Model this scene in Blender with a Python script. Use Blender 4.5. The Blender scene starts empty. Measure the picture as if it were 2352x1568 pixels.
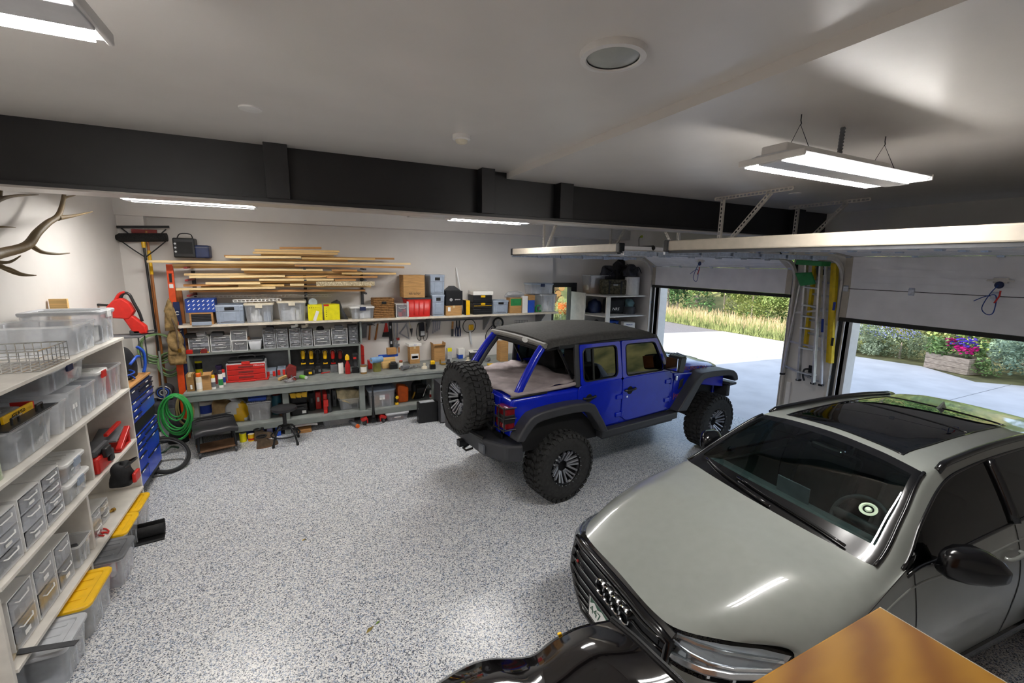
import bpy, bmesh, math, random
from mathutils import Vector, Matrix
random.seed(7)
V3, MTR, MRO, ALL = Vector, Matrix.Translation, Matrix.Rotation, 'all'
BLK, WHT, DGR, LGR, MGR, LWH, CBD, YEL, RED, CAB = 'black_plastic', 'white_plastic', 'dark_grey', 'light_grey', 'mid_grey', 'label_white', 'cardboard', 'yellow_plastic', 'red_plastic', 'cabin_black'
D = bpy.data
SC = bpy.context.scene
COL = SC.collection
PI = math.pi
R = math.radians

# ------------------------------------------------------------------ camera
FPX, YAW, PITCH, ROLL, CAMH = 1006.55, R(25.88), R(10.07), R(0.995), 2.82
_F = V3((math.sin(YAW)*math.cos(PITCH), math.cos(YAW)*math.cos(PITCH), -math.sin(PITCH)))
_R0 = V3((math.cos(YAW), -math.sin(YAW), 0)); _U0 = _R0.cross(_F)
_R = _R0*math.cos(ROLL)+_U0*math.sin(ROLL); _U = _U0*math.cos(ROLL)-_R0*math.sin(ROLL)
CAMP = V3((0, 0, CAMH))
cd = D.cameras.new('camera'); cam = D.objects.new('camera', cd); COL.objects.link(cam)
cd.sensor_width = 36; cd.sensor_fit = 'HORIZONTAL'; cd.lens = FPX/2352*36; cd.clip_start = .02; cd.clip_end = 300
m = Matrix((( _R.x, _U.x, -_F.x, 0), (_R.y, _U.y, -_F.y, 0), (_R.z, _U.z, -_F.z, CAMH), (0, 0, 0, 1)))
cam.matrix_world = m
SC.camera = cam

# ------------------------------------------------------------------ world, sun, exposure
w = D.worlds.new('world'); SC.world = w; w.use_nodes = True
nt = w.node_tree; bg = nt.nodes['Background']
sky = nt.nodes.new('ShaderNodeTexSky'); sky.sky_type = 'NISHITA'; sky.sun_disc = False
sky.sun_elevation = R(38); sky.sun_rotation = R(266); sky.air_density = 1.0; sky.dust_density = 1.5
hs = nt.nodes.new('ShaderNodeHueSaturation'); hs.inputs['Saturation'].default_value = .72; nt.links.new(sky.outputs[0], hs.inputs['Color']); nt.links.new(hs.outputs[0], bg.inputs[0]); bg.inputs[1].default_value = 0.29
sl = D.lights.new('sun', 'SUN'); sl.energy = 2.9; sl.angle = R(0.6); sl.color = (1, .95, .86)
sun = D.objects.new('sun', sl); COL.objects.link(sun)
_sd = V3((1, -0.07, -math.tan(R(36)))).normalized()      # direction the light travels: over the house towards the drive
sun.rotation_euler = _sd.to_track_quat('-Z', 'Y').to_euler(); sun.location = (-20, 3, 25)
vs = SC.view_settings
vs.view_transform = 'Standard'; vs.look = 'None'; vs.exposure = 0.95; vs.gamma = 1.0; vs.use_curve_mapping = False

SC.cycles.transparent_max_bounces = 24

# ------------------------------------------------------------------ pixel -> place
def at(u, v, **k):
    (a, val), = k.items(); i = 'xyz'.index(a)
    d = _F*FPX+_R*(u-1176)-_U*(v-784)
    return CAMP+d*((val-CAMP[i])/d[i])

# ------------------------------------------------------------------ materials
MATS = {}
def lin(c):
    if isinstance(c, str): c = [int(c[i:i+2], 16) for i in (0, 2, 4)]
    return tuple(((x/255)/12.92 if x/255 <= .04045 else ((x/255+.055)/1.055)**2.4) for x in c)
def mat(name, col, rough=.5, metal=0., var=.06, scale=14., coat=0., alpha=1., emit=None, es=0., spec=.5, bump=0., bscale=60., stretch=None, col2=None):
    """principled material with a procedural colour variation (noise, optionally stretched to a grain) and fine relief"""
    if name in MATS: return MATS[name]
    M = D.materials.new(name); M.use_nodes = True; n = M.node_tree.nodes; l = M.node_tree.links
    b = n['Principled BSDF']; c = lin(col)
    tc = n.new('ShaderNodeTexCoord'); mp = n.new('ShaderNodeMapping'); l.new(tc.outputs['Object'], mp.inputs[0])
    if stretch: mp.inputs['Scale'].default_value = stretch
    nz = n.new('ShaderNodeTexNoise'); nz.inputs['Scale'].default_value = scale; nz.inputs['Detail'].default_value = 4
    l.new(mp.outputs[0], nz.inputs[0])
    rp = n.new('ShaderNodeValToRGB'); l.new(nz.outputs[0], rp.inputs[0])
    a = tuple(max(0, x*(1-var*2)) for x in c); z = tuple(min(1, x*(1+var*2)) for x in c) if col2 is None else lin(col2)
    rp.color_ramp.elements[0].color = a+(1,); rp.color_ramp.elements[0].position = .3
    rp.color_ramp.elements[1].color = z+(1,); rp.color_ramp.elements[1].position = .7
    l.new(rp.outputs[0], b.inputs['Base Color'])
    b.inputs['Roughness'].default_value = rough; b.inputs['Metallic'].default_value = metal
    b.inputs['Specular IOR Level'].default_value = spec
    b.inputs['Coat Weight'].default_value = coat; b.inputs['Coat Roughness'].default_value = .04
    b.inputs['Alpha'].default_value = alpha
    if bump:
        n2 = n.new('ShaderNodeTexNoise'); n2.inputs['Scale'].default_value = bscale; l.new(mp.outputs[0], n2.inputs[0])
        bp = n.new('ShaderNodeBump'); bp.inputs['Strength'].default_value = bump; bp.inputs['Distance'].default_value = .01
        l.new(n2.outputs[0], bp.inputs['Height']); l.new(bp.outputs[0], b.inputs['Normal'])
    if emit is not None:
        b.inputs['Emission Color'].default_value = lin(emit)+(1,); b.inputs['Emission Strength'].default_value = es
    MATS[name] = M; return M
def glassmat(name, tint, trans, rough=.02, body=None, bodyamt=0.):
    """thin clear or frosted sheet: see-through tint plus a gloss, optionally a milky body"""
    if name in MATS: return MATS[name]
    M = D.materials.new(name); M.use_nodes = True; n = M.node_tree.nodes; l = M.node_tree.links
    for x in list(n):
        if x.type != 'OUTPUT_MATERIAL': n.remove(x)
    out = [x for x in n if x.type == 'OUTPUT_MATERIAL'][0]
    tr = n.new('ShaderNodeBsdfTransparent'); tr.inputs[0].default_value = tuple(x*trans for x in lin(tint))+(1,)
    gl = n.new('ShaderNodeBsdfGlossy'); gl.inputs['Roughness'].default_value = rough; gl.inputs[0].default_value = (1, 1, 1, 1)
    base = tr.outputs[0]
    if bodyamt:
        df = n.new('ShaderNodeBsdfDiffuse'); df.inputs[0].default_value = lin(body)+(1,); tl = n.new('ShaderNodeBsdfTranslucent'); tl.inputs[0].default_value = lin(body)+(1,)
        m0 = n.new('ShaderNodeMixShader'); m0.inputs[0].default_value = .45; l.new(df.outputs[0], m0.inputs[1]); l.new(tl.outputs[0], m0.inputs[2])
        tc = n.new('ShaderNodeTexCoord'); nz = n.new('ShaderNodeTexNoise'); nz.inputs['Scale'].default_value = 25; l.new(tc.outputs['Object'], nz.inputs[0])
        mr = n.new('ShaderNodeMapRange'); mr.inputs['To Min'].default_value = bodyamt*.85; mr.inputs['To Max'].default_value = min(1, bodyamt*1.15); l.new(nz.outputs[0], mr.inputs[0])
        mx = n.new('ShaderNodeMixShader'); l.new(mr.outputs[0], mx.inputs[0]); l.new(base, mx.inputs[1]); l.new(m0.outputs[0], mx.inputs[2]); base = mx.outputs[0]
    lw = n.new('ShaderNodeLayerWeight'); lw.inputs[0].default_value = .5                    # facing term, the same from both sides of a sheet
    pw = n.new('ShaderNodeMath'); pw.operation = 'POWER'; pw.inputs[1].default_value = 4; l.new(lw.outputs['Facing'], pw.inputs[0])
    ma = n.new('ShaderNodeMath'); ma.operation = 'MULTIPLY_ADD'; ma.inputs[1].default_value = .7; ma.inputs[2].default_value = .05; l.new(pw.outputs[0], ma.inputs[0])
    m2 = n.new('ShaderNodeMixShader'); l.new(ma.outputs[0], m2.inputs[0]); l.new(base, m2.inputs[1]); l.new(gl.outputs[0], m2.inputs[2])
    l.new(m2.outputs[0], out.inputs[0]); MATS[name] = M; return M

# ------------------------------------------------------------------ mesh helpers
class MB:
    def __init__(s): s.v = []; s.f = []
    def add(s, vs, fs, M=None):
        k = len(s.v); s.v += [tuple(M @ Vector(p)) for p in vs] if M else [tuple(p) for p in vs]
        s.f += [tuple(i+k for i in f) for f in fs]; return s
    def box(s, x0, x1, y0, y1, z0, z1, M=None, t=0., tx=None, ty=None):
        """box; t/tx/ty shrink the bottom face (tapered tubs)"""
        tx = t if tx is None else tx; ty = t if ty is None else ty
        return s.add([(x0+tx, y0+ty, z0), (x1-tx, y0+ty, z0), (x1-tx, y1-ty, z0), (x0+tx, y1-ty, z0), (x0, y0, z1), (x1, y0, z1), (x1, y1, z1), (x0, y1, z1)],
                     [(3, 2, 1, 0), (4, 5, 6, 7), (0, 1, 5, 4), (1, 2, 6, 5), (2, 3, 7, 6), (3, 0, 4, 7)], M)
    def cb(s, c, d, M=None):
        return s.box(c[0]-d[0]/2, c[0]+d[0]/2, c[1]-d[1]/2, c[1]+d[1]/2, c[2]-d[2]/2, c[2]+d[2]/2, M)
    def bar(s, a, b, w, h, up=(0, 0, 1)):
        """rectangular bar from a to b"""
        a = Vector(a); b = Vector(b); d = (b-a); L = d.length; d.normalize(); up = Vector(up)
        if abs(d.dot(up)) > .98: up = V3((1, 0, 0))
        r = d.cross(up).normalized(); u = r.cross(d)
        M = Matrix(((d.x, r.x, u.x, a.x), (d.y, r.y, u.y, a.y), (d.z, r.z, u.z, a.z), (0, 0, 0, 1)))
        return s.box(0, L, -w/2, w/2, -h/2, h/2, M)
    def tube(s, pts, r, n=8, closed=False, caps=True):
        P = [Vector(p) for p in pts]; m = len(P); rs = r if isinstance(r, (list, tuple)) else [r]*m
        k = len(s.v); pu = None
        for i, p in enumerate(P):
            if closed: d = P[(i+1) % m]-P[i-1]
            else: d = P[min(i+1, m-1)]-P[max(i-1, 0)]
            d = d.normalized() if d.length > 1e-9 else V3((0, 0, 1))
            if pu is None:
                q = V3((0, 0, 1)) if abs(d.z) < .9 else V3((1, 0, 0)); pu = d.cross(q).normalized()
            u = (pu-d*pu.dot(d)); u = u.normalized() if u.length > 1e-6 else d.orthogonal().normalized(); w_ = d.cross(u); pu = u
            for j in range(n):
                a = 2*PI*j/n; s.v.append(tuple(p+(u*math.cos(a)+w_*math.sin(a))*rs[i]))
        for i in range(m if closed else m-1):
            for j in range(n):
                a = k+i*n+j; b = k+i*n+(j+1) % n; c = k+((i+1) % m)*n+(j+1) % n; d_ = k+((i+1) % m)*n+j
                s.f.append((a, d_, c, b))
        if caps and not closed:
            s.f.append(tuple(k+j for j in range(n))); s.f.append(tuple(k+(m-1)*n+j for j in reversed(range(n))))
        return s
    def cyl(s, a, b, r0, r1=None, n=16): return s.tube([a, b], [r0, r0 if r1 is None else r1], n)
    def lathe(s, prof, n=20, M=None, a0=0., a1=2*PI):
        """revolve (r,z) profile about z"""
        k = len(s.v); m = len(prof); full = abs(a1-a0-2*PI) < 1e-6; nn = n if full else n+1
        vs = [(r*math.cos(a0+(a1-a0)*j/n), r*math.sin(a0+(a1-a0)*j/n), z) for r, z in prof for j in range(nn)]
        fs = []
        for i in range(m-1):
            for j in range(n):
                j2 = (j+1) % nn; fs.append((i*nn+j, i*nn+j2, (i+1)*nn+j2, (i+1)*nn+j))
        return s.add(vs, fs, M)
    def prism(s, poly, a, b, axis='y', M=None):
        """extrude a 2d polygon along an axis: 'y' -> (x,z), 'x' -> (y,z), 'z' -> (x,y)"""
        mk = {'y': lambda p, t: (p[0], t, p[1]), 'x': lambda p, t: (t, p[0], p[1]), 'z': lambda p, t: (p[0], p[1], t)}[axis]
        n = len(poly); vs = [mk(p, a) for p in poly]+[mk(p, b) for p in poly]
        fs = [tuple(range(n)), tuple(range(2*n-1, n-1, -1))]+[(i, i+n, (i+1) % n+n, (i+1) % n) for i in range(n)]
        return s.add(vs, fs, M)
    def grid(s, rows):
        m = len(rows); n = len(rows[0]); k = len(s.v)
        for r in rows: s.v += [tuple(p) for p in r]
        for i in range(m-1):
            for j in range(n-1): s.f.append((k+i*n+j, k+i*n+j+1, k+(i+1)*n+j+1, k+(i+1)*n+j))
        return s
WM = {}     # world matrices of the empties
def thing(name, label, cat, loc=(0, 0, 0), rz=0., group=None, kind=None):
    o = D.objects.new(name, None); COL.objects.link(o); o.location = loc; o.rotation_euler = (0, 0, rz); o.empty_display_size = .1
    o['label'] = label; o['category'] = cat
    if group: o['group'] = group
    if kind: o['kind'] = kind
    WM[o.name] = MTR(Vector(loc)) @ MRO(rz, 4, 'Z'); return o
def build(name, mb, m, parent=None, bev=0., smooth=False, world=False, seg=2, sub=0, solid=0., norm=True):
    me = D.meshes.new(name); vs = mb.v
    root = parent
    while root is not None and root.parent is not None: root = root.parent
    if world and parent is not None:
        inv = WM.get(root.name, Matrix()).inverted(); vs = [tuple(inv @ Vector(p)) for p in vs]
    me.from_pydata(vs, [], mb.f)
    if norm:
        bm = bmesh.new(); bm.from_mesh(me); bmesh.ops.recalc_face_normals(bm, faces=bm.faces); bm.to_mesh(me); bm.free()
    if isinstance(m, str): m = MATS[m]
    me.materials.append(m)
    if smooth:
        for p in me.polygons: p.use_smooth = True
        if smooth != ALL: me.set_sharp_from_angle(angle=R(40 if smooth == 1 else smooth))
    o = D.objects.new(name, me); COL.objects.link(o)
    if parent is not None: o.parent = parent
    if solid:
        sm = o.modifiers.new('thick', 'SOLIDIFY'); sm.thickness = solid; sm.offset = 0
    if bev:
        b = o.modifiers.new('edge', 'BEVEL'); b.width = bev; b.segments = seg; b.limit_method = 'ANGLE'; b.angle_limit = R(35)
    if sub:
        sb = o.modifiers.new('sub', 'SUBSURF'); sb.levels = sub; sb.render_levels = sub
        for p in me.polygons: p.use_smooth = True
    return o
def solo(name, label, cat, mb, m, loc=None, group=None, kind=None, **k):
    """a thing that is one mesh; verts are in world space, the origin is put at its base"""
    if loc is None:
        xs = [p[0] for p in mb.v]; ys = [p[1] for p in mb.v]; zs = [p[2] for p in mb.v]
        loc = ((min(xs)+max(xs))/2, (min(ys)+max(ys))/2, min(zs))
        mb.v = [(p[0]-loc[0], p[1]-loc[1], p[2]-loc[2]) for p in mb.v]
    o = build(name, mb, m, None, **k); o.location = loc; o['label'] = label; o['category'] = cat
    if group: o['group'] = group
    if kind: o['kind'] = kind
    WM[o.name] = MTR(Vector(loc)); return o
def struct(name, mb, m, label=None, cat=None, **k):
    o = build(name, mb, m, None, **k); o['kind'] = 'structure'
    o['label'] = label or name.replace('_', ' '); o['category'] = cat or name.split('_')[0]
    WM[o.name] = Matrix(); return o
def copy_tree(o, loc, rz=0., label=None, group=None):
    def cp(s, par):
        c = s.copy(); COL.objects.link(c); c.parent = par
        for ch in s.children: cp(ch, c)
        return c
    c = cp(o, None); c.location = loc; c.rotation_euler = (0, 0, rz)
    if label: c['label'] = label
    if group: c['group'] = group
    WM[c.name] = MTR(Vector(loc)) @ MRO(rz, 4, 'Z'); return c
def lettering(text, size, m, parent, M, name='lettering', align='CENTER', ext=.0008, xs=1., shear=0.):
    """flat printed text turned to a mesh; M places the text plane (x along the text, y up)"""
    cu = D.curves.new('t', 'FONT'); cu.body = text; cu.size = size; cu.align_x = align; cu.align_y = 'CENTER'; cu.extrude = ext; cu.resolution_u = 3; cu.shear = shear
    t = D.objects.new('t', cu); COL.objects.link(t); dg = bpy.context.evaluated_depsgraph_get()
    me = D.meshes.new_from_object(t.evaluated_get(dg)); D.objects.remove(t); D.curves.remove(cu)
    me.transform(M @ Matrix.Scale(xs, 4, (1, 0, 0))); me.materials.clear(); me.materials.append(MATS[m] if isinstance(m, str) else m); me.name = name
    o = D.objects.new(name, me); COL.objects.link(o); o.parent = parent; return o
def plane_m(o, x, y):
    """matrix for a text plane: origin o, text direction x, text up y"""
    x = Vector(x).normalized(); y = Vector(y).normalized(); z = x.cross(y); o = Vector(o)
    return Matrix(((x.x, y.x, z.x, o.x), (x.y, y.y, z.y, o.y), (x.z, y.z, z.z, o.z), (0, 0, 0, 1)))
def rot(o, axis, a): return MTR(Vector(o)) @ MRO(a, 4, axis)
def arc(cx, cy, r, a0, a1, n): return [(cx+r*math.cos(a0+(a1-a0)*i/n), cy+r*math.sin(a0+(a1-a0)*i/n)) for i in range(n+1)]
def cr(P, n, closed=False):
    """Catmull-Rom through points"""
    P = [Vector(p) for p in P]; m = len(P); out = []
    for i in range(m if closed else m-1):
        if closed: p0, p1, p2, p3 = P[i-1], P[i], P[(i+1) % m], P[(i+2) % m]
        else: p0, p1, p2, p3 = P[max(i-1, 0)], P[i], P[i+1], P[min(i+2, m-1)]
        for k in range(n):
            t = k/n; out.append(.5*((2*p1)+(p2-p0)*t+(2*p0-5*p1+4*p2-p3)*t*t+(3*p1-p0-3*p2+p3)*t**3))
    if not closed: out.append(P[-1])
    return out
# ------------------------------------------------------------------ common materials
mat('wall_paint', 'dcd8d3', .55, var=.012, scale=3, bump=.03, bscale=180)
mat('ceiling_paint', 'dbd6d0', .34, var=.02, scale=2.2, bump=.04, bscale=6)
mat('steel_dark', '1e1d1f', .38, var=.08, scale=5)
mat('flange_sheen', 'b3aca5', .3, var=.04)  # pale tone stands in for light reflected by the dark glossy flange
mat('white_trim', 'e4e1dd', .4, var=.02)
mat('door_frame_dark', '23252b', .4, var=.06)
mat(BLK, '17181a', .42, var=.12)
mat('black_gloss', '0b0b0d', .16, var=.1)
mat('rubber', '1b1b1c', .8, var=.15, scale=40, bump=.25, bscale=120)
mat('grey_paint', '7e8480', .5, var=.06, scale=6, bump=.03)
mat('shelf_white', 'd8d3ca', .55, var=.05, scale=8)
mat('bench_top', '8b908c', .5, var=.09, scale=9)
mat('steel', 'b4b6b8', .32, metal=.9, var=.08)
mat('galv', 'c3cad4', .35, metal=.7, var=.1, scale=30)
mat('alu', 'c9ccd0', .35, metal=.75, var=.06)
mat('chrome', 'e2e4e6', .1, metal=1., var=.02)
mat(RED, 'c8241c', .38, var=.06)
mat('red_paint', 'b11f1d', .3, var=.06)
mat('dark_red', '7d2420', .45, var=.1)
mat(YEL, 'f0bd12', .4, var=.04)
mat('yellow_box', 'e8de10', .5, var=.05)
mat('orange_plastic', 'e8640f', .4, var=.05)
mat('blue_plastic', '1f4fb8', .38, var=.06)
mat('blue_box', '24479c', .5, var=.1)
mat('navy', '1a2850', .5, var=.1)
mat('green_plastic', '2f8a4c', .4, var=.08)
mat('hose_green', '2f9a48', .35, var=.08)
mat('hose_pale_green', '7f9f6c', .45, var=.1)
mat(WHT, 'e6e6e4', .4, var=.03)
mat('cream', 'dcd3bd', .6, var=.06)
mat('grey_crate', '9aa6b6', .45, var=.04)
mat(LGR, 'b9bcc0', .45, var=.04)
mat(MGR, '6d6f73', .5, var=.06)
mat(DGR, '3a3b3e', .55, var=.1)
mat(CBD, 'b58a55', .75, var=.09, scale=7, stretch=(1, 1, 6))
mat('cardboard_dark', '93703f', .8, var=.1, scale=7, stretch=(1, 1, 6))
mat('wood', 'dfb878', .6, var=.1, scale=5, stretch=(.5, 14, 14))
mat('wood_light', 'ecd09a', .6, var=.09, scale=5, stretch=(.5, 14, 14))
mat('wood_dark', 'b98750', .6, var=.14, scale=5, stretch=(.5, 14, 14))
mat('wood_handle', 'a86a34', .5, var=.12, scale=8, stretch=(8, 8, .8))
mat('wood_brown', '6d4f36', .7, var=.16, scale=7)
mat('leather', '5d4c39', .75, var=.18, scale=18, bump=.2)
mat('canvas_tan', 'b09468', .85, var=.16, scale=10, bump=.35, bscale=30)
mat('canvas_cream', 'cfc19c', .85, var=.12, scale=10, bump=.3, bscale=30)
mat('bag_black', '16171a', .75, var=.25, scale=9, bump=.5, bscale=18)
mat('bag_grey', '34353b', .8, var=.25, scale=9, bump=.5, bscale=18)
mat('camo', '4a4636', .85, var=.4, scale=22, col2='6f6a55', bump=.2)
mat('paper', 'eeece6', .7, var=.02)
mat('brown_basket', '8b6336', .75, var=.2, scale=30)
mat('lcd_grey', '55595f', .3, var=.1)
mat('brass', 'b08a3a', .3, metal=.8, var=.1)
mat('clear_body', 'dfe5ec', .3, alpha=.35, var=.02)
glassmat('bin_clear', 'fcfdff', .98, .12, 'f2f6fb', .34)
glassmat('bin_frost', 'fcfdff', .97, .2, 'f4f6f8', .55)
glassmat('drawer_front', 'fcfdff', .97, .15, 'eef0f3', .16)
glassmat('pane', 'eef4f2', .92, .01)
mat('lamp_on', 'ffffff', .4, emit=(255, 252, 248), es=42.0, var=0)
mat(LWH, 'f1f1ee', .6, var=.01)
mat('ink_black', '141414', .6, var=.02)
mat('ink_white', 'eeeeee', .6, var=.01)
mat('ink_red', 'c0201c', .6, var=.02)
mat('ink_blue', '223f9c', .6, var=.02)

def epoxy():
    M = D.materials.new('epoxy_flake'); M.use_nodes = True; n = M.node_tree.nodes; l = M.node_tree.links; b = n['Principled BSDF']
    tc = n.new('ShaderNodeTexCoord')
    v1 = n.new('ShaderNodeTexVoronoi'); v1.inputs['Scale'].default_value = 130; l.new(tc.outputs['Object'], v1.inputs[0])
    r1 = n.new('ShaderNodeValToRGB'); sp = n.new('ShaderNodeSeparateColor'); l.new(v1.outputs['Color'], sp.inputs[0]); l.new(sp.outputs[0], r1.inputs[0])
    r1.color_ramp.interpolation = 'CONSTANT'; e = r1.color_ramp.elements
    e[0].position = 0; e[0].color = lin('4a505c')+(1,); e[1].position = .13; e[1].color = lin('838a98')+(1,)
    for p, c in ((.22, '94a2ba'), (.33, 'c0c3c8'), (.55, 'e2e2e2'), (.8, 'f0f0ef')):
        q = e.new(p); q.color = lin(c)+(1,)
    nz = n.new('ShaderNodeTexNoise'); nz.inputs['Scale'].default_value = .9; nz.inputs['Detail'].default_value = 3; l.new(tc.outputs['Object'], nz.inputs[0])
    r2 = n.new('ShaderNodeValToRGB'); l.new(nz.outputs[0], r2.inputs[0]); r2.color_ramp.elements[0].color = (.86, .85, .83, 1); r2.color_ramp.elements[1].color = (1, 1, 1, 1)
    mx = n.new('ShaderNodeMix'); mx.data_type = 'RGBA'; mx.blend_type = 'MULTIPLY'; mx.inputs[0].default_value = 1
    l.new(r1.outputs[0], mx.inputs[6]); l.new(r2.outputs[0], mx.inputs[7])
    # a rusty drip stain behind the blue car
    sb = n.new('ShaderNodeVectorMath'); sb.operation = 'DISTANCE'; l.new(tc.outputs['Object'], sb.inputs[0]); sb.inputs[1].default_value = tuple(at(1083, 1090, z=0))
    mr = n.new('ShaderNodeMapRange'); mr.inputs['From Min'].default_value = .22; mr.inputs['From Max'].default_value = .0; mr.inputs['To Max'].default_value = .45; l.new(sb.outputs['Value'], mr.inputs[0])
    n3 = n.new('ShaderNodeTexNoise'); n3.inputs['Scale'].default_value = 22; l.new(tc.outputs['Object'], n3.inputs[0])
    mm = n.new('ShaderNodeMath'); mm.operation = 'MULTIPLY'; l.new(mr.outputs[0], mm.inputs[0]); l.new(n3.outputs[0], mm.inputs[1])
    m3 = n.new('ShaderNodeMix'); m3.data_type = 'RGBA'; l.new(mm.outputs[0], m3.inputs[0]); l.new(mx.outputs[2], m3.inputs[6]); m3.inputs[7].default_value = lin('7a5a2c')+(1,)
    l.new(m3.outputs[2], b.inputs['Base Color']); b.inputs['Roughness'].default_value = .3; b.inputs['Specular IOR Level'].default_value = .5
    bp = n.new('ShaderNodeBump'); bp.inputs['Strength'].default_value = .12; bp.inputs['Distance'].default_value = .002; l.new(sp.outputs[1], bp.inputs['Height']); l.new(bp.outputs[0], b.inputs['Normal'])
    MATS['epoxy'] = M
epoxy()

# ------------------------------------------------------------------ room shell
XL, XR, YB, YF = -2.35, 7.15, 8.6, -2.6
ZC, ZS = 3.685, 3.63
DOORS = ((4.45, 7.45), (.6, 3.6))
YB2 = 8.78           # recessed bay with the glazed side door
struct('floor', MB().box(XL-.2, XR+.3, YF-.2, YB2+.2, -.12, 0), 'epoxy', 'speckled grey epoxy flake floor', 'floor')
struct('wall_left', MB().box(XL-.2, XL, YF-.2, YB2+.2, 0, ZC), 'wall_paint', 'off-white wall with the antlers', 'wall')
GD0, GD1, GDT = 5.22, 5.94, 2.4    # glazed side door opening
mb = MB().box(XL, 5.165, YB, YB2+.2, 0, ZC)
mb.box(5.165, GD0, YB2, YB2+.2, 0, ZC).box(GD1, XR, YB2, YB2+.2, 0, ZC).box(GD0, GD1, YB2, YB2+.2, GDT, ZC)
struct('wall_back', mb, 'wall_paint', 'off-white wall behind the workbench', 'wall')
mb = MB().box(XR, XR+.3, 7.45, YB2+.2, 0, ZC).box(XR, XR+.3, 3.6, 4.45, 0, ZC).box(XR, XR+.3, YF-.2, .6, 0, ZC)
mb.box(XR, XR+.3, 4.45, 7.45, 3.02, ZC).box(XR, XR+.3, .6, 3.6, 3.02, ZC)
struct('wall_right', mb, 'wall_paint', 'wall with the two overhead door openings', 'wall')
struct('wall_front', MB().box(XL-.2, XR+.3, YF-.2, YF, 0, ZC), 'wall_paint', 'wall at the stair end of the garage', 'wall')
struct('ceiling', MB().box(XL-.2, 1.88, YF-.2, YB2+.2, ZC, ZC+.2).box(1.88, XR+.3, YF-.2, YB2+.2, ZS, ZC+.2), 'ceiling_paint', 'painted ceiling with a shallow step', 'ceiling')
# upper storey of the house above, it shades the drive
mat('stucco', 'b9a990', .8, var=.08)
struct('wall_upper_storey', MB().box(XL-.25, XR+.32, YF-.25, YB2+.22, ZC+.2, 7.7), 'stucco', 'upper storey of the house', 'wall', bev=.02)
# boxed-out corner and bulkhead at the head of the back wall
struct('wall_corner_boxing', MB().box(XL, -2.03, YB-.14, YB, 0, 3.42), 'wall_paint', 'boxed-out corner of the back wall', 'wall')
struct('trim_bulkhead', MB().box(XL, XR, YB-.2, YB, 3.42, ZC).box(5.165, XR, YB, YB2, 3.42, ZC), 'wall_paint', 'plastered bulkhead along the top of the back wall', 'trim')
# steel beam: web, flanges, stiffeners
bm_ = thing('beam_steel', 'dark grey steel beam with welded stiffener plates', 'beam', (2.4, 4.06, 3.24), kind='structure')
build('web', MB().box(XL, XR, 4.06, 4.085, 3.27, ZC), 'steel_dark', bm_, world=1)
build('bottom_flange', MB().box(XL, XR, 3.94, 4.2, 3.252, 3.28), 'steel_dark', bm_, world=1, bev=.003)
build('flange_underside', MB().box(XL, XR, 3.945, 4.195, 3.238, 3.252), 'flange_sheen', bm_, world=1)
for a, b in ((-.183, -.02), (1.577, 1.71), (2.43, 2.585), (6.3, 6.45)):
    build('stiffener', MB().box(a, b, 3.945, 4.06, 3.28, ZC if b < 1.88 else ZS), 'steel_dark', bm_, world=1, bev=.004)
    build('stiffener', MB().box(a, b, 4.085, 4.195, 3.28, ZC if b < 1.88 else ZS), 'steel_dark', bm_, world=1, bev=.004)
# white door jamb linings, weather strip
for i, (y0, y1) in enumerate(DOORS):
    for s, y in ((1, y0), (-1, y1)):
        struct('trim_%d' % (i*2+(s < 0)+1), MB().box(XR-.012, XR+.31, y-.012 if s > 0 else y, y if s > 0 else y+.012, 0, 3.0).box(XR+.1, XR+.31, y, y+.045*s, 0, 3.0) if True else None, 'white_trim', 'white jamb lining of the %s door opening, %s side' % (('far', 'near')[i], ('near', 'far')[s < 0]), 'trim')
        struct('trim_%d' % (i*2+(s < 0)+5), MB().box(XR-.03, XR-.012, y-.05*s-.02, y-.05*s+.02, 0, 2.9), BLK, 'black weather strip of the %s door opening, %s side' % (('far', 'near')[i], ('near', 'far')[s < 0]), 'trim')
# glazed side door
gd = thing('door_1', 'dark framed glazed side door beside the corner shelves', 'door', ((GD0+GD1)/2, YB2+.05, 0), kind='structure')
mb = MB().box(GD0, GD1, YB2-.02, YB2+.16, GDT-.1, GDT).box(GD0, GD0+.1, YB2-.02, YB2+.16, 0, GDT-.1).box(GD1-.16, GD1, YB2-.02, YB2+.16, 0, GDT-.1).box(GD0+.1, GD1-.16, YB2-.02, YB2+.16, 0, .12)
build('frame', mb, 'door_frame_dark', gd, world=1, bev=.006)
build('pane', MB().box(GD0+.1, GD1-.16, YB2+.06, YB2+.068, .12, GDT-.1), 'pane', gd, world=1)
for z in (.5, 1.25, 2.0): build('hinge', MB().cyl((GD1-.01, YB2-.03, z), (GD1-.01, YB2-.03, z+.1), .012, n=8), BLK, gd, world=1)
build('handle', MB().tube([(GD0+.05, YB2-.02, 1.05), (GD0+.05, YB2-.07, 1.05), (GD0+.17, YB2-.07, 1.05)], .01), 'steel', gd, world=1)

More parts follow.
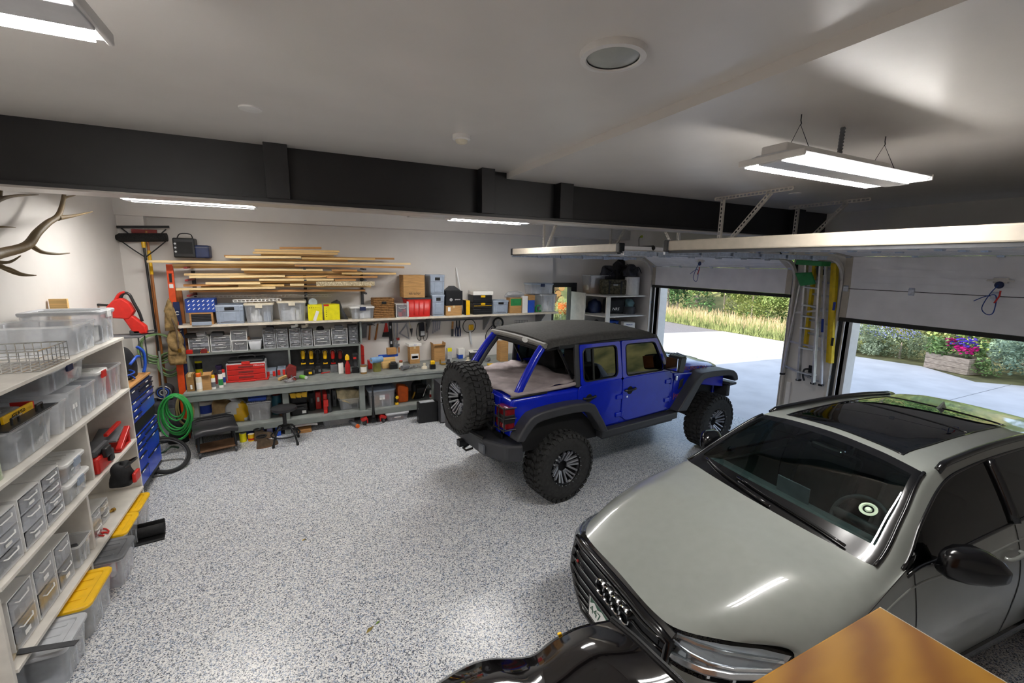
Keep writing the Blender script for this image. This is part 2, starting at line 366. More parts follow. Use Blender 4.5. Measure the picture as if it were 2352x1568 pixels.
# ------------------------------------------------------------------ ceiling fittings
def high_bay(loc, label, drop, hooks=True):
    t = thing('high_bay_light', label, 'light', loc, 0, 'long two-strip hanging lights')
    L, Wd = 1.27, .36
    hb = MB().prism([(-Wd/2, .018), (-Wd/2+.02, .0), (-.066, .006), (-.064, -.012), (.064, -.012), (.066, .006), (Wd/2-.02, .0), (Wd/2, .018), (.08, .04), (-.08, .04)], -L/2, L/2, 'x')
    build('housing', hb, mat('lamp_housing', 'd0d1d3', .45, var=.03), t, bev=.003)
    build('driver_box', MB().box(-L/2+.02, L/2-.25, -.07, .07, .04, .085), 'white_trim', t, bev=.006)
    for s in (-1, 1):
        sx = build('light_strip', MB().box(-L/2+.03, L/2-.03, s*.115-.05, s*.115+.05, -.006, .008), 'lamp_on', t)
        for q in (-.017, .017): build('lens_rib', MB().box(-L/2+.03, L/2-.03, s*.115+q-.0012, s*.115+q+.0012, -.008, -.005), LGR, sx)
        build('end_cap', MB().box(s*L/2-.008, s*L/2+.008, -Wd/2, Wd/2, -.004, .03), 'white_trim', t, bev=.004)
    for s in (-1, 1):
        x = s*.42
        build('hanger_wire', MB().tube([(x, -.08, .04), (x, 0, drop-.05), (x, .08, .04)], .0022, 5), DGR, t)
        build('hook', MB().tube([(x, 0, drop-.055), (x+.008, 0, drop-.045), (x, 0, drop-.03), (x, 0, drop)], .003, 5), DGR, t)
    build('cable', MB().tube([(0, .02, .04)]+[(.004*(i % 2), .02, .04+i*(drop-.04)/24) for i in range(1, 25)], [.011+.004*(i % 2) for i in range(25)], 8), MGR, t)
    return t
high_bay((2.89, 1.6, 3.37), 'hanging two-strip light above the grey car', ZS-3.37)
high_bay((-1.08, 1.58, 3.42), 'hanging two-strip light cut off at the upper corner of the picture', ZC-3.42)
high_bay((-1.06, 6.45, 3.45), 'hanging two-strip light behind the beam, above the broom corner', ZC-3.45)
high_bay((2.69, 6.42, 3.45), 'hanging two-strip light behind the beam, above the middle of the workbench', ZS-3.45)
p = at(1408, 128, z=ZC-.01)
t = thing('ceiling_speaker', 'large round recessed ceiling speaker with a white ring', 'speaker', (p.x, p.y, ZC-.02))
build('ring', MB().lathe([(.108, .0), (.112, -.006), (.135, -.004), (.138, .02), (.108, .02)], 40), 'white_trim', t, smooth=1)
build('grille', MB().lathe([(0.0001, -.012), (.05, -.008), (.09, .0), (.108, .006)], 40), mat('speaker_grille', 'a9aca6', .35, var=.03), t, smooth=1)
p = at(1060, 322, z=ZC-.03)
t = thing('smoke_detector', 'small white smoke detector on the ceiling', 'detector', (p.x, p.y, ZC-.055))
build('base', MB().lathe([(.0001, .055), (.062, .055), (.062, .03), (.045, .024), (.0001, .024)], 24), 'white_trim', t, smooth=1)
build('sensor_head', MB().lathe([(.045, .026), (.036, .008), (.02, 0), (.0001, 0)], 24), 'cream', t, smooth=1)
for u, v, zc, l in ((575, 251, ZC, 'flat white blanking disc on the ceiling'), (1826, 445, ZS, 'small flat disc on the ceiling near the perforated struts')):
    p = at(u, v, z=zc-.006)
    solo('ceiling_disc', l, 'cover plate', MB().lathe([(.0001, .006), (.062, .006), (.06, -.002), (.0001, -.004)], 28, MTR((p.x, p.y, zc-.006))), 'white_trim', smooth=1)
# ------------------------------------------------------------------ overhead doors, tracks, struts, ladders
mat('door_panel', 'e8e6e6', .42, var=.03, scale=4)
mat('door_edge', 'b3aa9b', .45, var=.03)
mat('seal_dark', '26241f', .7, var=.1)
mat('track_cream', 'cfc9bf', .45, var=.04)
mat('rope_blue', '1d3f86', .7, var=.1)
def channel(path, wth, yc, dy):
    """flat strip following an (x,z) path, extruded in y"""
    P = [V3((x, z)) for x, z in path]; A = []; B = []
    for i, p in enumerate(P):
        d = (P[min(i+1, len(P)-1)]-P[max(i-1, 0)]).normalized(); n_ = V3((-d.y, d.x))*wth/2
        A.append(tuple(p+n_)); B.append(tuple(p-n_))
    mb = MB()
    for i in range(len(P)-1):
        mb.prism([A[i], A[i+1], B[i+1], B[i]], yc-dy/2, yc+dy/2, 'y')
    return mb
def overhead_door(y0, y1, path, label, cordy, cordp):
    t = thing('overhead_door', label, 'garage door', (path[0][0], (y0+y1)/2, path[0][1]), kind=None)
    n = len(path)-1
    for i in range(n):
        (xa, za), (xb, zb) = path[i], path[i+1]
        d = V3((xb-xa, zb-za)); L = d.length; d.normalize(); nn = V3((-d.y, d.x))   # nn points into the room / down
        a = V3((xa, za))+d*.004; b = V3((xb, zb))-d*.004; th = .045
        poly = [tuple(a), tuple(b), tuple(b-nn*th), tuple(a-nn*th)]
        sec = build('section', MB().prism(poly, y0, y1, 'y'), 'door_panel', t, world=1, bev=.003, seg=1)
        for k in range(1, 5):                                           # pressed ribs
            c = a+d*(L*k/5)
            build('rib', MB().prism([tuple(c-d*.004), tuple(c+d*.004), tuple(c+d*.004+nn*.003), tuple(c-d*.004+nn*.003)], y0+.1, y1-.1, 'y'), 'door_panel', sec, world=1)
        for ye in (y0, y1-.09):                                         # end stiles
            build('end_stile', MB().prism([tuple(a), tuple(b), tuple(b+nn*.006), tuple(a+nn*.006)], ye, ye+.09, 'y'), 'door_edge', sec, world=1)
        if i:
            o_ = V3((xa, za))-nn*.036
            build('joint_light_stop', MB().cyl((o_.x, y0, o_.y), (o_.x, y1, o_.y), .032, n=8), 'seal_dark', sec, world=1)  # rod added behind the joint to block daylight leaking between sections
            for k in range(5):
                yy = y0+.04+(y1-y0-.08)*k/4
                build('hinge', MB().prism([tuple(V3((xa, za))-d*.05+nn*.002), tuple(V3((xa, za))+d*.05+nn*.002), tuple(V3((xa, za))+d*.03+nn*.02), tuple(V3((xa, za))-d*.03+nn*.02)], yy-.03, yy+.03, 'y'), 'galv', sec, world=1)
    (xa, za) = path[0]
    build('bottom_seal', MB().box(xa-.005, xa+.05, y0, y1, za-.055, za), 'seal_dark', t, world=1, bev=.008)
    (xe, ze) = path[-1]
    build('top_edge_rail', MB().box(xe-.05, xe, y0+.05, y1-.05, ze-.03, ze+.075), 'door_edge', t, world=1, bev=.012)
    build('top_edge_seal', MB().box(xe-.035, xe+.02, y0+.05, y1-.05, ze-.055, ze-.03), DGR, t, world=1)
    for ye in (y0-.01, y1-.06): build('corner_cap', MB().box(xe-.06, xe+.03, ye, ye+.07, ze-.04, ze+.08), BLK, t, world=1, bev=.01)
    # cord with handle plate
    c = Vector(cordp)
    hp = build('lock_plate', MB().box(c.x-.03, c.x, c.y-.06, c.y+.06, c.z-.03, c.z+.03).box(c.x-.035, c.x-.02, c.y-.11, c.y+.11, c.z-.012, c.z+.008), 'track_cream', t, world=1, bev=.006)
    build('lock_knob', MB().lathe([(.0001, .0), (.04, .0), (.03, .012), (.0001, .02)], 16, MTR(c+V3((-.035, 0, -.05))) @ MRO(-PI/2, 4, 'Y')), 'navy', hp, world=1)
    o = c+V3((-.05, 0, -.05))
    build('pull_cord', MB().tube(cr([o, o+V3((-.01, .05, -.1)), o+V3((-.02, .09, -.26)), o+V3((-.02, .04, -.33)), o+V3((-.02, -.01, -.3)), o+V3((-.01, 0, -.12)), o+V3((-.01, .08, -.13)), o+V3((-.015, .17, -.19))], 5), .005, 6), 'rope_blue', t, world=1, smooth=1)
    build('cord_grip', MB().tube([o+V3((-.02, -.03, -.06)), o+V3((-.02, -.03, -.12)), o+V3((-.02, 0, -.2))], .008, 8), RED, t, world=1, smooth=1)
    return t
ZT = 3.015
LP = [(7.08, 2.41), (7.08, 2.815), (6.72, ZT), (6.22, ZT), (5.70, ZT), (5.18, ZT), (4.66, ZT), (4.14, ZT), (3.64, ZT)]
RP = [(7.08, 2.13), (7.08, 2.55), (7.04, 3.0), (6.62, ZT+.03), (6.1, ZT+.02), (5.6, ZT+.015), (5.1, ZT+.01), (4.6, ZT), (4.1, ZT), (3.64, ZT)]
cl = at(1622, 608, x=7.0); crp = at(2302, 644, x=7.06)
overhead_door(4.41, 7.5, LP, 'open overhead door over the blue car', 0, (6.86, cl.y, 2.93))
overhead_door(.55, 3.66, RP, 'open overhead door over the grey car', 0, (7.04, crp.y, crp.z))
for (y0, y1), nm in zip(DOORS, ('far', 'near')):
    for s, y in ((-1, y0-.085), (1, y1+.085)):
        t = thing('door_track', '%s curved track of the overhead door over the %s car' % (('window side', 'bench side')[s > 0] if nm == 'far' else ('stair side', 'pillar side')[s > 0], ('blue', 'grey')[nm == 'near']), 'door track', (7.05, y, 0))
        build('vertical_track', channel([(7.09, .02), (7.09, 2.5)], .055, y, .03), 'track_cream', t, world=1)
        cv = [(7.09, 2.5)]+[(6.72+.37*math.cos(a), 2.6+.37*math.sin(a)) for a in [R(x) for x in range(0, 91, 10)]]+[(6.6, 2.97)]
        build('curved_track', channel(cv, .055, y, .035), 'track_cream', t, world=1, smooth=1)
        build('horizontal_track', channel([(6.6, 2.97), (3.62, 2.97)], .05, y, .03), 'galv', t, world=1)
        build('horizontal_track_lip', MB().box(3.62, 6.6, y-.03, y+.03, 2.99, 2.996), 'galv', t, world=1)
        for k in range(5): build('roller', MB().cyl((6.3-.52*k, y-.035, 2.965), (6.3-.52*k, y+.03, 2.965), .022, n=10).box(6.24-.52*k, 6.36-.52*k, y-.04, y-.03, 2.93, 2.99), 'galv', t, world=1)
        for z in (.4, 1.2, 2.0): build('track_bracket', MB().box(7.09, 7.15, y-.02, y+.02, z, z+.05), 'galv', t, world=1)
def perforated(mb, a, b, wd=.04, n=None):
    """slotted strap: two rails with rungs, so the slots are open"""
    a = Vector(a); b = Vector(b); d = (b-a).normalized(); L = (b-a).length; up = V3((1, 0, 0))
    n_ = d.cross(up)
    if n_.length < .1: n_ = V3((0, 1, 0))
    n_.normalize()
    for s in (-1, 1): mb.bar(a+n_*s*wd*.36, b+n_*s*wd*.36, .004, wd*.28, n_)
    k = max(3, int(L/.045))
    for i in range(k+1): mb.bar(a+d*(L*i/k)-n_*wd*.3, a+d*(L*i/k)+n_*wd*.3, .0038, .018, d)
    mb.bar(a+n_*wd*.5+up*.015, b+n_*wd*.5+up*.015, .03, .003, n_)
    return mb
def strut_set(x, yt, zc, s, label):
    """hanger of slotted angle from the ceiling down to a door track"""
    t = thing('track_hanger', label, 'bracket', (x, yt, 3.0))
    build('ceiling_angle', perforated(MB(), (x, yt+.1, zc-.02), (x, yt-.82*1, zc-.02)), 'track_cream', t, world=1)
    build('vertical_angle', perforated(MB(), (x, yt, zc-.02), (x, yt, 3.0)), 'track_cream', t, world=1)
    build('diagonal_angle', perforated(MB(), (x, yt-.58, zc-.03), (x, yt-.02, 3.0)), 'track_cream', t, world=1)
strut_set(4.5, 3.73, ZS, 1, 'slotted steel hanger for the door track, nearer the hanging light')
strut_set(5.9, 3.73, ZS, 1, 'slotted steel hanger for the door track, nearer the ladder pillar')
def strut_back(x, y, s, label):
    t = thing('track_hanger', label, 'bracket', (x, y, 3.0))
    build('vertical_angle', perforated(MB(), (x, y, ZS), (x, y, 3.0)), 'track_cream', t, world=1)
    build('diagonal_angle', perforated(MB(), (x, y+.5*s, ZS), (x, y+.02*s, 3.0)), 'track_cream', t, world=1)
strut_back(4.3, 7.56, -1, 'slotted steel hanger behind the beam, nearer the bench shelf')
strut_back(5.9, 7.56, -1, 'slotted steel hanger behind the beam, above the corner shelves')
strut_back(4.5, 4.36, 1, 'short slotted steel hanger below the beam end, nearer the bench')
strut_back(6.0, 4.36, 1, 'short slotted steel hanger below the beam end, nearer the ladder pillar')
# yellow-green power outlet cord on the door wall
p = at(1476, 543, x=XR); t = thing('wall_outlet', 'white wall outlet with a yellow-green plug above the corner shelves', 'outlet', (XR-.005, p.y, p.z))
build('plate', MB().box(-.008, .004, -.045, .045, -.065, .065), 'white_trim', t, bev=.003)
build('plug', MB().cyl((-.01, 0, .0), (-.06, 0, -.01), .03, .02, 10), mat('plug_lime', 'a8b83a', .5), t)
build('cord', MB().tube(cr([(-.06, 0, -.01), (-.09, .01, -.06), (-.06, .03, -.2), (-.05, .03, -.4)], 5), .007, 6), BLK, t)
# ------------------------------------------------------------------ ladders on the pillar
XW = 7.0
def P(u, v, x=XW): return at(u, v, x=x)
t = thing('step_ladder', 'aluminium stepladder with green top hanging on the pillar', 'ladder', tuple(P(1850, 875)))
fl = [P(1853, 600), P(1834, 872)]; fr_ = [P(1886, 604, 6.93), P(1868, 880, 6.86)]
build('rail', MB().bar(fl[0], fl[1], .028, .065, (1, 0, 0)), 'alu', t, world=1, bev=.003)
build('rail', MB().bar(fr_[0], fr_[1], .028, .065, (1, 0, 0)), 'alu', t, world=1, bev=.003)
rl = [P(1838, 655, 7.07), P(1797, 858, 7.05)]; rr = [P(1897, 605, 7.02), P(1886, 884, 6.98)]
build('rear_rail', MB().bar(rl[0], rl[1], .024, .045, (1, 0, 0)), 'alu', t, world=1, bev=.003)
build('rear_rail', MB().bar(rr[0], rr[1], .024, .045, (1, 0, 0)), mat('rail_white', 'd6d6dc', .4), t, world=1, bev=.003)
def lerp(a, b, f): return a+(b-a)*f
for f in (.21, .36, .45, .55, .72, .93):
    a = lerp(fl[0], fl[1], f); b = lerp(fr_[0], fr_[1], f); build('step', MB().bar(a, b, .085, .022, (0, 0, 1)), 'alu', t, world=1, bev=.003)
for f in (.3, .62, .9): build('rear_brace', MB().bar(lerp(rl[0], rl[1], f), lerp(rr[0], rr[1], f+.08), .012, .03), 'alu', t, world=1)
a = P(1838, 602, 6.98); b = P(1898, 606, 6.94)
build('top_cap', MB().bar(a, b, .2, .07), 'green_plastic', t, world=1, bev=.012)
pl = [P(1826, 628, 6.9), P(1862, 626, 6.9), P(1872, 653, 6.85), P(1838, 657, 6.85)]
mb = MB().add([tuple(q) for q in pl]+[tuple(q+V3((.03, 0, .012))) for q in pl], [(0, 1, 2, 3), (7, 6, 5, 4), (0, 4, 5, 1), (1, 5, 6, 2), (2, 6, 7, 3), (3, 7, 4, 0)])
build('paint_shelf', mb, 'green_plastic', t, world=1, bev=.006)
for q in (fl[1], fr_[1], rl[1], rr[1]): build('foot', MB().cb(tuple(q), (.06, .06, .03)), BLK, t, world=1, bev=.004)
build('rail_sticker', MB().bar(lerp(rr[0], rr[1], .45)+V3((-.026, 0, 0)), lerp(rr[0], rr[1], .56)+V3((-.026, 0, 0)), .012, .03, (0, 1, 0)), 'ink_blue', t, world=1)
t = thing('extension_ladder', 'yellow fibreglass ladder hung behind the aluminium stepladder', 'ladder', tuple(P(1900, 838, 7.1)))
for u0, u1, v0, v1, x in ((1915, 1903, 604, 832, 7.1), (1921, 1909, 606, 834, 7.05), (1873, 1850, 602, 800, 7.12)):
    build('rail', MB().bar(P(u0, v0, x), P(u1, v1, x), .04, .075, (1, 0, 0)), mat('ladder_yellow', 'e6c51c', .45), t, world=1, bev=.004)
for k in range(7):
    build('rung', MB().cyl(lerp(P(1873, 602, 7.11), P(1850, 800, 7.11), .06+k*.15), lerp(P(1915, 604, 7.1), P(1903, 832, 7.1), .06+k*.14), .016, n=8), 'alu', t, world=1)
for f in (.42, .78): build('sticker', MB().cb(tuple(lerp(P(1921, 606, 7.01), P(1909, 834, 7.01), f)), (.004, .035, .12)), ('ink_blue', 'ink_black')[f > .5], t, world=1)
for z in (.95, 2.55):
    q = P(1890, 600, 7.1)
    solo('ladder_hook', 'black rubber-coated wall hook under the ladders' if z < 2 else 'black wall hook at the head of the ladders', 'hook', MB().tube(cr([(7.15, 3.98, z+.32), (7.0, 3.99, z+.33), (6.96, 3.98, z+.24), (6.99, 3.97, z+.16)], 5), .014, 8).cb((7.145, 3.98, z+.28), (.012, .07, .2)), BLK)
# white vertical conduit and outlet on the pillar
solo('wall_conduit', 'pale vertical conduit low on the ladder pillar', 'conduit', MB().box(7.11, 7.15, 4.24, 4.31, .05, 1.0), 'white_trim', bev=.006)
# ------------------------------------------------------------------ blue off-road car
mat('jeep_blue', '0620b4', .22, var=.03, coat=.45, spec=.4)
mat('flare_black', '35363a', .5, var=.05, bump=.05, bscale=300)
mat('soft_top', '3b3a38', .85, var=.12, scale=30, bump=.15, bscale=400)
mat('soft_trim', '77756f', .6, var=.06)
mat('cover_cloth', '9a8f8f', .9, var=.1, scale=7, bump=.3, bscale=14)
mat('rim_dark', '2b2c2f', .35, metal=.5, var=.08)
mat('rim_gun', '9a9ca2', .3, metal=.7, var=.06)
mat('lamp_red', '6d0a12', .15, coat=.8, var=.2)
mat('tyre', '262626', .85, var=.22, scale=24, bump=.2, bscale=90)
mat(CAB, '0c0c0e', .7, var=.2)
glassmat('tint_glass', '8d9a9c', .42, .015)
JA = math.atan2(.355, 2.991)
jeep = thing('off_road_car', 'blue off-road car with a dark soft top and big knobbly tyres', 'car', (2.624, 4.965, 0), JA)
def lean(mb, k=.13, z0=1.36):
    mb.v = [(x, y*(1-k*max(0, z-z0)/.74*1.0) if True else y, z) for x, y, z in mb.v]; return mb
def wheel_mesh():
    """all-terrain tyre about the y axis (outer face towards -y), rim with split spokes"""
    Ry = MRO(PI/2, 4, 'X'); prof = [(.235, .15), (.30, .165), (.38, .165), (.425, .15), (.445, .12), (.448, 0), (.445, -.12), (.425, -.15), (.38, -.165), (.30, -.165), (.235, -.15)]
    ty = MB().lathe([(r, z) for r, z in prof], 56, Ry); rnd = random.Random(2)
    def block(a, w0, w1, y0, y1, h, sk):
        vs = []
        for (da, y) in ((-w0, y0), (w0, y0), (w1+sk, y1), (-w1+sk, y1)):
            for r in (.44, .44+h):
                q = a+da; vs.append((r*math.cos(q), y, r*math.sin(q)))
        ty.add(vs, [(1, 3, 5, 7), (0, 1, 3, 2)[::-1], (2, 3, 5, 4), (4, 5, 7, 6), (6, 7, 1, 0)])
    N = 34
    for i in range(N):
        a = 2*PI*i/N
        block(a, .055, .06, -.150, -.092, .026, .03); block(a+.09, .06, .05, -.082, -.022, .027, -.05)
        block(a+.02, .05, .06, -.012, .048, .027, .05); block(a+.1, .055, .05, .058, .1, .027, -.02); block(a+.06, .055, .06, .108, .150, .026, .03)
        # side biters
        for s in (-1, 1):
            q = a+.05*s; vs = []
            for dq, r, y in ((-.05, .405, .162), (.05, .405, .162), (.06, .452, .140), (-.06, .452, .140)): vs += [(r*math.cos(q+dq), s*y, r*math.sin(q+dq)), (r*math.cos(q+dq), s*(y+.012), r*math.sin(q+dq))]
            ty.add(vs, [(1, 3, 5, 7), (0, 1, 3, 2), (2, 3, 5, 4), (4, 5, 7, 6), (6, 7, 1, 0)])
    barrel = MB().lathe([(.235, .14), (.215, .12), (.205, -.02), (.212, -.1), (.225, -.13), (.242, -.152), (.236, -.158), (.215, -.14)], 40, Ry).lathe([(.0001, .02), (.2, .02)], 32, Ry)
    ring = MB().lathe([(.246, -.150), (.25, -.163), (.238, -.172), (.218, -.168), (.208, -.15)], 48, Ry)
    bolts = MB()
    for i in range(24):
        a = 2*PI*i/24; bolts.cyl((.23*math.cos(a), -.168, .23*math.sin(a)), (.23*math.cos(a), -.179, .23*math.sin(a)), .006, n=6)
    sp = MB()
    for i in range(6):
        a = 2*PI*i/6
        for d0, d1 in ((-.2, -.36), (.2, .36), (-.1, .1)):
            A = V3((.075*math.cos(a+d0), -.07, .075*math.sin(a+d0))); B = V3((.212*math.cos(a+d1), -.145, .212*math.sin(a+d1)))
            sp.bar(A, B, .024, .03, (0, 1, 0))
    hub = MB().lathe([(.0001, -.118), (.03, -.118), (.035, -.09), (.085, -.085), (.095, -.06), (.095, .0)], 24, Ry)
    return ty, barrel, ring, bolts, sp, hub
_wm = wheel_mesh(); wproto = None
def add_wheel(loc, rz=0., spin=0., rx=0.):
    global wproto
    if wproto is None:
        wh = build('wheel', _wm[0], 'tyre', jeep, smooth=30); wh['label'] = 'knobbly all-terrain tyre on a gunmetal rim'
        build('rim_barrel', _wm[1], 'rim_dark', wh, smooth=30); build('beadlock_ring', _wm[2], 'rim_dark', wh, smooth=30)
        build('bolts', _wm[3], 'chrome', wh)['kind'] = 'stuff'; build('spokes', _wm[4], 'rim_gun', wh, bev=.005); build('hub', _wm[5], 'rim_gun', wh, smooth=30)
        wproto = wh
    else:
        wh = wproto.copy(); COL.objects.link(wh); wh.parent = jeep
        for c in wproto.children:
            k = c.copy(); COL.objects.link(k); k.parent = wh
    wh.location = loc; wh.scale = (.928, .96, .928); wh.rotation_euler = (0, spin, rz); return wh
TW = -.735
for x, s in ((0, -1), (3.02, -1), (0, 1), (3.02, 1)): add_wheel((x, -s*TW, .441), 0 if s < 0 else PI, .4*x+s)
add_wheel((-.89, -.02, 1.22), -PI/2, .2)
# tub with wheel arches
def arch(cx, cz, r, a0, a1, n=14): return [(cx+r*math.cos(R(a0+(a1-a0)*i/n)), cz+r*math.sin(R(a0+(a1-a0)*i/n))) for i in range(n+1)]
prof = [(-.70, .90), (-.70, 1.33), (-.67, 1.35), (.24, 1.345), (2.03, 1.365), (2.06, 1.30), (2.10, .80), (2.02, .77), (.66, .74)]+[p for p in arch(0, .55, .62, 18, 150)]+[(-.64, .90)]
build('tub', MB().prism(prof, -.74, .74, 'y'), 'jeep_blue', jeep, bev=.035, seg=3, smooth=1)
build('wheel_housing', MB().prism([(x, z) for x, z in arch(0, .55, .615, 10, 165)], -.735, .735, 'y'), CAB, jeep); build('engine_bay', MB().box(2.2, 3.3, -.55, .55, .60, 1.1), CAB, jeep)
build('chassis', MB().box(-.75, 3.5, -.45, -.33, .55, .72).box(-.75, 3.5, .33, .45, .55, .72).box(-.06, .06, -.6, .6, .42, .54).box(2.95, 3.07, -.6, .6, .42, .54).box(.3, 2.0, -.6, .6, .62, .74), BLK, jeep, bev=.01)
build('interior_deck', MB().box(.30, 2.0, -.66, .66, 1.35, 1.362), CAB, jeep)
# cargo cover cloth
rnd = random.Random(4); rows = []
for i in range(15):
    x = -.66+i*1.08/14
    rows.append([(x, -.66+j*1.32/14, 1.365+.035*(i/14)+.012*math.sin(i*1.7+j)+.012*math.sin(j*.9-i*.5)+(0.015 if j in (0, 14) else 0)) for j in range(15)])
build('cargo_cover', MB().grid(rows), 'cover_cloth', jeep, solid=.012, smooth=ALL)
build('cargo_cover_edge', MB().tube(cr([(-.66, -.68, 1.37), (-.2, -.70, 1.385), (.25, -.70, 1.40), (.45, -.62, 1.42)], 5), .025, 8), 'cover_cloth', jeep, smooth=ALL)
# seats
for x, w_ in ((.62, 1.15),):
    for y in (-.36, .36):
        st = build('rear_seat', MB().prism([(x-.06, 1.36), (x+.12, 1.36), (x+.02, 1.72), (x-.1, 1.72)], y-.26, y+.26, 'y'), CAB, jeep, bev=.04)
        build('headrest', MB().box(x-.12, x-.02, y-.11, y+.11, 1.74, 1.87), CAB, st, bev=.03)
for y in (-.36, .36):
    st = build('front_seat', MB().prism([(1.22, 1.36), (1.42, 1.36), (1.3, 1.68), (1.18, 1.68)], y-.25, y+.25, 'y'), CAB, jeep, bev=.04)
    build('headrest', MB().box(1.16, 1.26, y-.11, y+.11, 1.70, 1.83), CAB, st, bev=.03)
build('dashboard', MB().box(1.75, 2.0, -.64, .64, 1.36, 1.46), CAB, jeep, bev=.03)
build('steering_wheel', MB().tube([(1.66+.06*math.sin(2*PI*i/20), .36+.18*math.cos(2*PI*i/20), 1.46+.17*math.sin(2*PI*i/20)) for i in range(20)], .014, 6, closed=True), BLK, jeep)
# soft top
rows = []
for x, dz, hw in ((-.14, -.03, .62), (-.08, .0, .655), (.25, .022, .675), (.7, .03, .68), (1.15, .022, .675), (1.5, .0, .665), (1.68, -.045, .655)):
    rows.append([(x, y*hw, z+dz) for y, z in ((-1.0, 1.865), (-1.0, 1.91), (-.965, 1.945), (-.85, 1.962), (-.45, 1.978), (0, 1.985), (.45, 1.978), (.85, 1.962), (.965, 1.945), (1.0, 1.91), (1.0, 1.865))])
mb = MB().grid(rows); mb.f.append(tuple(range(10, -1, -1))); k = 6*11; mb.f.append(tuple(range(k, k+11)))
build('soft_top', mb, 'soft_top', jeep, smooth=55)
for x in (.36, 1.0): build('roof_seam', MB().tube([(x, y*.66, 1.992-.04*abs(y)**2) for y in (-.9, -.5, 0, .5, .9)], .008, 6), 'soft_top', jeep)
build('rear_bow', MB().tube([(-.16, -.62, 1.885), (-.185, -.3, 1.905), (-.19, 0, 1.91), (-.185, .3, 1.905), (-.16, .62, 1.885)], .035, 8), 'soft_trim', jeep, smooth=1)
build('rear_bow_underside', MB().box(-.15, .1, -.6, .6, 1.82, 1.865), CAB, jeep)
build('bow_logo', MB().lathe([(.0001, 0), (.03, 0), (.032, -.004), (.0001, -.004)], 14, MTR((-.222, -.28, 1.91)) @ MRO(PI/2, 4, 'Y') @ Matrix.Scale(2, 4, (0, 1, 0))), LWH, jeep)
# sport bars
for s in (-1, 1):
    bar = build('sport_bar', MB().tube(cr([(-.53, s*.6, 1.35), (-.47, s*.6, 1.46), (-.33, s*.58, 1.66), (-.2, s*.56, 1.82), (-.1, s*.55, 1.87), (.35, s*.55, 1.875)], 6), .048, 10), 'jeep_blue', jeep, smooth=1)
    build('bar_padding', MB().tube(cr([(-.44, s*.545, 1.40), (-.38, s*.54, 1.5), (-.26, s*.52, 1.68), (-.14, s*.5, 1.83)], 6), .03, 8), (DGR, 'soft_trim')[s < 0], bar, smooth=1)
    build('stay', MB().bar((.32, s*.56, 1.42), (.08, s*.54, 1.84), .02, .03), BLK, jeep)
    build('rear_post', lean(MB().box(.235, .30, s*.72-.02, s*.72+.02, 1.36, 1.88)), 'flare_black', jeep, bev=.008)
    build('roof_side_bar', MB().bar((.0, s*.645, 1.86), (1.62, s*.63, 1.865), .05, .05), BLK, jeep, bev=.012)
    build('roll_hoop', MB().tube(cr([(.98, s*.6, 1.36), (.98, s*.58, 1.7), (.98, s*.5, 1.84), (.98, 0, 1.86)], 5), .032, 8), CAB, jeep, smooth=1)
build('cross_bar', MB().cyl((-.14, -.56, 1.83), (-.14, .56, 1.83), .03, n=10), CAB, jeep)
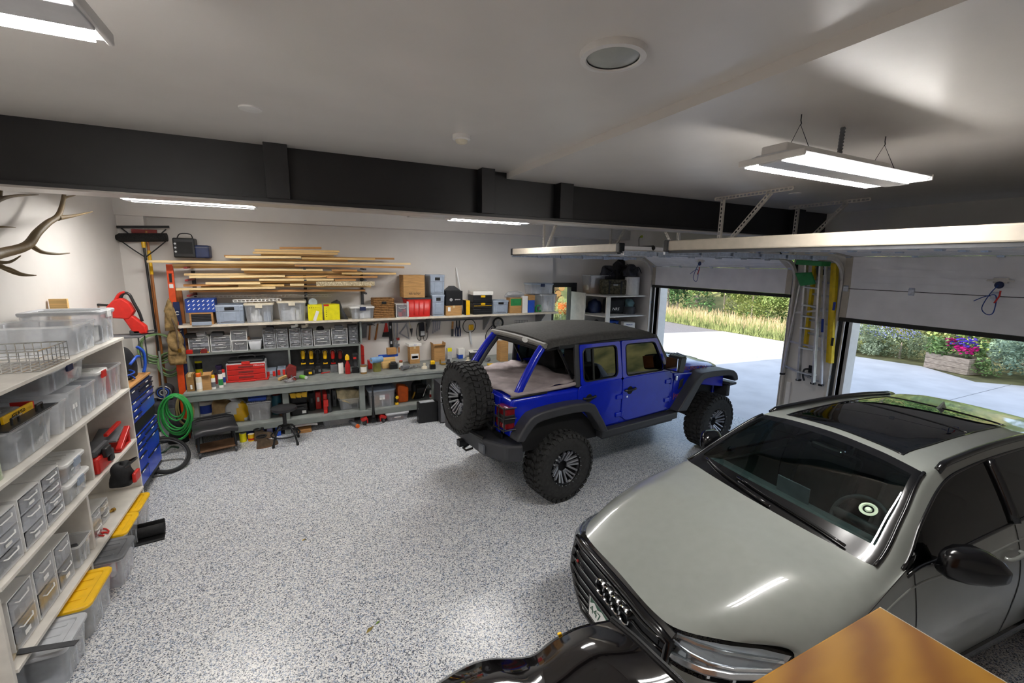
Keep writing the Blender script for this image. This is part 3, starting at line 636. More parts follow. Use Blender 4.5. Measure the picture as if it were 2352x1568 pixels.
for s in (-1, 1):
    Y = s*.74
    # rear door, front door: skin, window frame, glass
    def skin(poly): return MB().prism(poly, Y, Y+s*.016, 'y')
    def rounded(poly, r=.07, n=5):
        out = []; m_ = len(poly)
        for i in range(m_):
            p0, p1, p2 = Vector(poly[i-1]), Vector(poly[i]), Vector(poly[(i+1) % m_]); a = p1+(p0-p1).normalized()*min(r, (p0-p1).length*.45); b = p1+(p2-p1).normalized()*min(r, (p2-p1).length*.45)
            for k_ in range(n+1):
                t_ = k_/n; out.append(tuple(a*(1-t_)**2+p1*2*t_*(1-t_)+b*t_*t_))
        return out
    rd = build('rear_door', skin(rounded([(.255, 1.375), (.255, 1.10), (.62, .78), (1.0, .79), (1.0, 1.385)], .06)), 'jeep_blue', jeep, bev=.007, smooth=1)
    fd = build('front_door', skin(rounded([(1.015, 1.385), (1.015, .86), (1.10, .785), (1.90, .80), (1.965, .87), (1.965, 1.375)], .06)), 'jeep_blue', jeep, bev=.007, smooth=1)
    def frame(outer, inner, par, m_='jeep_blue'):
        n_ = len(outer); mb_ = MB()
        for i in range(n_):
            j = (i+1) % n_; mb_.prism([outer[i], outer[j], inner[j], inner[i]], Y-s*.02, Y+s*.012, 'y')
        return build('window_frame', lean(mb_), m_, par, smooth=1)
    ro = rounded([(.30, 1.372), (1.0, 1.38), (.985, 1.86), (.30, 1.868)], .03); ri = rounded([(.345, 1.415), (.925, 1.42), (.92, 1.815), (.345, 1.815)], .07)
    frame(ro, ri, rd); build('window_seal', lean(MB().tube([(x, Y+s*.012, z) for x, z in ri], .009, 6, closed=True)), BLK, rd)
    build('window_glass', lean(MB().prism(ri, Y-s*.008, Y-s*.004, 'y')), 'tint_glass', rd); build('quarter_bar', lean(MB().box(.50, .525, Y-.012, Y+.012, 1.42, 1.815)), BLK, rd)
    fo = rounded([(1.012, 1.38), (1.965, 1.372), (1.90, 1.45), (1.70, 1.85), (1.012, 1.86)], .03); fi = rounded([(1.085, 1.40), (1.80, 1.395), (1.82, 1.46), (1.65, 1.80), (1.085, 1.81)], .06)
    frame(fo, fi, fd); build('window_seal', lean(MB().tube([(x, Y+s*.012, z) for x, z in fi], .009, 6, closed=True)), BLK, fd)
    build('window_glass', lean(MB().prism(fi, Y-s*.008, Y-s*.004, 'y')), 'tint_glass', fd)
    for par, x in ((rd, .42), (fd, 1.14)):
        build('handle', MB().tube(cr([(x-.08, Y+s*.016, 1.21), (x-.06, Y+s*.04, 1.21), (x+.08, Y+s*.04, 1.215), (x+.11, Y+s*.016, 1.215)], 4), .016, 8), BLK, par, smooth=1)
        build('handle_cup', MB().lathe([(.0001, 0), (.05, .002), (.055, .0)], 16, MTR((x+.01, Y+s*.017, 1.2)) @ MRO(-s*PI/2, 4, 'X')), CAB, par)
    build('lock', MB().cyl((1.1, Y+s*.014, 1.12), (1.1, Y+s*.022, 1.12), .014, n=12), 'chrome', fd)
    for par, x, zs in ((rd, .96, (1.14, .90)), (fd, 1.92, (1.22, .95))):
        for z in zs: build('hinge', MB().box(x-.06, x+.045, Y+s*.014, Y+s*.032, z-.028, z+.028).cyl((x+.045, Y+s*.025, z-.045), (x+.045, Y+s*.025, z+.045), .014, n=8).box(x+.045, x+.09, Y, Y+s*.028, z-.03, z+.03), 'jeep_blue', par, bev=.006)
    mr = build('mirror', MB().prism(rounded([(1.76, 1.42), (1.89, 1.40), (1.94, 1.62), (1.80, 1.63)], .03), Y+s*.07, Y+s*.28, 'y'), BLK, fd, bev=.02)
    build('mirror_arm', MB().box(1.82, 1.90, Y, Y+s*.1, 1.40, 1.47), BLK, mr, bev=.01); build('mirror_glass', MB().box(1.752, 1.764, Y+s*.085, Y+s*.265, 1.44, 1.61), 'chrome', mr)
    # flares
    of = [(-.72, .92), (-.60, 1.10), (-.40, 1.205), (.30, 1.205), (.50, 1.02), (.66, .77)]; inf = [(-.62, .90), (-.52, 1.02), (-.36, 1.10), (.24, 1.10), (.42, .96), (.56, .77)]
    of = [tuple(q)[:2] for q in cr([V3((a, b, 0)) for a, b in of], 3)]; inf = [tuple(q)[:2] for q in cr([V3((a, b, 0)) for a, b in inf], 3)]
    mb = MB().prism(of+inf[::-1], Y-s*.02, s*.905, 'y')
    build('rear_flare', mb, 'flare_black', jeep, bev=.022, seg=3, smooth=1)
    of = [(2.02, .79), (2.30, 1.10), (2.44, 1.24), (2.62, 1.295), (3.22, 1.265), (3.42, 1.18), (3.47, 1.07)]; inf = [(2.22, .77), (2.42, 1.02), (2.52, 1.14), (2.66, 1.20), (3.20, 1.175), (3.34, 1.12), (3.38, 1.06)]
    of = [tuple(q)[:2] for q in cr([V3((a, b, 0)) for a, b in of], 3)]; inf = [tuple(q)[:2] for q in cr([V3((a, b, 0)) for a, b in inf], 3)]
    mb = MB().prism(of+inf[::-1], s*.60, s*.89, 'y')
    build('front_flare', mb, 'flare_black', jeep, bev=.02, seg=3, smooth=1)
    build('front_fender', MB().prism([(2.06, .80), (2.06, 1.31), (3.30, 1.20), (3.30, .95), (2.5, 1.1), (2.3, .80)], s*.58, s*.74, 'y'), 'jeep_blue', jeep, bev=.012)
    build('fender_vent', MB().prism([(2.17, 1.06), (2.26, 1.10), (2.28, 1.22), (2.20, 1.20)], Y-s*.0, Y+s*.012, 'y'), BLK, jeep, bev=.006)
    build('turn_lamp', MB().cb((3.46, s*.80, 1.12), (.03, .12, .06)), mat('amber', 'd9a06a', .2), jeep, bev=.01)
    build('rock_rail', MB().box(.60, 2.10, s*.70, s*.83, .66, .76).box(.66, 2.05, s*.74, s*.79, .62, .67), 'flare_black', jeep, bev=.018)
    build('rear_side_cap', MB().box(-.70, -.2, s*.70, s*.735, 1.35, 1.372), BLK, jeep, bev=.006)
    build('cowl_latch', MB().cb((2.10, Y+s*.012, 1.24), (.035, .03, .07)), 'chrome', jeep, bev=.008)
    # tail lamp with guard
    tl = build('tail_lamp', MB().box(-.79, -.66, s*.56 if s > 0 else -.765, .765 if s > 0 else s*.56, 1.02, 1.27), 'lamp_red', jeep, bev=.02)
    g = MB()
    for z in (1.02, 1.15, 1.27): g.tube([(-.81, s*.55, z), (-.81, s*.77, z), (-.66, s*.785, z)], .008, 6)
    for y_ in (.56, .66, .77): g.tube([(-.81, s*y_, 1.0), (-.81, s*y_, 1.29)], .008, 6)
    build('lamp_guard', g, BLK, tl); build('lamp_insert', MB().box(-.795, -.66, s*.60 if s > 0 else -.77, .77 if s > 0 else s*.60, 1.09, 1.19), CAB, tl, bev=.01)
# hood, cowl, windscreen
rows = []
for x, zc, hw, ze in ((2.03, 1.445, .70, 1.34), (2.4, 1.435, .68, 1.325), (2.8, 1.405, .655, 1.30), (3.15, 1.355, .63, 1.265), (3.30, 1.315, .61, 1.235), (3.335, 1.26, .60, 1.19)):
    rows.append([(x, y*hw, ze+(zc-ze)*k) for y, k in ((-1, -.9), (-1, 0), (-.95, .45), (-.8, .8), (-.42, .93), (-.38, 1.05), (0, 1.1), (.38, 1.05), (.42, .93), (.8, .8), (.95, .45), (1, 0), (1, -.9))])
mb = MB().grid(rows); mb.f.append(tuple(range(5*13, 6*13))); hood = build('hood', mb, 'jeep_blue', jeep, smooth=50)
for s in (-1, 1):
    for k in range(4): build('hood_louvre', MB().bar((2.62+k*.07, s*.36, 1.425-k*.004), (2.66+k*.07, s*.16, 1.445-k*.004), .03, .012), BLK, hood)
    build('hood_vent', MB().cb((2.28, s*.3, 1.447), (.16, .12, .012)), BLK, hood, bev=.005)
    build('hood_latch', MB().cb((3.15, s*.635, 1.24), (.06, .03, .08)), BLK, hood, bev=.008)
    mm = plane_m((2.64 if s < 0 else 2.64, s*.684, 1.318), (1 if s < 0 else -1, -s*.06 if False else 0, -.075 if s < 0 else .075), (0, 0, 1)); lettering('RUBICON', .085, mat('decal_red', '8a4030', .5, var=.03), hood, mm, xs=1.5)
    mm = plane_m((2.17, s*.7425, .98), (1 if s < 0 else -1, 0, 0), (0, 0, 1)); lettering('Jeep', .11, mat('badge_red', 'a04a3a', .4, var=.03), jeep, mm, 'badge')
build('windscreen_frame', MB().bar((2.03, -.70, 1.36), (1.70, -.64, 1.86), .05, .07, (1, 0, 0)).bar((2.03, .70, 1.36), (1.70, .64, 1.86), .05, .07, (1, 0, 0)).bar((1.70, -.66, 1.86), (1.70, .66, 1.86), .06, .06).bar((2.03, -.70, 1.38), (2.03, .70, 1.38), .06, .06), 'flare_black', jeep, bev=.012)
build('windscreen', MB().add([(2.01, -.68, 1.39), (2.01, .68, 1.39), (1.70, .63, 1.84), (1.70, -.63, 1.84)], [(0, 1, 2, 3)]), 'tint_glass', jeep)
build('grille', MB().box(3.29, 3.36, -.58, .58, .80, 1.21), 'jeep_blue', jeep, bev=.02)
for k in range(7): build('grille_slot', MB().box(3.355, 3.366, -.27+k*.09-.025, -.27+k*.09+.025, .86, 1.14), CAB, jeep)
for s in (-1, 1): build('headlamp', MB().lathe([(.0001, .02), (.07, .018), (.095, .005), (.1, -.01)], 24, MTR((3.36, s*.44, 1.03)) @ MRO(PI/2, 4, 'Y')), 'chrome', jeep, smooth=1)
build('front_bumper', MB().prism([(3.42, -.80), (3.60, -.62), (3.66, -.4), (3.66, .4), (3.60, .62), (3.42, .80), (3.36, .78), (3.36, -.78)], .78, .98, 'z').box(3.3, 3.5, -.86, -.60, .98, 1.03).box(3.3, 3.5, .60, .86, .98, 1.03), 'flare_black', jeep, bev=.025)
# tailgate, carrier, rear bumper
tg = build('tailgate', MB().box(-.725, -.70, -.53, .53, .80, 1.33), 'jeep_blue', jeep, bev=.01)
build('hinge', MB().box(-.745, -.725, -.62, -.42, 1.02, 1.08).box(-.745, -.725, -.62, -.42, .86, .92), BLK, tg, bev=.006)
build('tailgate_panel', MB().box(-.745, -.725, -.40, .45, .86, 1.24), CAB, tg, bev=.02)
build('spare_carrier', MB().box(-.86, -.72, -.14, .12, 1.06, 1.34).bar((-.78, -.5, .95), (-.80, 0, 1.12), .06, .06), BLK, jeep, bev=.02)
build('rear_bumper', MB().prism([(-.62, -.88), (-.80, -.80), (-.93, -.52), (-.93, .52), (-.80, .80), (-.62, .88), (-.56, .7), (-.66, .5), (-.66, -.5), (-.56, -.7)], .66, .86, 'z'), 'flare_black', jeep, bev=.03)
build('bumper_light', MB().box(-.945, -.92, -.56, -.44, .70, .80), 'lcd_grey', jeep, bev=.008)
build('tow_hitch', MB().box(-.99, -.8, -.04, .04, .60, .68).tube([(-.9, -.22, .64), (-.98, -.2, .62), (-.98, -.12, .62), (-.9, -.1, .64)], .014, 8), BLK, jeep)
build('lower_step', MB().tube([(-.90, -.5, .86), (-.96, -.2, .88), (-.96, .3, .88), (-.9, .55, .86)], .03, 8), BLK, jeep, smooth=1)
build('exhaust', MB().cyl((-.5, -.5, .60), (-.72, -.52, .58), .04, n=12), DGR, jeep)
build('cup_speaker', MB().lathe([(.0001, .08), (.11, .08), (.12, .05), (.11, 0), (.0001, 0)], 20, MTR((-.5, .52, 1.36))), CAB, jeep, smooth=1)
# ------------------------------------------------------------------ grey crossover car (faces -x)
mat('suv_paint', '868984', .28, var=.015, coat=1., spec=.5)
mat('suv_trim', '0d0d0f', .2, var=.1, coat=.4)
mat('suv_interior', '26282b', .75, var=.2)
mat('suv_headliner', '4c473f', .9, var=.1)
mat('lamp_silver', 'd2d6da', .15, metal=.85, var=.05)
glassmat('suv_glass', 'c2d8d4', .9, .01); glassmat('suv_dark_glass', '55605f', .22, .01); glassmat('lens_clear', 'f4f8fa', .9, .01)
SA = R(180-4.3)     # heading of local +x (backwards) is towards +x world
suv = thing('crossover_car', 'grey crossover car with black mirrors and a panoramic sunroof', 'car', (1.77, 1.995, 0), R(-4.4))
# local frame: x backwards from the nose, y towards the passenger side (+y), z up
TAB = [
 [(.0, 0, .845), (.0, .34, .84), (.06, .50, .832), (.27, .66, .832), (.54, .79, .81), (.52, .83, .73), (.43, .86, .58), (.42, .85, .42), (.42, .83, .28)],
 [(.32, 0, .945), (.33, .36, .94), (.36, .56, .935), (.46, .72, .89), (.60, .83, .83), (.60, .87, .75), (.60, .885, .62), (.60, .88, .46), (.60, .86, .28)],
 [(.72, 0, 1.055), (.73, .37, 1.05), (.75, .58, 1.046), (.80, .75, .99), (.87, .85, .925), (.87, .88, .82), (.87, .893, .68), (.87, .89, .5), (.87, .87, .28)],
 [(1.165, 0, 1.125), (1.1885, .38, 1.117), (1.22, .58, 1.107), (1.258, .755, 1.095), (1.42, .81, 1.07), (1.43, .835, 1.04), (1.42, .893, .74), (1.42, .89, .5), (1.42, .86, .26)],
 [(1.56, 0, 1.343), (1.57, .35, 1.333), (1.584, .53, 1.32), (1.60, .685, 1.305), (1.70, .735, 1.26), (1.75, .83, 1.07), (1.75, .895, .76), (1.75, .89, .5), (1.75, .86, .25)],
 [(1.97, 0, 1.552), (1.962, .31, 1.538), (1.952, .46, 1.5215), (1.94, .60, 1.50), (2.06, .655, 1.43), (2.1, .825, 1.085), (2.1, .896, .77), (2.1, .89, .5), (2.1, .86, .25)],
 [(2.4, 0, 1.592), (2.4, .31, 1.586), (2.4, .455, 1.569), (2.4, .575, 1.54), (2.42, .63, 1.48), (2.42, .82, 1.10), (2.42, .896, .78), (2.42, .89, .5), (2.42, .86, .25)],
 [(2.95, 0, 1.61), (2.95, .31, 1.603), (2.95, .45, 1.588), (2.95, .565, 1.56), (2.95, .62, 1.50), (2.95, .815, 1.12), (2.95, .895, .79), (2.95, .89, .5), (2.95, .86, .25)],
 [(3.5, 0, 1.595), (3.5, .30, 1.588), (3.5, .44, 1.572), (3.5, .555, 1.545), (3.5, .61, 1.487), (3.5, .81, 1.13), (3.5, .89, .80), (3.5, .885, .5), (3.5, .86, .27)],
 [(4.05, 0, 1.535), (4.05, .29, 1.528), (4.04, .43, 1.512), (4.03, .54, 1.485), (4.01, .59, 1.43), (3.93, .80, 1.12), (3.93, .88, .82), (3.93, .875, .52), (3.93, .85, .30)],
 [(4.33, 0, 1.14), (4.32, .28, 1.14), (4.30, .46, 1.135), (4.27, .59, 1.125), (4.25, .66, 1.10), (4.23, .79, 1.06), (4.23, .85, .82), (4.23, .85, .55), (4.23, .82, .33)],
 [(4.46, 0, .92), (4.45, .28, .92), (4.42, .47, .92), (4.39, .62, .92), (4.37, .71, .92), (4.35, .77, .90), (4.37, .79, .74), (4.38, .78, .55), (4.33, .76, .35)],
]
NS = 6
def densify(T):
    cols = [cr([T[i][j] for i in range(len(T))], NS) for j in range(len(T[0]))]
    rows = [cr([cols[j][i] for j in range(len(cols))], NS) for i in range(len(cols[0]))]
    return rows
# left and right halves joined over the centre line
def full(T): return [[(p[0], -p[1], p[2]) for p in r[:0:-1]]+[tuple(p) for p in r] for r in T]
GR = densify(full(TAB)); NR, NCL = len(GR), len(GR[0]); NH = (NCL-1)//2
def gnormal(i, j):
    a = GR[min(i+1, NR-1)][j]-GR[max(i-1, 0)][j]; b = GR[i][min(j+1, NCL-1)]-GR[i][max(j-1, 0)]; n_ = a.cross(b); return (-n_ if n_.length else V3((0, 0, 1))).normalized()
GN = [[gnormal(i, j) for j in range(NCL)] for i in range(NR)]
if GN[NR//2][NH].z < 0: GN = [[-n_ for n_ in r] for r in GN]
def block_normals(i0, i1, j0, j1):
    for i in range(i0, i1+1):
        for j in range(j0, j1+1):
            a = GR[min(i+1, i1)][j]-GR[max(i-1, i0)][j]; b = GR[i][min(j+1, j1)]-GR[i][max(j-1, j0)]; n_ = a.cross(b)
            if n_.length > 1e-12:
                n_.normalize(); GB[i, j] = n_ if n_.dot(GN[i][j]) > 0 else -n_
GB = {}
def patch(name, cells, m_, parent, off=0., block=None):
    """mesh of the chosen cells of the body grid, with the normals of the whole body"""
    ix = {}; vs = []; nn = []; fs = []; GB.clear()
    if block: block_normals(*block)
    for i, j in cells:
        f = []
        for a, b in ((i, j), (i, j+1), (i+1, j+1), (i+1, j)):
            if (a, b) not in ix: ix[a, b] = len(vs); vs.append(tuple(GR[a][b]+GN[a][b]*off)); nn.append(GB.get((a, b), GN[a][b]))
            f.append(ix[a, b])
        fs.append(tuple(f[::-1]))
    me = D.meshes.new(name); me.from_pydata(vs, [], fs); me.materials.append(MATS[m_])
    for p in me.polygons: p.use_smooth = True
    me.normals_split_custom_set_from_vertices([tuple(n_) for n_ in nn])
    o = D.objects.new(name, me); COL.objects.link(o); o.parent = parent; return o
SEL = {}
def cj(j): return abs((j+.5)-NH)/NS          # column coordinate 0..8 from the centre line
def wheel_hole(i, j):
    p = (GR[i][j]+GR[i+1][j+1])/2
    return any((p.x-wx)**2+(p.z-.37)**2 < .405**2 for wx in (.80, 3.52)) and abs(p.y) > .75
for i in range(NR-1):
    r_ = (i+.5)/NS
    for j in range(NCL-1):
        c_ = cj(j); side = 'r' if j < NH else 'l'
        if c_ < 4.67 and r_ < 3: k = 'hood'
        elif c_ < 3 and r_ < 5: k = 'windscreen'
        elif c_ < 3 and r_ < 9: k = 'roof'
        elif c_ < 4 and r_ < 9: k = 'roof_side'+side
        elif c_ < 3 and r_ < 10: k = 'rear_glass'
        elif c_ < 5 and 3.0 < r_ < 8.6: k = 'glass'+side
        elif c_ < 5 and r_ < 3: k = 'fender'+side
        elif r_ < 3.2: k = 'fender'+side
        elif r_ < 6.6: k = 'doorf'+side
        elif r_ < 8.2: k = 'doorr'+side
        else: k = 'rear'
        if c_ > 5 and wheel_hole(i, j): continue
        SEL.setdefault(k, []).append((i, j))
WB = (3*NS, 5*NS, NH-3*NS, NH+3*NS)
hood2 = patch('hood', SEL['hood'], 'suv_paint', suv)
ws = SEL['windscreen']; edge = [(i, j) for i, j in ws if cj(j) > 2.62 or i/NS < 3.25 or (i+1)/NS > 4.95]
wsp = patch('windscreen', [c_ for c_ in ws if c_ not in set(edge)], 'suv_glass', suv, block=WB); patch('windscreen_border', edge, 'suv_trim', wsp, block=WB)
sr = [(i, j) for i, j in SEL['roof'] if cj(j) < 1.85 and 5.2 < (i+.5)/NS < 6.83]; sr2 = [(i, j) for i, j in SEL['roof'] if cj(j) < 1.85 and 6.83 < (i+.5)/NS < 7.85]
rf = patch('roof', [c_ for c_ in SEL['roof'] if c_ not in set(sr+sr2)], 'suv_paint', suv)
so = patch('sunroof', sr, 'suv_dark_glass', suv); so2 = patch('rear_sunroof', sr2, 'suv_dark_glass', suv)
def rim_of(cells):
    """closed outline of a block of grid cells"""
    i0, i1 = min(c[0] for c in cells), max(c[0] for c in cells)+1; j0, j1 = min(c[1] for c in cells), max(c[1] for c in cells)+1
    return [GR[i0][j] for j in range(j0, j1)]+[GR[i][j1] for i in range(i0, i1)]+[GR[i1][j] for j in range(j1, j0, -1)]+[GR[i][j0] for i in range(i1, i0, -1)]
for s_ in (sr, sr2): build('sunroof_seal', MB().tube([p+V3((0, 0, .001)) for p in rim_of(s_)], .006, 6, closed=True), 'suv_trim', so if s_ is sr else so2, smooth=ALL)
for sd, s in (('l', 1), ('r', -1)):
    patch('roof_side', SEL['roof_side'+sd], 'suv_paint', suv)
    fn = patch('fender', SEL['fender'+sd], 'suv_paint', suv); dr = patch('front_door', SEL['doorf'+sd], 'suv_paint', suv); d2 = patch('rear_door', SEL['doorr'+sd], 'suv_paint', suv)
    g = SEL['glass'+sd]; fg = [c_ for c_ in g if (c_[0]+.5)/NS < 6.55]; rg = [c_ for c_ in g if (c_[0]+.5)/NS >= 6.55]
    jb = sorted((NH+s*4*NS, NH+s*5*NS)); SBk = (3*NS, int(8.6*NS), jb[0], jb[1]); patch('side_glass', fg, 'suv_dark_glass', dr, block=SBk); patch('side_glass', rg, 'suv_dark_glass', d2, block=SBk)
    J = NH+s*5*NS; J4 = NH+s*4*NS
    def line(i0, i1, jj, o_=.0): return [GR[i][jj]+GN[i][jj]*o_ for i in range(i0, i1+1)]
    build('window_sill_strip', MB().tube(line(int(3.05*NS), int(8.6*NS), J), .012, 6), 'suv_trim', dr, smooth=ALL)
    build('window_head_strip', MB().tube(line(int(3.0*NS), int(8.6*NS), J4), .011, 6), 'suv_trim', dr, smooth=ALL)
    ib = int(6.5*NS); js = sorted((J, J4)); jr = list(range(js[0], js[1]+1))
    build('door_pillar', MB().tube([GR[ib][q]+GN[ib][q]*.002 for q in jr], .035, 6), 'suv_trim', dr, smooth=ALL)
    ib = int(7.75*NS); build('quarter_pillar', MB().tube([GR[ib][q]+GN[ib][q]*.002 for q in jr], .022, 6), 'suv_trim', d2, smooth=ALL)
    build('pillar_trim', MB().tube(line(3*NS, 5*NS, NH+s*3*NS, .004), .012, 6), 'suv_trim', wsp, smooth=ALL)
    # shut lines
    def vline(ii, c0, c1): return [GR[ii][NH+s*q]+GN[ii][NH+s*q]*.0005 for q in range(int(c0*NS), int(c1*NS)+1)]
    build('shut_line', MB().tube(vline(int(3.25*NS), 5, 8), .004, 5), 'suv_trim', fn); build('shut_line', MB().tube(vline(int(6.6*NS), 5, 8), .004, 5), 'suv_trim', dr)
    build('hood_shut_line', MB().tube(line(int(.3*NS), 3*NS, NH+s*int(4.67*NS), .0), .0022, 5), 'suv_trim', hood2)
    build('body_crease', MB().tube(line(int(2.2*NS), int(9*NS), NH+s*int(5.4*NS), -.006), .012, 6), 'suv_paint', dr, smooth=ALL)
    # roof rail
    build('roof_rail', MB().tube([GR[i][NH+s*int(3.5*NS)]+V3((0, 0, .0 if i in (int(5.3*NS), int(8.5*NS)) else .022)) for i in range(int(5.3*NS), int(8.5*NS)+1)], .024, 8), 'suv_trim', suv, smooth=ALL)
    build('door_handle', MB().tube(cr([(2.46, s*.88, .93), (2.48, s*.91, .935), (2.62, s*.91, .94), (2.64, s*.88, .94)], 4), .014, 8), 'suv_paint', dr, smooth=ALL)
    build('sill_blade', MB().box(1.25, 3.1, s*.80, s*.885, .20, .27), 'suv_trim', suv, bev=.02)
    # mirror
    mm = MB(); sec = []
    for k, (y, w0, w1, z0, z1) in enumerate(((.86, 1.66, 1.76, 1.085, 1.15), (.885, 1.59, 1.80, 1.055, 1.215), (.94, 1.58, 1.83, 1.04, 1.245), (1.01, 1.64, 1.85, 1.04, 1.235), (1.07, 1.72, 1.865, 1.055, 1.20), (1.105, 1.80, 1.865, 1.08, 1.15))):
        c = ((w0+w1)/2, (z0+z1)/2); sq = lambda t_: math.copysign(abs(t_)**.62, t_); sec.append([(c[0]+(w1-w0)/2*sq(math.cos(2*PI*q/14)), s*y, c[1]+(z1-z0)/2*sq(math.sin(2*PI*q/14))) for q in range(15)])
    mm.grid(sec); mm.f.append(tuple(range(0, 14))); mm.f.append(tuple(range(5*15, 5*15+14)))
    mi = build('mirror', mm, 'black_gloss', dr, smooth=60); build('mirror_foot', MB().bar((1.72, s*.83, 1.05), (1.76, s*.93, 1.09), .11, .035), 'suv_trim', mi, bev=.012)
    build('mirror_glass', MB().add([(1.84, s*.91, 1.075), (1.885, s*1.06, 1.075), (1.885, s*1.06, 1.165), (1.84, s*.91, 1.18)], [(0, 1, 2, 3)]), 'chrome', mi)
    # wheels
    for wx in (.80, 3.52):
        Ry = MTR((wx, s*.775, .365)) @ MRO(PI/2, 4, 'X'); q_ = -s
        wh = build('wheel', MB().lathe([(.25, .11*q_), (.33, .12*q_), (.358, .10*q_), (.365, .06*q_), (.365, -.09*q_), (.34, -.11*q_), (.25, -.11*q_)], 40, Ry), 'rubber', suv, smooth=30)
        build('rim', MB().lathe([(.255, .11*q_), (.235, .09*q_), (.225, -.1*q_)], 36, Ry), 'rim_gun', wh, smooth=1)
        sp = MB()
        for k in range(10):
            a = 2*PI*k/10+(.16 if k % 2 else -.16); sp.bar((wx+.05*math.cos(a), s*.855, .365+.05*math.sin(a)), (wx+.24*math.cos(a), s*.875, .365+.24*math.sin(a)), .03, .04, (0, 1, 0))
        build('spokes', sp.lathe([(.0001, .1*q_), (.06, .1*q_), (.07, .06*q_)], 20, Ry), 'rim_gun', wh, bev=.004)
        build('arch_lip', MB().tube([(wx+.408*math.cos(R(a)), s*.885, .37+.408*math.sin(R(a))) for a in range(-12, 193, 8)], .02, 6), 'suv_trim', fn if wx < 2 else d2, smooth=ALL)
        build('wheel_housing', MB().lathe([(.40, .18*q_), (.40, -.3*q_), (.0001, -.3*q_)], 24, MTR((wx, s*.74, .37)) @ MRO(PI/2, 4, 'X')), 'suv_interior', fn if wx < 2 else d2)
patch('rear_body', SEL['rear'], 'suv_paint', suv); patch('rear_glass', SEL['rear_glass'], 'suv_dark_glass', suv)
mb = MB().grid([[(4.45, -.76, .92), (4.45, .76, .92)], [(4.49, -.78, .6), (4.49, .78, .6)], [(4.43, -.78, .3), (4.43, .78, .3)]]); build('rear_bumper', mb, 'suv_paint', suv)
# fin antenna
i_ = int(7.85*NS); p = GR[i_][NH]
fin = lambda y, sg: [(p.x-.06, y*.5, p.z), (p.x-.03, y*.5, p.z+.012), (p.x+.02, y*.3, p.z+.045), (p.x+.035, 0, p.z+.06)] if sg < 0 else [(p.x+.045, y, p.z), (p.x+.045, y*.7, p.z+.012), (p.x+.04, y*.3, p.z+.04), (p.x+.04, 0, p.z+.06)]
build('fin_antenna', MB().grid([fin(-.02, -1), fin(-.02, 1), fin(.02, 1), fin(.02, -1), fin(-.02, -1)]), 'suv_paint', suv, smooth=60)
# cabin
build('cabin_floor', MB().box(1.0, 4.2, -.80, .80, .30, .5), 'suv_interior', suv); build('dashboard', MB().prism([(1.14, .95), (1.18, 1.075), (1.50, 1.10), (1.68, 1.05), (1.72, .7), (1.2, .6)], -.74, .74, 'y'), mat('dash_grey', '4b5052', .7), suv, bev=.03)  # dashboard colour lifted to carry the greenish reflection over it
build('dash_vent', MB().grid([[(1.36+.03*k, -.45+.05*q, 1.106) for q in range(9)] for k in range(3)]), DGR, suv); build('dash_screen', MB().bar((1.58, -.13, 1.14), (1.58, .13, 1.14), .012, .13), 'lcd_grey', suv, bev=.006)
for s in (-1, 1):
    st = build('front_seat', MB().prism([(2.28, .5), (2.45, .55), (2.65, 1.16), (2.53, 1.2)], s*.35-.25, s*.35+.25, 'y').box(1.83, 2.38, s*.35-.25, s*.35+.25, .5, .68), 'suv_interior', suv, bev=.05); build('headrest', MB().box(2.57, 2.67, s*.35-.13, s*.35+.13, 1.20, 1.38), 'suv_interior', st, bev=.03)
build('rear_bench', MB().prism([(3.18, .5), (3.38, .55), (3.55, 1.18), (3.45, 1.2)], -.62, .62, 'y'), 'suv_interior', suv, bev=.05)
build('steering_wheel', MB().tube([(1.82+.09*math.sin(2*PI*i/24), -.35+.185*math.cos(2*PI*i/24), 1.02+.16*math.sin(2*PI*i/24)) for i in range(24)], .016, 8, closed=True).bar((1.82, -.53, 1.02), (1.82, -.17, 1.02), .03, .05), 'suv_interior', suv, smooth=ALL)
build('rear_view_mirror', MB().box(1.90, 1.93, -.12, .12, 1.39, 1.45), 'suv_trim', suv, bev=.015)
i_, j_ = int(3.9*NS), NH-int(2.1*NS); p = GR[i_][j_]
Mw = MTR(p+GN[i_][j_]*.002) @ GN[i_][j_].to_track_quat('Z', 'Y').to_matrix().to_4x4()
build('toll_tag', MB().lathe([(.045, 0), (.05, .006), (.036, .012), (.03, .004)], 26, Mw).lathe([(.0001, .012), (.014, .01), (.02, 0)], 18, Mw), mat('tag_pale', 'b9cdb4', .3), wsp, smooth=1)
# wipers
for (i0, j0), (i1, j1) in (((3.03, -2.1), (3.22, .6)), ((3.02, -.3), (3.25, 2.2))):
    pts = []
    for k in range(9):
        ii, jj = (i0+(i1-i0)*k/8)*NS, NH+(j0+(j1-j0)*k/8)*NS; i2, j2 = int(ii), int(jj); fi, fj = ii-i2, jj-j2; q = (GR[i2][j2]*(1-fj)+GR[i2][j2+1]*fj)*(1-fi)+(GR[i2+1][j2]*(1-fj)+GR[i2+1][j2+1]*fj)*fi; pts.append(q+V3((0, 0, .022)))
    build('wiper', MB().tube(pts, .009, 6), 'suv_trim', wsp, smooth=ALL)
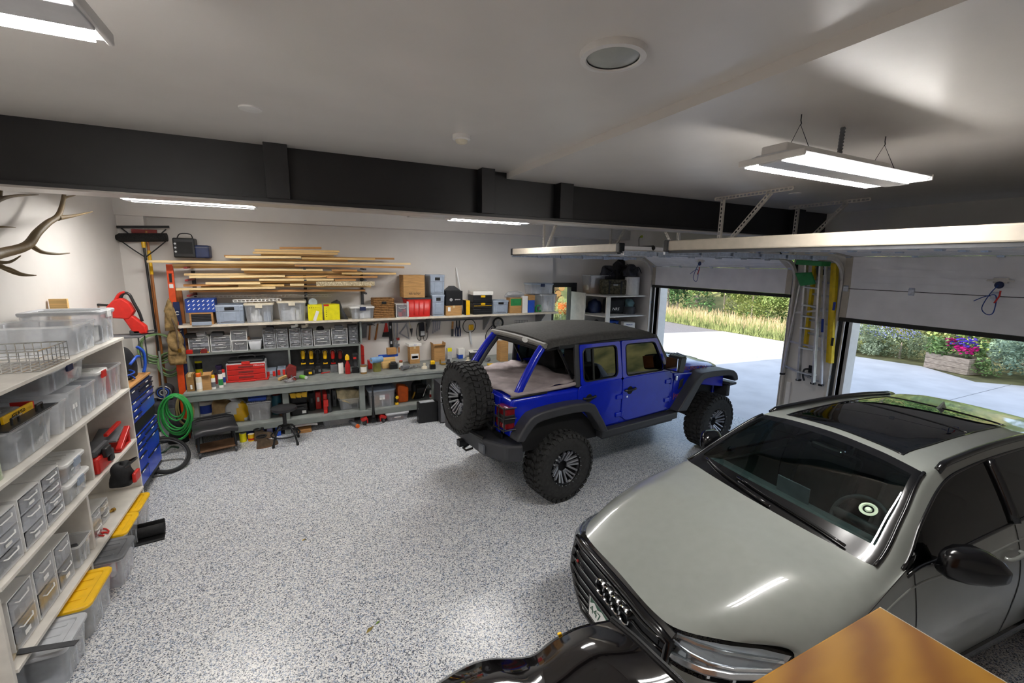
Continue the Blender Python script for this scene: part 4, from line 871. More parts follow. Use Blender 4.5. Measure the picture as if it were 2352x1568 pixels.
# nose
PL = lambda v: 0 if abs(v) < .01 else .03*(abs(v)/.34)**1.6 if abs(v) < .56 else .067+.9*(abs(v)-.56)**1.55*1.8
VV = [-.80, -.73, -.66, -.58, -.50, -.42, -.34, -.17, 0, .17, .34, .42, .50, .58, .66, .73, .80]
top = {0: (.0, .845), .17: (.0, .844), .34: (.0, .84), .42: (.012, .833), .50: (.03, .815), .58: (.065, .80), .66: (.13, .785), .73: (.235, .77), .80: (.42, .755)}
def nose(v, k):
    tx, tz = top[abs(v)]; a = [(tx, tz), (tx-.03, tz-.04), (tx-.06, .66), (tx-.07, .55), (tx-.055, .42), (tx-.03, .29), (tx+.03, .2)][k]; return (a[0], v, a[1])
ng = [[Vector(nose(v, k)) for v in VV] for k in range(7)]
def nosepatch(name, ks, test, m_, par, off=0.):
    mb_ = MB()
    for k in ks:
        for q in range(len(VV)-1):
            if test(abs(VV[q]+VV[q+1])/2): mb_.add([tuple(ng[k][q]+V3((off, 0, 0))), tuple(ng[k][q+1]+V3((off, 0, 0))), tuple(ng[k+1][q+1]+V3((off, 0, 0))), tuple(ng[k+1][q]+V3((off, 0, 0)))], [(0, 1, 2, 3)])
    bm = bmesh.new(); me = D.meshes.new('x'); me.from_pydata(mb_.v, [], mb_.f); bm.from_mesh(me); bmesh.ops.remove_doubles(bm, verts=bm.verts, dist=1e-5); bm.to_mesh(me); bm.free()
    m2 = MB(); m2.v = [tuple(v.co) for v in me.vertices]; m2.f = [tuple(p.vertices) for p in me.polygons]; D.meshes.remove(me)
    return build(name, m2, m_, par, smooth=60)
nb = nosepatch('front_bumper', range(2, 6), lambda v: True, 'suv_paint', suv, .012); nosepatch('lower_bumper', (4, 5), lambda v: v < .50, 'suv_trim', nb, -.002)
nosepatch('hood_lip', (0,), lambda v: v < .50, 'suv_trim', nb)
def hoodedge(v):
    return min((GR[0][j] for j in range(NCL)), key=lambda q: abs(q.y-v)+(0 if q.z > .78 else 9))+V3((-.004, 0, -.006))
for s in (-1, 1):
    hl = build('headlamp', MB().grid([[hoodedge(s*v) for v in (.50, .58, .66, .73, .80)], [Vector(nose(s*v, 0)) for v in (.50, .58, .66, .73, .80)], [Vector(nose(s*v, 1))+V3((-.01, 0, -.01)) for v in (.50, .58, .66, .73, .80)], [Vector(nose(s*v, 2))+V3((-.004, 0, .04)) for v in (.50, .58, .66, .73, .80)]]), 'lens_clear', suv, smooth=1)
    build('lamp_backing', MB().grid([[hoodedge(s*v)+V3((0, 0, -.02)) for v in (.50, .58, .66, .73, .80)], [Vector(nose(s*v, 0))+V3((.06, 0, -.05)) for v in (.50, .58, .66, .73, .80)], [Vector(nose(s*v, 2))+V3((.05, 0, .03)) for v in (.50, .58, .66, .73, .80)]]), LGR, hl)
    def hb(pts, w_=.016): return MB().tube([Vector(nose(s*v, k))+V3((.02, 0, dz)) for v, k, dz in pts], w_, 6)
    build('running_light', hb([(.50, 1, 0), (.58, 1, .0), (.66, 1, 0), (.73, 1, .01), (.80, 1, .02)], .011), 'lamp_silver', hl, smooth=1)
    build('lamp_eyebrow', MB().tube([hoodedge(s*v)*.55+Vector(nose(s*v, 0))*.45+V3((0, 0, -.018)) for v in (.50, .58, .66, .73, .80)], .013, 6), 'lamp_silver', hl, smooth=1)
    build('lamp_bar', hb([(.50, 2, .05), (.58, 2, .055), (.66, 2, .055), (.73, 2, .055), (.80, 2, .05)], .022), 'lamp_silver', hl, smooth=1)
    for v in (.58, .66, .73): build('lamp_reflector', MB().tube([Vector(nose(s*v, 1))+V3((.03, 0, .0)), Vector(nose(s*v, 1))+V3((.02, 0, -.08))], .016, 6), 'lamp_silver', hl)
    build('air_intake', MB().grid([[Vector(nose(s*v, 3))+V3((-.0, 0, 0)) for v in (.58, .66, .73)], [Vector(nose(s*v, 4))+V3((-.002, 0, .03)) for v in (.58, .66, .73)]]), 'suv_trim', nb)
grl = build('grille', MB().grid([[Vector(nose(v, k))+V3((.006, 0, 0)) for v in VV[4:13]] for k in (0, 1, 2, 3, 4, 5)]), 'suv_interior', suv)
fr_pts = [Vector(nose(v, 1))+V3((-.005, 0, -.0)) for v in VV[4:13]]
build('grille_frame', MB().tube(fr_pts+[Vector(nose(.50, 2)), Vector(nose(.50, 3)), Vector(nose(.42, 4)), Vector(nose(.34, 5))]+[Vector(nose(v, 5)) for v in (.17, 0, -.17)]+[Vector(nose(-.34, 5)), Vector(nose(-.42, 4)), Vector(nose(-.50, 3)), Vector(nose(-.50, 2))], .028, 8, closed=True), 'suv_trim', grl, smooth=ALL)
def gy(z):   # linear blend down the nose profile
    ks = [(.80, 1), (.66, 2), (.55, 3), (.42, 4), (.29, 5)]
    for (z0, k0), (z1, k1) in zip(ks, ks[1:]):
        if z <= z0 and z >= z1: return k0, k1, (z0-z)/(z0-z1)
    return 1, 1, 0
for z in (.765, .71, .645, .58, .51, .44, .375):
    k0, k1, f = gy(z); hw = .48 if z > .5 else .40
    vs_ = [v for v in VV if abs(v) <= hw+.05]
    build('grille_bar', MB().tube([V3((nose(v, k0)[0]*(1-f)+nose(v, k1)[0]*f-.014, v, z)) for v in vs_], .012, 6), 'suv_trim', grl, smooth=ALL)
for q in range(13):
    v = -.44+q*.0733; build('grille_fin', MB().box(-.03, -.01, v-.002, v+.002, .37, .79), 'suv_trim', grl)
for k in range(4):
    y = .052-.083*k
    build('ring', MB().lathe([(.047, -.035), (.047, .01), (.051, .016), (.056, .01), (.056, -.05)], 30, MTR((-.085+.1*abs(y)**2, y, .715)) @ MRO(-PI/2, 4, 'Y')), 'chrome', grl, smooth=30)
lettering('SQ5', .04, 'chrome', grl, plane_m((-.062, .34, .655), (0, -1, 0), (0, 0, 1)), 'model_badge'); build('badge_chip', MB().box(-.07, -.06, .392, .407, .64, .67), 'red_paint', grl)
# registration plate
pl = build('number_plate', MB().box(-.096, -.088, -.135, .171, .415, .57), LWH, suv, bev=.006); mat('plate_green', '2f5a45', .5)
build('plate_hills', MB().prism([(-.125, .54), (-.125, .562), (.155, .562), (.155, .52), (.105, .552), (.065, .53), (.015, .553), (-.035, .54)], -.0975, -.096, 'x'), 'plate_green', pl)
lettering('447', .085, 'plate_green', pl, plane_m((-.0975, .09, .485), (0, -1, 0), (0, 0, 1)), 'plate_number'); build('plate_frame', MB().tube([(-.094, -.137, .413), (-.094, .173, .413), (-.094, .173, .572), (-.094, -.137, .572)], .007, 5, closed=True), 'suv_trim', pl)
build('radar_sensor', MB().box(-.09, -.03, -.40, -.30, .52, .575), 'lcd_grey', grl, bev=.006)
# ------------------------------------------------------------------ builders for the many small goods
# every builder works in a local frame: x width, y depth (front at -d/2), z up from the base
def rrect(w, d, r, n=3):
    out = []
    for cx, cy, a in ((w/2-r, d/2-r, 0), (-w/2+r, d/2-r, 90), (-w/2+r, -d/2+r, 180), (w/2-r, -d/2+r, 270)):
        for k in range(n+1): out.append((cx+r*math.cos(R(a+90*k/n)), cy+r*math.sin(R(a+90*k/n))))
    return out
def shell(rings, cap0=True, cap1=False):
    """loft closed rings [(poly, z)...]"""
    mb = MB(); n = len(rings[0][0])
    for poly, z in rings: mb.v += [(x, y, z) for x, y in poly]
    for i in range(len(rings)-1):
        for j in range(n): mb.f.append((i*n+j, i*n+(j+1) % n, (i+1)*n+(j+1) % n, (i+1)*n+j))
    if cap0: mb.f.append(tuple(reversed(range(n))))
    if cap1: mb.f.append(tuple(range((len(rings)-1)*n, len(rings)*n)))
    return mb
_crnd = random.Random(17)
def filling(t, w, d, z0, z1, cols, n=7, seed=None):
    """jumble of goods inside a see-through container"""
    rnd = random.Random(seed if seed is not None else _crnd.random()); per = {}
    for k in range(n):
        c = cols[k % len(cols)]; sx, sy, sz = w*rnd.uniform(.18, .38), d*rnd.uniform(.12, .3), (z1-z0)*rnd.uniform(.3, .9)
        x = rnd.uniform(-w/2+sx/2+.012, w/2-sx/2-.012); y = rnd.uniform(-d/2+sy/2+.012, d/2-sy/2-.012)
        mb = per.setdefault(c, MB())
        if k % 3: mb.box(x-sx/2, x+sx/2, y-sy/2, y+sy/2, z0, z0+sz)
        else: mb.lathe([(.0001, z0), (min(sx, sy)/2, z0), (min(sx, sy)/2, z0+sz), (.0001, z0+sz)], 10, MTR((x, y, 0)))
    for c, mb in per.items():
        o = build('contents', mb, c, t, bev=.004, seg=1); o['kind'] = 'stuff'
def tote(label, loc, rz, w, d, h, body='bin_clear', lid=None, clip=None, taper=.02, fill=None, nfill=7, name='storage_bin', group=None, tag=None, ribs=True, cat='storage bin'):
    t = thing(name, label, cat, loc, rz, group); r = min(w, d)*.09
    a = rrect(w-2*taper, d-2*taper, r); b = rrect(w, d, r)
    tub = build('tub', shell([(a, .002), (b, h-.012)]), body, t, solid=0 if body.startswith('bin') else .003, smooth=1)
    rim = rrect(w+.018, d+.018, r+.008); build('rim', shell([(b, h-.016), (rim, h-.016), (rim, h), (b, h)], False), lid if (lid and False) else body if body not in ('bin_clear',) else 'bin_frost', tub, smooth=30)
    if ribs:
        for s in (-1, 1):
            for q in (-.3, 0, .3): build('rib', MB().box(q*w-.006, q*w+.006, s*(d/2-taper*.6)-.004, s*(d/2-taper*.6)+.004, .015, h-.02), body, tub)
    if lid:
        L = build('lid', shell([(rrect(w+.028, d+.028, r+.012), h-.006), (rrect(w+.03, d+.03, r+.012), h+.012), (rrect(w+.012, d+.012, r), h+.02), (rrect(w-.06, d-.06, r*.7), h+.02), (rrect(w-.075, d-.075, r*.7), h+.012)], True, True), lid, t, smooth=30)
        for q in (-.25, 0, .25): build('lid_rib', MB().box(q*w-.012, q*w+.012, -d/2+.07, d/2-.07, h+.011, h+.018), lid, L, bev=.003, seg=1)
    if clip:
        for s in (-1, 1): build('clip', MB().box(-.05, .05, s*(d/2+.014)-.008, s*(d/2+.014)+.008, h-.05, h+.014), clip, t, bev=.004)
    if fill: filling(t, w-2*taper-.02, d-2*taper-.02, .008, h*.8, fill, nfill, seed=len(label)*7+int(w*1000))
    if tag: build('paper_tag', MB().box(-tag*w/2, tag*w/2, -d/2-.001+taper*.45, -d/2+.002+taper*.45, h*.45, h*.72), LWH, t)
    return t
def drawer_unit(label, loc, rz, w, d, h, n, frame=WHT, front='drawer_front', fill=None, group='clear-front drawer units', cat='drawer unit'):
    t = thing('drawer_unit', label, cat, loc, rz, group); e = .008
    build('casing', MB().box(-w/2, -w/2+e, -d/2, d/2, 0, h).box(w/2-e, w/2, -d/2, d/2, 0, h).box(-w/2+e, w/2-e, -d/2, d/2, h-e, h).box(-w/2+e, w/2-e, -d/2, d/2, 0, e).box(-w/2+e, w/2-e, d/2-e, d/2, e, h-e), frame, t)
    dh = (h-2*e)/n
    for k in range(n):
        z = e+k*dh
        dr = build('drawer', MB().box(-w/2+e+.002, w/2-e-.002, -d/2-.008, -d/2-.002, z+.003, z+dh-.003), front, t, bev=.003, seg=1)
        build('drawer_pull', MB().tube([(-w*.28, -d/2-.008, z+dh*.78), (-w*.2, -d/2-.018, z+dh*.70), (w*.2, -d/2-.018, z+dh*.70), (w*.28, -d/2-.008, z+dh*.78)], .0045, 5), frame, dr)
        build('drawer_tray', MB().box(-w/2+e+.004, w/2-e-.004, -d/2+.002, d/2-e-.004, z+.002, z+.006), 'bin_frost', dr)
        rnd = random.Random(int(w*1e4)+k+len(label)); c = (fill or [DGR, LGR, MGR, 'steel'])[k % len(fill or [1, 2, 3, 4])]
        g = MB()
        for q in range(3):
            x = -w/2+.03+(w-.06)*rnd.random(); s_ = w*.1; g.box(max(-w/2+.012, x-s_), min(w/2-.012, x+s_), -d/2+.01, -d/2+d*.5, z+.007, z+.007+dh*rnd.uniform(.2, .62))
        build('contents', g, c, dr)['kind'] = 'stuff'
    for k in range(n):
        if (k+len(label)) % 2: build('drawer_label', MB().box(-w*.12, w*.12, -d/2-.0095, -d/2-.008, e+k*dh+dh*.25, e+k*dh+dh*.42), LWH, t)
    return t
def carton(label, loc, rz, w, d, h, m_=CBD, flaps=False, mark=None, name='cardboard_box', cat='box', tape=True, group=None):
    t = thing(name, label, cat, loc, rz, group)
    if flaps:
        build('body', shell([(rrect(w, d, .002, 1), 0), (rrect(w, d, .002, 1), h)]), m_, t, solid=.005)
        for s in (-1, 1): build('flap', MB().add([(-w/2, s*d/2, h), (w/2, s*d/2, h), (w/2, s*(d/2+d*.25), h+.05), (-w/2, s*(d/2+d*.25), h+.05)], [(0, 1, 2, 3)]), m_, t, solid=.004)
        for s in (-1, 1): build('flap', MB().add([(s*w/2, -d/2, h), (s*w/2, d/2, h), (s*(w/2+.02), d/2, h+.08), (s*(w/2+.02), -d/2, h+.08)], [(0, 1, 2, 3)]), m_, t, solid=.004)
    else:
        build('body', MB().box(-w/2, w/2, -d/2, d/2, 0, h), m_, t, bev=.003, seg=1)
        if tape: build('tape', MB().box(-.02, .02, -d/2-.001, d/2+.001, h-.04, h+.001), mat('tape', 'c9b58a', .3), t)
    if mark:
        for kind, *a in mark:
            if kind == 'text': lettering(a[0], a[1], a[2], t, plane_m((a[3]*w, -d/2-.0012, a[4]*h), (1, 0, 0), (0, 0, 1)), 'print')
            else: build('printed_label', MB().box((a[1]-a[3]/2)*w, (a[1]+a[3]/2)*w, -d/2-.0015, -d/2+.001, (a[2]-a[4]/2)*h, (a[2]+a[4]/2)*h), a[0], t)
    return t
def crate(label, loc, rz, w, d, h, m_='grey_crate', group=None, fill=None):
    t = thing('stacking_crate', label, 'crate', loc, rz, group)
    b = build('body', shell([(rrect(w-.03, d-.03, .015), 0), (rrect(w-.012, d-.012, .015), h-.03), (rrect(w, d, .018), h-.03), (rrect(w, d, .018), h)]), m_, t, solid=.006, smooth=30)
    build('grip_opening', MB().box(-w*.17, w*.17, -d/2-.002, -d/2+.012, h*.72, h*.87), CAB, b, bev=.004)
    build('panel', MB().box(-w*.22, w*.22, -d/2+.0, -d/2+.014, h*.15, h*.6), m_, b, bev=.004)
    for x in (-.36, .36): build('rib', MB().box(x*w-.006, x*w+.006, -d/2+.0, -d/2+.016, .01, h-.03), m_, b, bev=.002)
    for z in (.08, .66): build('band', MB().box(-w/2+.012, w/2-.012, -d/2+.002, -d/2+.012, h*z, h*z+.006), MGR, b)
    if fill: filling(t, w-.07, d-.07, .01, h*1.02, fill, 8, seed=len(label))
    return t
def tin(label, loc, r, h, body, lid='steel', band=None, name='paint_can', cat='can', cap=None, group=None, handle=False, bandz=(.2, .8)):
    t = thing(name, label, cat, loc, 0, group)
    build('body', MB().lathe([(.0001, 0), (r, 0), (r, .004), (r*.985, .008), (r*.985, h-.01), (r, h-.006), (r, h), (r*.9, h), (r*.88, h-.006), (.0001, h-.006)], 22), body, t, smooth=30)
    if band: build('label_band', MB().lathe([(r*.992, h*bandz[0]), (r*.992, h*bandz[1])], 22), band, t, smooth=1)
    build('lid', MB().lathe([(r*.86, h-.004), (r*.84, h+.002), (.0001, h+.001)], 22), lid, t, smooth=30)
    if handle: build('handle', MB().tube([(r*math.cos(a), -r*.3-.02, h*.9-abs(math.sin(a))*h*.5) for a in [PI*k/10 for k in range(11)]], .002, 5), 'steel', t)
    return t
def aerosol(label, loc, r, h, body, cap, band=None, group='aerosol cans and bottles on the bench'):
    t = thing('spray_can', label, 'spray can', loc, 0, group)
    build('body', MB().lathe([(.0001, 0), (r, 0), (r, h*.74), (r*.9, h*.79), (r*.6, h*.82), (.0001, h*.82)], 18), body, t, smooth=30)
    build('cap', MB().lathe([(r*.86, h*.76), (r*.86, h*.97), (r*.7, h), (.0001, h)], 18), cap, t, smooth=30)
    if band: build('label_band', MB().lathe([(r*1.01, h*.15), (r*1.01, h*.5)], 18), band, t, smooth=1)
    return t
def lump(w, d, h, seed, amp=.18, n=14, sag=.5):
    """soft crumpled body sitting on its base"""
    rnd = random.Random(seed); ph = [(rnd.uniform(1.5, 4), rnd.uniform(1.5, 4), rnd.uniform(0, 6)) for _ in range(5)]; rows = []
    for i in range(n+1):
        v = i/n; a = v*PI/2; row = []
        for j in range(2*n):
            b = 2*PI*j/(2*n); q = 1+amp*sum(math.sin(fx*b+fy*v*3+p) for fx, fy, p in ph)/3
            ca, sa = math.cos(b), math.sin(b); e = max(abs(ca), abs(sa)); sq = (1-sag)+sag/e
            rr = math.cos(a)**.55*q*sq*.85; row.append((w/2*rr*ca, d/2*rr*sa, h*math.sin(a)**.8*(1+amp*.5*math.sin(b*2+ph[0][2]+v*5))))
        row.append(row[0]); rows.append(row)
    mb = MB().grid(rows); mb.f.append(tuple(range(2*n-1, -1, -1))); return mb
def coil(loc, axis, r, turns, rad, m_, label, name='hose_coil', cat='hose', ell=1., jitter=.15, tail=None, group=None, seed=1):
    """loops of hose; axis 'y' hangs on the back wall, 'z' lies flat"""
    rnd = random.Random(seed); pts = []
    for k in range(turns):
        rr = r*(1+rnd.uniform(-jitter, jitter)); ox, oy = rnd.uniform(-.3, .3)*jitter*r, rnd.uniform(-.5, .1)*jitter*r; dp = (k-turns/2)*rad*.9
        for j in range(16):
            a = PI/2+2*PI*j/16; x, z = ox+rr*math.cos(a), oy-rr*ell*(1-math.sin(a))
            pts.append((x, dp, z) if axis == 'y' else (x, rr*ell*math.sin(a)+oy, rad+(k*rad*1.6)))
    if tail: pts += tail
    pts = cr(pts, 2)
    mb = MB().tube(pts, rad, 7); mb.v = [(x+loc[0], y+loc[1], z+loc[2]) for x, y, z in mb.v]
    return solo(name, label, cat, mb, m_, smooth=ALL, group=group)
def px_box(u0, u1, vt, yf, z0):
    """width, height and centre of a thing on the back wall side from its pixel extents"""
    um = (u0+u1)/2; a = at(u0, vt, y=yf); b = at(u1, vt, y=yf); x0 = a.x; x1 = b.x; z1 = at(um, vt, y=yf).z
    return (x0+x1)/2, x1-x0, z1-z0
# ------------------------------------------------------------------ shelving unit on the left wall and its contents
XFR = -1.69
su = thing('shelving_unit', 'off-white built-in shelving unit along the antler wall', 'shelving unit', (-2.0, 4.56, 0))
SY0, SY1 = 3.33, 5.80
build('side_panel', MB().box(XL+.005, XFR, SY1-.025, SY1, 0, 2.0), 'shelf_white', su, world=1, bev=.002, seg=1)
build('side_panel', MB().box(XL+.005, XFR, SY0-.03, SY0, 0, 2.0), 'shelf_white', su, world=1, bev=.002, seg=1)
SZ = (.345, .90, 1.46, 2.0)
for z in SZ: build('shelf', MB().box(XL+.005, XFR+.012, SY0 if z < 1.9 else SY0-.6, SY1-.025 if z < 1.9 else SY1+.01, z-.026, z), 'shelf_white', su, world=1, bev=.002, seg=1)
for y, z0, z1 in ((4.60, .345, .874), (4.78, .90, 1.434), (4.42, 0, .319)): build('divider', MB().box(XL+.005, XFR-.03 if z0 else XFR, y, y+.035, z0, z1), 'shelf_white', su, world=1, bev=.002, seg=1)
build('back_panel', MB().box(XL+.002, XL+.01, SY0, SY1, 0, 2.0), 'shelf_white', su, world=1)
for z in SZ[:3]: build('shelf_bracket', MB().box(XFR-.12, XFR-.1, SY1-.04, SY1-.026, z-.09, z-.026), 'white_trim', su, world=1)
Q = R(90); SZ = tuple(z+.002 for z in SZ)
def SB(label, ya, yb, zi, h, d=.55, xf=XFR-.02, **k):
    """bin on a shelf of the left unit, end towards the room"""
    z = SZ[zi] if zi >= 0 else 0
    return tote(label, (xf-d/2, (ya+yb)/2, z+.001), Q, yb-ya-.03, d, h, **k)
def Y(u, v): return at(u, v, x=XFR).y
# top shelf
SB('large lidded clear bin on the top shelf, farthest along', 5.33, 5.76, 3, .29, body='bin_clear', lid=LGR, fill=[MGR, WHT, DGR], clip=WHT, nfill=9)
SB('open clear bin without lid in the middle of the top shelf', 4.78, 5.30, 3, .25, body='bin_clear', d=.58)
t = thing('wire_basket', 'empty chrome wire basket on the top shelf', 'basket', (-1.95, 4.42, 2.0)); w_, d_, h_ = .5, .44, .15
wires = []
for k in range(11): f = -w_/2+w_*k/10; wires.append([(f, -d_/2, h_), (f, -d_/2, .006), (f, d_/2, .006), (f, d_/2, h_)])
for k in range(8): f = -d_/2+d_*k/7; wires.append([(-w_/2, f, h_), (-w_/2, f, .004), (w_/2, f, .004), (w_/2, f, h_)])
for z in (.05, .1, h_): wires.append([(-w_/2, -d_/2, z), (w_/2, -d_/2, z), (w_/2, d_/2, z), (-w_/2, d_/2, z), (-w_/2, -d_/2, z)])
for i, q in enumerate(wires): build('wire', MB().tube([(y, x, z) if False else (x, y, z) for x, y, z in q], .0032 if i < len(wires)-1 else .005, 5), 'chrome', t)
# second shelf
SB('open clear bin with red things at the far end of the second shelf', 5.36, 5.74, 2, .29, body='bin_clear', fill=[RED, WHT, MGR], nfill=6)
SB('lidded clear bin with red clips on the second shelf', 5.10, 5.36, 2, .30, body='bin_clear', lid=WHT, clip=RED, fill=[WHT, CBD, LGR])
SB('clear bin with a black carry handle on the second shelf', 4.82, 5.09, 2, .27, body='bin_clear', fill=[LGR, MGR, 'navy']); 
t = SB('clear bin with a paper tag standing in front of the flat lidded bin', 4.52, 4.80, 2, .29, body='bin_frost', fill=[DGR, LGR], tag=.3)
SB('narrow frosted bin next to the big bin with a spool', 4.36, 4.51, 2, .26, body='bin_frost', fill=[MGR, LGR], ribs=False)
t = SB('big clear bin holding a white spool on the second shelf', 3.70, 4.34, 2, .25, body='bin_clear', fill=['navy', DGR, MGR, 'blue_box'], nfill=9, xf=XFR-.03)
solo('cord_spool', 'white cord spool lying inside the big clear bin', 'spool', MB().lathe([(.0001, 0), (.085, 0), (.085, .012), (.035, .014), (.035, .05), (.085, .052), (.085, .064), (.0001, .064)], 24, MTR((-1.90, 4.08, SZ[2]+.12)) @ MRO(.25, 4, 'Y')), WHT, smooth=30)
SB('long flat lidded bin with a navy latch stacked over the second-shelf bins', 4.36, 5.07, 2, .17, body='bin_clear', lid=WHT, clip='navy', d=.54, fill=['navy', DGR], xf=XFR-.06).location.z = SZ[2]+.315
# dark tray with a packet of zip bags, resting on the big bin
t = thing('plastic_tray', 'thin black tray lying on the big bin with the spool', 'tray', (-1.93, 4.0, SZ[2]+.263), Q)
build('base', MB().box(-.30, .34, -.24, .22, 0, .008), BLK, t, bev=.003)
for x in (-.13, .17): build('grip', MB().tube([(x-.04, -.2, .01), (x-.04, -.2, .05), (x+.04, -.2, .05), (x+.04, -.2, .01)], .008, 6), BLK, t)
t = thing('zip_bag_packet', 'yellow and red packet of clear bags on the black tray', 'packet', (-1.88, 4.03, SZ[2]+.272), Q)
build('card', MB().box(-.17, .19, -.1, -.085, 0, .05), YEL, t, bev=.002); build('bags', lump(.36, .24, .055, 5, .1), 'bin_clear', t, smooth=ALL)
lettering('ASSORTED', .034, 'ink_black', t, plane_m((.0, -.1015, .027), (1, 0, 0), (0, 0, 1)), 'print'); build('red_end', MB().box(.19, .205, -.1, .02, 0, .052), RED, t)
tin('pale green glass jar at the near end of the second shelf', (-1.80, 3.60, SZ[2]), .085, .21, mat('jar_green', 'a9b79a', .15, coat=.5), MGR, name='glass_jar', cat='jar')
# third shelf: near half clear boxes, far half red tools
SB('clear lidded box with yellow tape rolls, third shelf, under another clear box', 4.28, 4.70, 1, .15, body='bin_clear', lid=WHT, clip='grey_crate', fill=[YEL, WHT, 'cream'], d=.5)
SB('clear lidded box of papers on top of the box of yellow tape', 4.30, 4.66, 1, .14, body='bin_clear', lid=WHT, clip='grey_crate', fill=['paper', WHT, CBD, 'lcd_grey'], d=.46, tag=.3).location.z = SZ[1]+.178
drawer_unit('tall clear drawer tower on the third shelf beside the box of yellow tape', (-1.93, 4.12, SZ[1]), Q, .26, .42, .37, 4); drawer_unit('second clear drawer tower from the yellow tape box on the third shelf', (-1.93, 3.84, SZ[1]), Q, .27, .42, .37, 3)
drawer_unit('third clear drawer tower from the yellow tape box on the third shelf', (-1.93, 3.54, SZ[1]), Q, .28, .42, .36, 3)
t = thing('circular_saw_bag', 'black and yellow coiled tool bag at the back of the third shelf', 'tool bag', (-2.16, 5.28, SZ[1]), Q)
build('bag', lump(.5, .3, .36, 8, .12), 'bag_black', t, smooth=ALL); build('strap', MB().tube(cr([(-.2, -.12, .1), (-.1, -.2, .25), (.05, -.2, .29), (.18, -.12, .2), (.22, -.05, .05)], 5), .015, 6), BLK, t); build('yellow_patch', MB().cb((-.02, -.185, .19), (.14, .05, .06)), YEL, t, bev=.01)
t = thing('vacuum', 'red wet-dry tool vacuum with a dark tank end on the third shelf', 'vacuum', (-1.83, 5.03, SZ[1]), Q)
build('body', MB().box(-.17, .17, -.13, .25, .0, .15), RED, t, bev=.02); build('lid', MB().box(-.165, .165, -.12, .24, .15, .22), DGR, t, bev=.03); build('latch', MB().box(-.06, .06, -.16, -.12, .11, .2), BLK, t, bev=.01); build('dark_end', MB().box(.1, .175, -.14, .2, .01, .13), DGR, t, bev=.015); build('port', MB().cyl((.05, -.131, .07), (.05, -.15, .07), .03, n=14), CAB, t)
t = thing('tile_saw', 'red and grey angled cutting tool at the far end of the third shelf', 'power tool', (-1.82, 5.53, SZ[1]), Q)
build('base', MB().box(-.15, .15, -.12, .15, 0, .02), RED, t, bev=.005); build('rail', MB().bar((-.14, -.1, .02), (.16, -.1, .16), .05, .04), RED, t, bev=.006); build('table', MB().bar((-.1, .02, .1), (.14, .02, .17), .2, .02), MGR, t, bev=.004); build('leg', MB().box(.1, .14, -.12, -.08, .02, .15), RED, t, bev=.004); build('leg', MB().box(-.12, -.08, .05, .09, .02, .1), RED, t, bev=.004); build('arm', MB().bar((-.15, -.02, .19), (.1, -.06, .24), .035, .03), RED, t, bev=.006)
t = thing('tool_pouch', 'red and black tool pouch hanging over the edge of the third shelf', 'tool bag', (-1.565, 4.90, SZ[1]-.13), Q)
build('pouch', lump(.2, .2, .2, 11, .15), 'bag_black', t, smooth=ALL); build('red_panel', MB().cb((.0, -.10, .06), (.14, .03, .09)), RED, t, bev=.012); build('strap', MB().tube(cr([(-.08, -.05, .18), (0, -.12, .23), (.08, -.04, .18)], 5), .01, 6), BLK, t)
t = thing('nail_gun', 'red and black nail gun beside the tool vacuum', 'power tool', (-1.80, 4.865, SZ[1]+.0), Q)
t.location = (-1.86, 4.87, SZ[1])
build('body', MB().box(-.03, .03, -.12, .12, .12, .2), RED, t, bev=.012); build('grip', MB().bar((0, .02, .13), (0, .08, .02), .03, .04), BLK, t, bev=.01); build('magazine', MB().bar((0, -.1, .1), (0, .1, .02), .022, .04), DGR, t, bev=.005)
# lowest shelf
SB('black-ended clear box on the lowest shelf near the divider', 4.30, 4.57, 0, .20, body='bin_clear', fill=[DGR, CAB], d=.45)
drawer_unit('clear drawer tower on the lowest shelf beside the black-ended box', (-1.95, 4.16, SZ[0]), Q, .24, .42, .36, 2); drawer_unit('second drawer tower from the divider on the lowest shelf', (-1.95, 3.89, SZ[0]), Q, .26, .42, .37, 2); drawer_unit('third drawer tower from the divider on the lowest shelf', (-1.95, 3.60, SZ[0]), Q, .27, .42, .37, 2)
drawer_unit('small two-drawer box on the lowest shelf beyond the divider', (-1.96, 4.80, SZ[0]), Q, .22, .40, .25, 2); drawer_unit('small pale two-drawer box farther along the lowest shelf', (-1.98, 5.08, SZ[0]), Q, .2, .38, .2, 2)
def pliers(loc, rz, label, hm=RED):
    t = thing('pliers', label, 'pliers', loc, rz)
    for s in (-1, 1): build('handle', MB().tube(cr([(0, 0, .008), (s*.022, -.05, .008), (s*.02, -.11, .008)], 4), .007, 6), hm, t, smooth=ALL)
    build('jaws', MB().prism([(-.014, 0), (.014, 0), (.006, .055), (-.006, .055)], .003, .013, 'z'), 'steel', t, bev=.002)
    return t
pliers((-1.80, 4.86, SZ[0]), R(60), 'red-handled pliers lying on the lowest shelf'); pliers((-1.78, 4.93, SZ[0]), R(35), 'red-handled snips lying by the pliers on the lowest shelf')
solo('hose_fitting', 'small brass hose fitting lying on the lowest shelf', 'fitting', MB().cyl((-1.83, 5.18, SZ[0]+.018), (-1.79, 5.25, SZ[0]+.018), .016, .012, 12).cyl((-1.79, 5.25, SZ[0]+.018), (-1.78, 5.27, SZ[0]+.018), .018, n=12), 'brass')
t = thing('concrete_trowel', 'worn wooden float lying on the lowest shelf at the near end', 'float', (-1.83, 3.62, SZ[0]), R(98)); build('board', MB().box(-.24, .2, -.07, .07, 0, .016), mat('worn_wood', 'b3a68e', .8, var=.2, scale=20), t, bev=.004); build('grip', MB().tube(cr([(-.14, 0, .016), (-.08, 0, .05), (.06, 0, .05), (.12, 0, .016)], 4), .016, 8), 'worn_wood', t, smooth=ALL)
